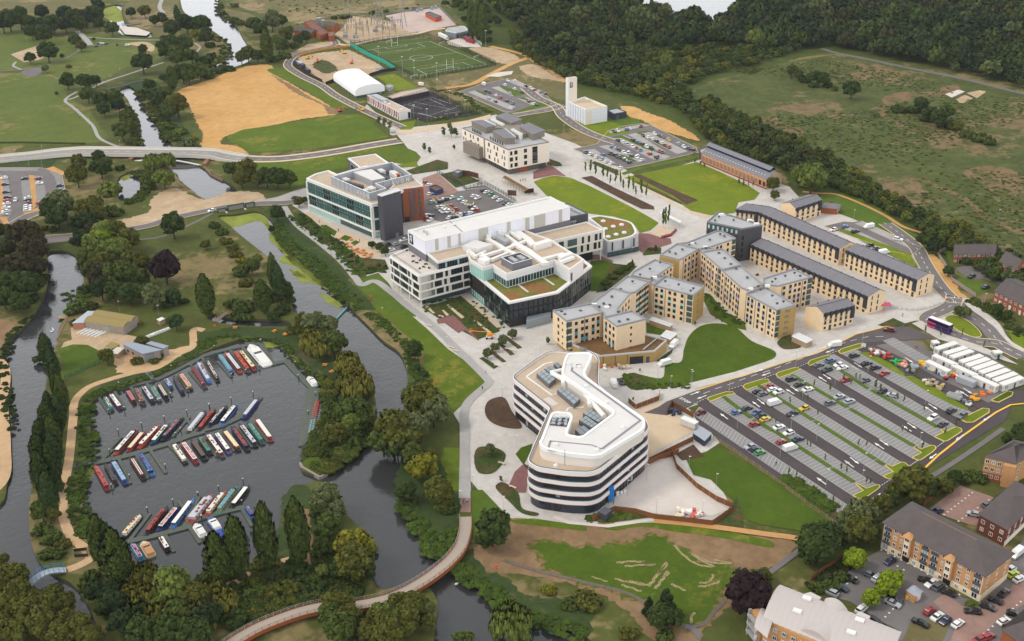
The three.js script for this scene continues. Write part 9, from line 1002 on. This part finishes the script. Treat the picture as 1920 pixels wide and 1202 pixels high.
{
const curvedRoof=(t,a,b,e,y,rise,mat)=>{const u=off(a,b),v=off(a,e),n=10,pos=[];const p=(i,k)=>a.clone().addScaledVector(u,k).addScaledVector(v,i/n).setY(y+rise*Math.sin(i/n*Math.PI));for(let i=0;i<n;i++){const q=[p(i,0),p(i,1),p(i+1,1),p(i+1,0)];for(const k of[0,1,2,0,2,3])pos.push(q[k].x,q[k].y,q[k].z);for(const k of[0,1]){const o=p(0,k).lerp(p(n,k),.5).setY(y);for(const z of[o,p(i,k),p(i+1,k)])pos.push(z.x,z.y,z.z);}}const g=new THREE.BufferGeometry();g.setAttribute('position',new THREE.Float32BufferAttribute(pos,3));g.computeVertexNormals();const m=mat.clone();m.side=THREE.DoubleSide;return part(t,'roof',g,m);};
const P=pts('c0 630 168 745 82 1035 132 925 215',3.8),t=thing('boathouse','long boathouse with two ochre corrugated vaulted roofs','boathouse',at0(P)),ro=M(0x8d7d4a,.9);part(t,'wall',prism(P,0,3.7),MAT.timberGrey);const mA=P[0].clone().lerp(P[1],.5),mB=P[3].clone().lerp(P[2],.5);curvedRoof(t,P[0],P[3],mA,3.7,.9,ro);curvedRoof(t,mA,mB,P[1],3.7,.9,ro);const F=faceOf(P[0],P[3],at0(P));for(let i=0;i<12;i++)panel(t,'wall_batten',F,F.len*(i+.5)/ 12,0,.2,3.6,MAT.timberPale,.08);panel(t,'door',F,F.len*.55,0,3,2.8,M(0x8f9a8c,.7),.1);const Q=pts('c0 540 185 660 92 735 95 630 180',3.3),l=part(t,'lean_to',prism(inset(Q,.1),0,3.2),M(0xa5765a,.85));part(t,'lean_to_roof',prism(Q,3.2,3.35),M(0xa9b0b8,.6),l);
const W=pts('c0 925 338 1005 335 1200 385 1075 412',4.5),c=thing('timber_cafe','timber clad cafe with blue grey tilted roofs by the marina path','cafe',at0(W));part(c,'wall',prism(W,0,4.4),MAT.timberGrey);part(c,'roof',prism(inset(W,-.5),4.4,4.6),M(0x8a93a0,.6));const Z=pts('c0 1105 335 1135 322 1260 355 1225 372',4),z=part(c,'rear_wing',prism(Z,0,3.8),MAT.timberGrey);part(c,'rear_roof',prism(inset(Z,-.3),3.8,4),M(0x8a93a0,.6),z);const cf=faceOf(W[3],W[2],at0(W));win(c,cf,cf.len*.35,.3,cf.len*.5,3.4,{bars:4,pane:GL.sky});const c2=faceOf(W[0],W[3],at0(W));for(const u of[.2,.45])win(c,c2,c2.len*u,1.6,1,1.2);panel(c,'brick_base',c2,c2.len*.6,0,c2.len*.7,1.4,MAT.orangeBrick,.1);
for(const[s,h,m,lab]of[['c0 790 355 840 322 900 342 850 375',2.6,M(0x8d7d4a,.9),'small ochre roofed shed between boathouse and cafe'],['c0 735 390 790 358 850 372 790 408',2.4,MAT.asbestos,'pale roofed lean shed left of the cafe'],['c0 825 405 880 362 935 372 880 418',2.4,M(0xc9c2b4,.7),'cream roofed shed against the cafe'],['c0 1175 155 1215 138 1240 150 1200 170',2.2,MAT.white,'small white pump hut by the lock']]){const k=pts(s,h),q=thing('shed',lab,'shed',at0(k));part(q,'wall',prism(inset(k,.15),0,h-.1),MAT.timberPale);part(q,'roof',prism(k,h-.1,h+.05),m);}
for(let i=0;i<6;i++){const x=612+i*26,y=232+i*6;const a=G('c0',x-10,y+12,.5),b=G('c0',x+55,y-18,.5),q=thing('upturned_boat',`upturned white rowing skiff, ${ORD[i]} from left on the boat yard`,'rowing boat',a.clone().lerp(b,.5).setY(.2));q.rotation.y=Math.atan2(-(b.z-a.z),b.x-a.x);put(q,'hull',new THREE.SphereGeometry(1,12,6,0,6.3,0,1.6).scale(4.2,.55,.6),MAT.white);put(q,'keel',box(0,.5,0,6,.08,.08),MAT.grey);}
for(let i=0;i<7;i++){const p=G('c0',1115+i*24,290-i*9),q=thing('rowing_skiff',`white dinghy on the grass, ${ORD[i]} from left of the row by the club hedge`,'dinghy',p);q.rotation.y=.9;put(q,'hull',BOAT.hull,MAT.white,0,.3,0,0,4,.8,.7);put(q,'seat',box(0,0,0,.4,.1,1),MAT.timberPale,0,.7,0);}
const k=G('c0',472,135,0),qz=thing('landing_stage','small brown landing stage on the river by the club','jetty',k);put(qz,'deck',box(0,-.1,0,4,.3,3),MAT.timberPale);put(qz,'post',box(0,0,0,.2,1.6,.2),MAT.dark,1.8,-.3,1.3);const sc=pts('d0 455 630 540 620 545 660 460 665',1.2),sg=thing('path_gate','dark and yellow gate across the gravel path','gate',at0(sc));part(sg,'gate_panel',prism(sc,.3,1.3,[inset(sc,.15)]),M(0x33322c,.7));part(sg,'gate_bar',tube(sc[0].clone().setY(1.4),sc[1].clone().setY(1.4),.07),MAT.yellow);
}
{
const tb=merge([box(0,.72,0,1.8,.08,.75),box(0,.42,.7,1.8,.06,.3),box(0,.42,-.7,1.8,.06,.3)]),lg=merge([box(-.6,.36,0,.1,.7,1.3),box(.6,.36,0,.1,.7,1.3)]);let p0;const mk=(p,lab,i)=>{if(!p0){p0=thing('picnic_table',lab,'picnic table',p);put(p0,'table_top',tb,M(0xd98a3c,.8));put(p0,'table_legs',lg,M(0xb87030,.8));}else copyOf(p0,lab,p,i);};
pts('b1 1080 715 1110 738 1135 765 1160 755 1190 785 1170 775 1215 800 1205 765 1225 785 1265 795 1240 820 1030 680 1115 685 1155 800 1085 735 1255 810').sort((a,b)=>a.x-b.x).forEach((p,i)=>mk(p.setY(.15),`orange timber picnic table, ${ORD[i]} from left on the office terrace`,i*.7));pts('c1 740 275 1040 505 1090 555 660 250 365 225 d1 845 130').sort((a,b)=>a.x-b.x).forEach((p,i)=>mk(p.setY(.1),`timber picnic table, ${ORD[i]} from left on the marina island grass`,i));
const bn=merge([box(0,.42,0,2.6,.14,.55)]),bl=merge([box(-1,.2,0,.3,.4,.5),box(1,.2,0,.3,.4,.5)]);pts('c2 422 530 590 695 622 720 510 460 930 830 1050 718 d2 868 250 800 100 c3 135 770 c2 1010 705').sort((a,b)=>a.x-b.x).forEach((p,i)=>{const t=thing('stone_bench',`pale stone bench, ${ORD[i]} from left along the riverside paving`,'bench',p.setY(.2));put(t,'seat',bn,M(0xd2c4ae,.8));put(t,'legs',bl,MAT.concrete);t.rotation.y=-.6;});
const sandRim=pts('b3 875 632 960 668 1030 645 1070 605 1068 625 1035 660 962 690'),t=thing('red_seat_wall','dark red curved seat wall around the buff island','seat wall',at0(sandRim));part(t,'seat_wall',prism(pts('b3 960 662 1030 645 1072 605 1076 612 1035 655 962 674'),0,.9),M(0x7d2b2b,.8));part(t,'seat_top',prism(inset(pts('b3 960 662 1030 645 1072 605 1076 612 1035 655 962 674'),.05),.9,.98),M(0x8f3a38,.8));
for(const[s,lab]of[['b2 445 370 480 360 500 385 470 398','white planter box nearest the brick wing'],['b2 530 420 545 408 610 455 608 470 590 470','long white planter between the parked white cars'],['b2 680 405 700 395 755 395 750 415','white planter box near the fenced row'],['b2 615 480 635 472 672 490 650 505','white planter box by the hall roof edge']]){const P=pts(s,1),q=thing('planter',lab,'planter',at0(P));part(q,'planter_wall',prism(P,.1,1.0,[inset(P,.3)]),MAT.white);part(q,'planting',prism(inset(P,.3),.2,1.1),MAT.sedum);}
const bol=merge([box(0,.5,0,.14,1,.14)]);pts('c6 560 30 590 45 620 58 650 70 690 80 730 86 770 88 810 85 850 76 890 66 930 52 965 35 600 100 640 110 690 140 690 125').sort((a,b)=>a.x-b.x).forEach((p,i)=>{const t=thing('bollard',`slim grey bollard, ${ORD[i]} from left around the turning circle plaza`,'bollard',p.setY(.15));put(t,'bollard_post',bol,MAT.galv);put(t,'bollard_cap',box(0,1.02,0,.18,.06,.18),MAT.white);});
const rb=pts('a0 0 1078 160 1075 400 1080 640 1085');const hh=thing('low_hedge','low brown clipped hedge along the park lawn edge','hedge',P3(rb[0].x,0,rb[0].z));part(hh,'hedge_body',strip(rb,-.5,.5,0,.9),MAT.bedPlants);part(hh,'hedge_top',strip(rb,-.35,.35,.9,1.05),MAT.rough);
const sgn=G('c6',395,375),sg=thing('site_sign','small white sign board at the compound entrance','sign',sgn);put(sg,'board',box(0,1.4,0,1.8,1.6,.1),MAT.white);put(sg,'post',box(0,.5,0,.12,1.2,.12),MAT.dark);
const rs=G('c6',590,95),pk=thing('market_stall','pink canopy stall at the end of the front terrace','stall',rs);put(pk,'canopy',new RoundedBoxGeometry(4.2,.3,3,1,.1),M(0xd8456a,.6),-1,2.4,-2);for(const x of[-2.8,.8])put(pk,'pole',box(0,1.2,0,.1,2.4,.1),MAT.steel,x,0,-2);
}
{
const font=await new FontLoader().loadAsync('fonts/droid/droid_sans_regular.typeface.json'),bold=await new FontLoader().loadAsync('fonts/droid/droid_sans_bold.typeface.json');
const word=(t,F,txt,u,v,size,mat,o={})=>{const g=new TextGeometry(txt,{font:o.bold?bold:font,size,depth:.08,curveSegments:3});const k=o.space??0;g.computeBoundingBox();g.translate(-(g.boundingBox.max.x)/ 2,0,0);const p=F.at(u,v,o.off??.1).sub(t.position),m=put(t,'lettering',g,mat,p.x,p.y,p.z,F.ry);return m;};
const[f1,t,y]=globalThis.avonFaces[0],f2=globalThis.avonFaces[1][0];word(t,f1,'A V O N',f1.len*.82,y+1.0,2.2,MAT.white,{off:.2});word(t,f2,'A V O N',f2.len*.66,y+1.0,2.3,MAT.white,{off:.2});
const g=new THREE.ShapeGeometry(bold.generateShapes('STOP',1.5));g.computeBoundingBox();g.translate(-g.boundingBox.max.x/2,-.7,0);g.rotateX(-Math.PI/2);const{at,dir}=globalThis.stopAt;g.rotateY(Math.atan2(-dir.z,dir.x));g.translate(at.x,at.y,at.z);const m=shade(new THREE.Mesh(g,MAT.paint));m.name='road_lettering';m.userData.kind='structure';scene.add(m);
const cr=globalThis.creative,A=G('e8',320,430,15),B=G('e8',392,495,15),F=faceOf(A,B,at0(cr.raw));word(cr.t,F,'University of',F.len/2,15.0,.5,MAT.black,{off:1.0,bold:true});word(cr.t,F,'Northampton',F.len/2,14.3,.5,MAT.black,{off:1.0,bold:true});const A2=G('e7',335,860,4.4),B2=G('e7',430,930,4.4),F2=faceOf(A2,B2,at0(cr.raw));word(cr.t,F2,'Creative Hub',F2.len/2,4.0,.8,MAT.black,{off:.7,bold:true});
}
{
const{MarchingCubes}=await import('three/addons/objects/MarchingCubes.js');
const body=(pose)=>{const n=40,mc=new MarchingCubes(n,M(0x888888),false,false,60000),S=1.05,bones=pose;const cap=(p,a,b,ra,rb)=>{const ab=[b[0]- a[0],b[1]- a[1],b[2]- a[2]],t=clamp(((p[0]- a[0])*ab[0]+(p[1]- a[1])*ab[1]+(p[2]- a[2])*ab[2])/(ab[0]**2+ab[1]**2+ab[2]**2));return Math.hypot(p[0]- a[0]- ab[0]*t,p[1]- a[1]- ab[1]*t,p[2]- a[2]- ab[2]*t)- lerp(ra,rb,t);};const half=n/2;for(let z=0;z<n;z++)for(let y=0;y<n;y++)for(let x=0;x<n;x++){const p=[(x-half)/ half*S,(y-half)/ half*S+.9,(z-half)/ half*S];let e=0;for(const b of bones)e +=Math.exp(-32*cap(p,...b));mc.field[x+y*n+z*n*n]=Math.log(Math.max(e,1e-30))/ 32;}mc.isolation=0;mc.update();const c=mc.count,pos=mc.positionArray.slice(0,c*3),g=new THREE.BufferGeometry();for(let i=0;i<c;i++){pos[i*3]*=S;pos[i*3+1]=pos[i*3+1]*S+.9;pos[i*3+2]*=S;}g.setAttribute('position',new THREE.Float32BufferAttribute(pos,3));g.computeVertexNormals();return g;};
const stand=(s)=>[[[0,1.62,.01],[0,1.68,.02],.1,.1],[[0,1.45,0],[0,1.55,0],.06,.05],[[0,.98,0],[0,1.36,0],.15,.17],[[-.1,.92,0],[-.11,.5,s*.12],.09,.065],[[-.11,.5,s*.12],[-.11,.08,s*.06],.065,.05],[[.1,.92,0],[.11,.5,-s*.1],.09,.065],[[.11,.5,-s*.1],[.11,.08,-s*.28],.065,.05],[[-.11,.06,s*.04],[-.11,.05,s*.04+.14],.05,.04],[[.11,.06,-s*.28],[.11,.05,-s*.28+.14],.05,.04],[[-.2,1.38,0],[-.26,1.1,-s*.06],.055,.045],[[-.26,1.1,-s*.06],[-.25,.86,s*.03],.045,.035],[[.2,1.38,0],[.26,1.1,s*.06],.055,.045],[[.26,1.1,s*.06],[.25,.86,s*.12],.045,.035]];
const base=body(stand(1)),tint=(top,leg)=>{const g=base.clone(),p=g.attributes.position,c=[];for(let i=0;i<p.count;i++){const y=p.getY(i),k=new THREE.Color(y>1.66?0x2a2018:y>1.5?0xc89878:y>.95?top:y>.1?leg:0x1a1a1a);c.push(k.r,k.g,k.b);}g.setAttribute('color',new THREE.Float32BufferAttribute(c,3));return g;};const skin=new THREE.MeshStandardMaterial({color:0xffffff,vertexColors:true,roughness:.85});
const ppl=[['f4',785,600,0xd9e02a,0x222233,'person in a yellow jacket standing at the end of a parking row'],['c6',1342,325,0xc8e03a,0x222222,'cyclist sized person in a lime jacket on the turning circle'],['c6',795,372,0xe06a2a,0x2a2a33,'person in orange by the green compound hedge'],['c2',820,1005,0x22262c,0x1a1a22,'person in dark clothes walking at the corner of the riverside lawn'],['g4',290,885,0x33384a,0x22222a,'person in dark clothes by the office building glass'],['g4',560,1010,0x8a2a33,0x22222a,'person in red walking on the office terrace'],['g4',860,1155,0x9a3040,0x2a2a33,'person in red near the office terrace lawn'],['d2',585,340,0xe6e6e6,0x33333c,'person in white crossing the red brick bridge landing'],['d2',562,345,0x55606a,0x22222a,'person in grey on the red brick bridge landing'],['b2',1105,245,0x2a2a33,0x1a1a22,'person in black at the left of the group by the cream block'],['b2',1125,240,0x3a3a44,0x1a1a22,'person in dark grey in the middle of the group by the cream block'],['b2',1143,238,0x222228,0x15151a,'person in black at the right of the group by the cream block'],['d1',473,985,0x223,0x1a1a22,'person walking on the curved timber footbridge'],['b1',965,795,0xd8d8e6,0x3a4a66,'person in pale clothes on the riverside footpath'],['c6',1505,210,0x444a55,0x222222,'person by the road at the front gabled terrace'],['f2',150,730,0x1c1c22,0x15151a,'person in black in the western parking row'],['a0',598,880,0xd0d0d8,0x222233,'person in white on the winding park path'],['a0',680,953,0x33333a,0x1a1a22,'person in dark clothes at the bend of the park path'],['a0',858,620,0xc04a30,0x2a2a33,'person in red at the end of the park footbridge'],['c2',845,880,0xe0e0e4,0x8a8a90,'person in white at the edge of the plaza lawn'],['c6',690,135,0x22252c,0x1a1a22,'person in black on the turning circle plaza']];
ppl.slice(0).forEach(([t0,x,y,top,leg,lab],i)=>{if(lab.includes('footbridge')&&t0==='d1')return;const p=G(t0,x,y,.2),t=thing('person',lab,'person',p);put(t,'body',tint(top,leg),skin,0,0,0,i*1.3);});
const sw=(()=>{const b=new THREE.SphereGeometry(1,14,8).scale(.62,.3,.34).translate(0,.2,0),tail=new THREE.ConeGeometry(.2,.5,8).rotateZ(Math.PI/2-.5).translate(-.65,.32,0),nk=new THREE.TubeGeometry(new THREE.CatmullRomCurve3([P3(.45,.25,0),P3(.68,.5,0),P3(.56,.8,0),P3(.66,.98,0),P3(.8,.95,0)]),12,.075,7),hd=new THREE.SphereGeometry(.1,8,6).scale(1.3,1,.9).translate(.8,.95,0);return merge([b,tail,nk,hd]);})(),bill=new THREE.ConeGeometry(.045,.2,6).rotateZ(-Math.PI/2-.2);
[['d2',285,480,'white swan furthest left of the group below the bank'],['d2',300,492,'white swan in the middle of the group below the bank'],['d2',315,488,'white swan furthest right of the group below the bank'],['d2',290,510,'white swan nearest in the group below the bank'],['d2',520,848,'white swan alone beside the curved timber footbridge'],['c0',400,235,'white swan on the left river beside the club quay'],['c0',392,250,'white swan nearest on the left river by the club quay']].forEach(([t0,x,y,lab],i)=>{const p=G(t0,x,y,WY),t=thing('swan',lab,'swan',p);t.rotation.y=i*1.7;put(t,'body',sw,M(0xeeeeea,.8));put(t,'bill',bill,M(0xd8702a,.6),.95,.92,0);});
for(const[t0,x,y,lab]of[['c1',1040,505,''],['b1',1265,1125,'orange lifebuoy post on the riverside lawn'],['c2',470,972,'orange lifebuoy post near the big riverside tree'],['d2',765,755,'orange lifebuoy post on the brown south bank'],['c1',215,222,'orange lifebuoy post by the tall poplar on the island']].slice(1)){const t=thing('lifebuoy_post',lab,'lifebuoy',G(t0,x,y));put(t,'post',box(0,.7,0,.14,1.4,.14),MAT.timber);put(t,'lifebuoy',new THREE.TorusGeometry(.42,.14,8,14),M(0xe85a20,.6),0,1.3,.15);}
}
renderer.shadowMap.type=THREE.PCFSoftShadowMap;
renderer.render(scene,camera);
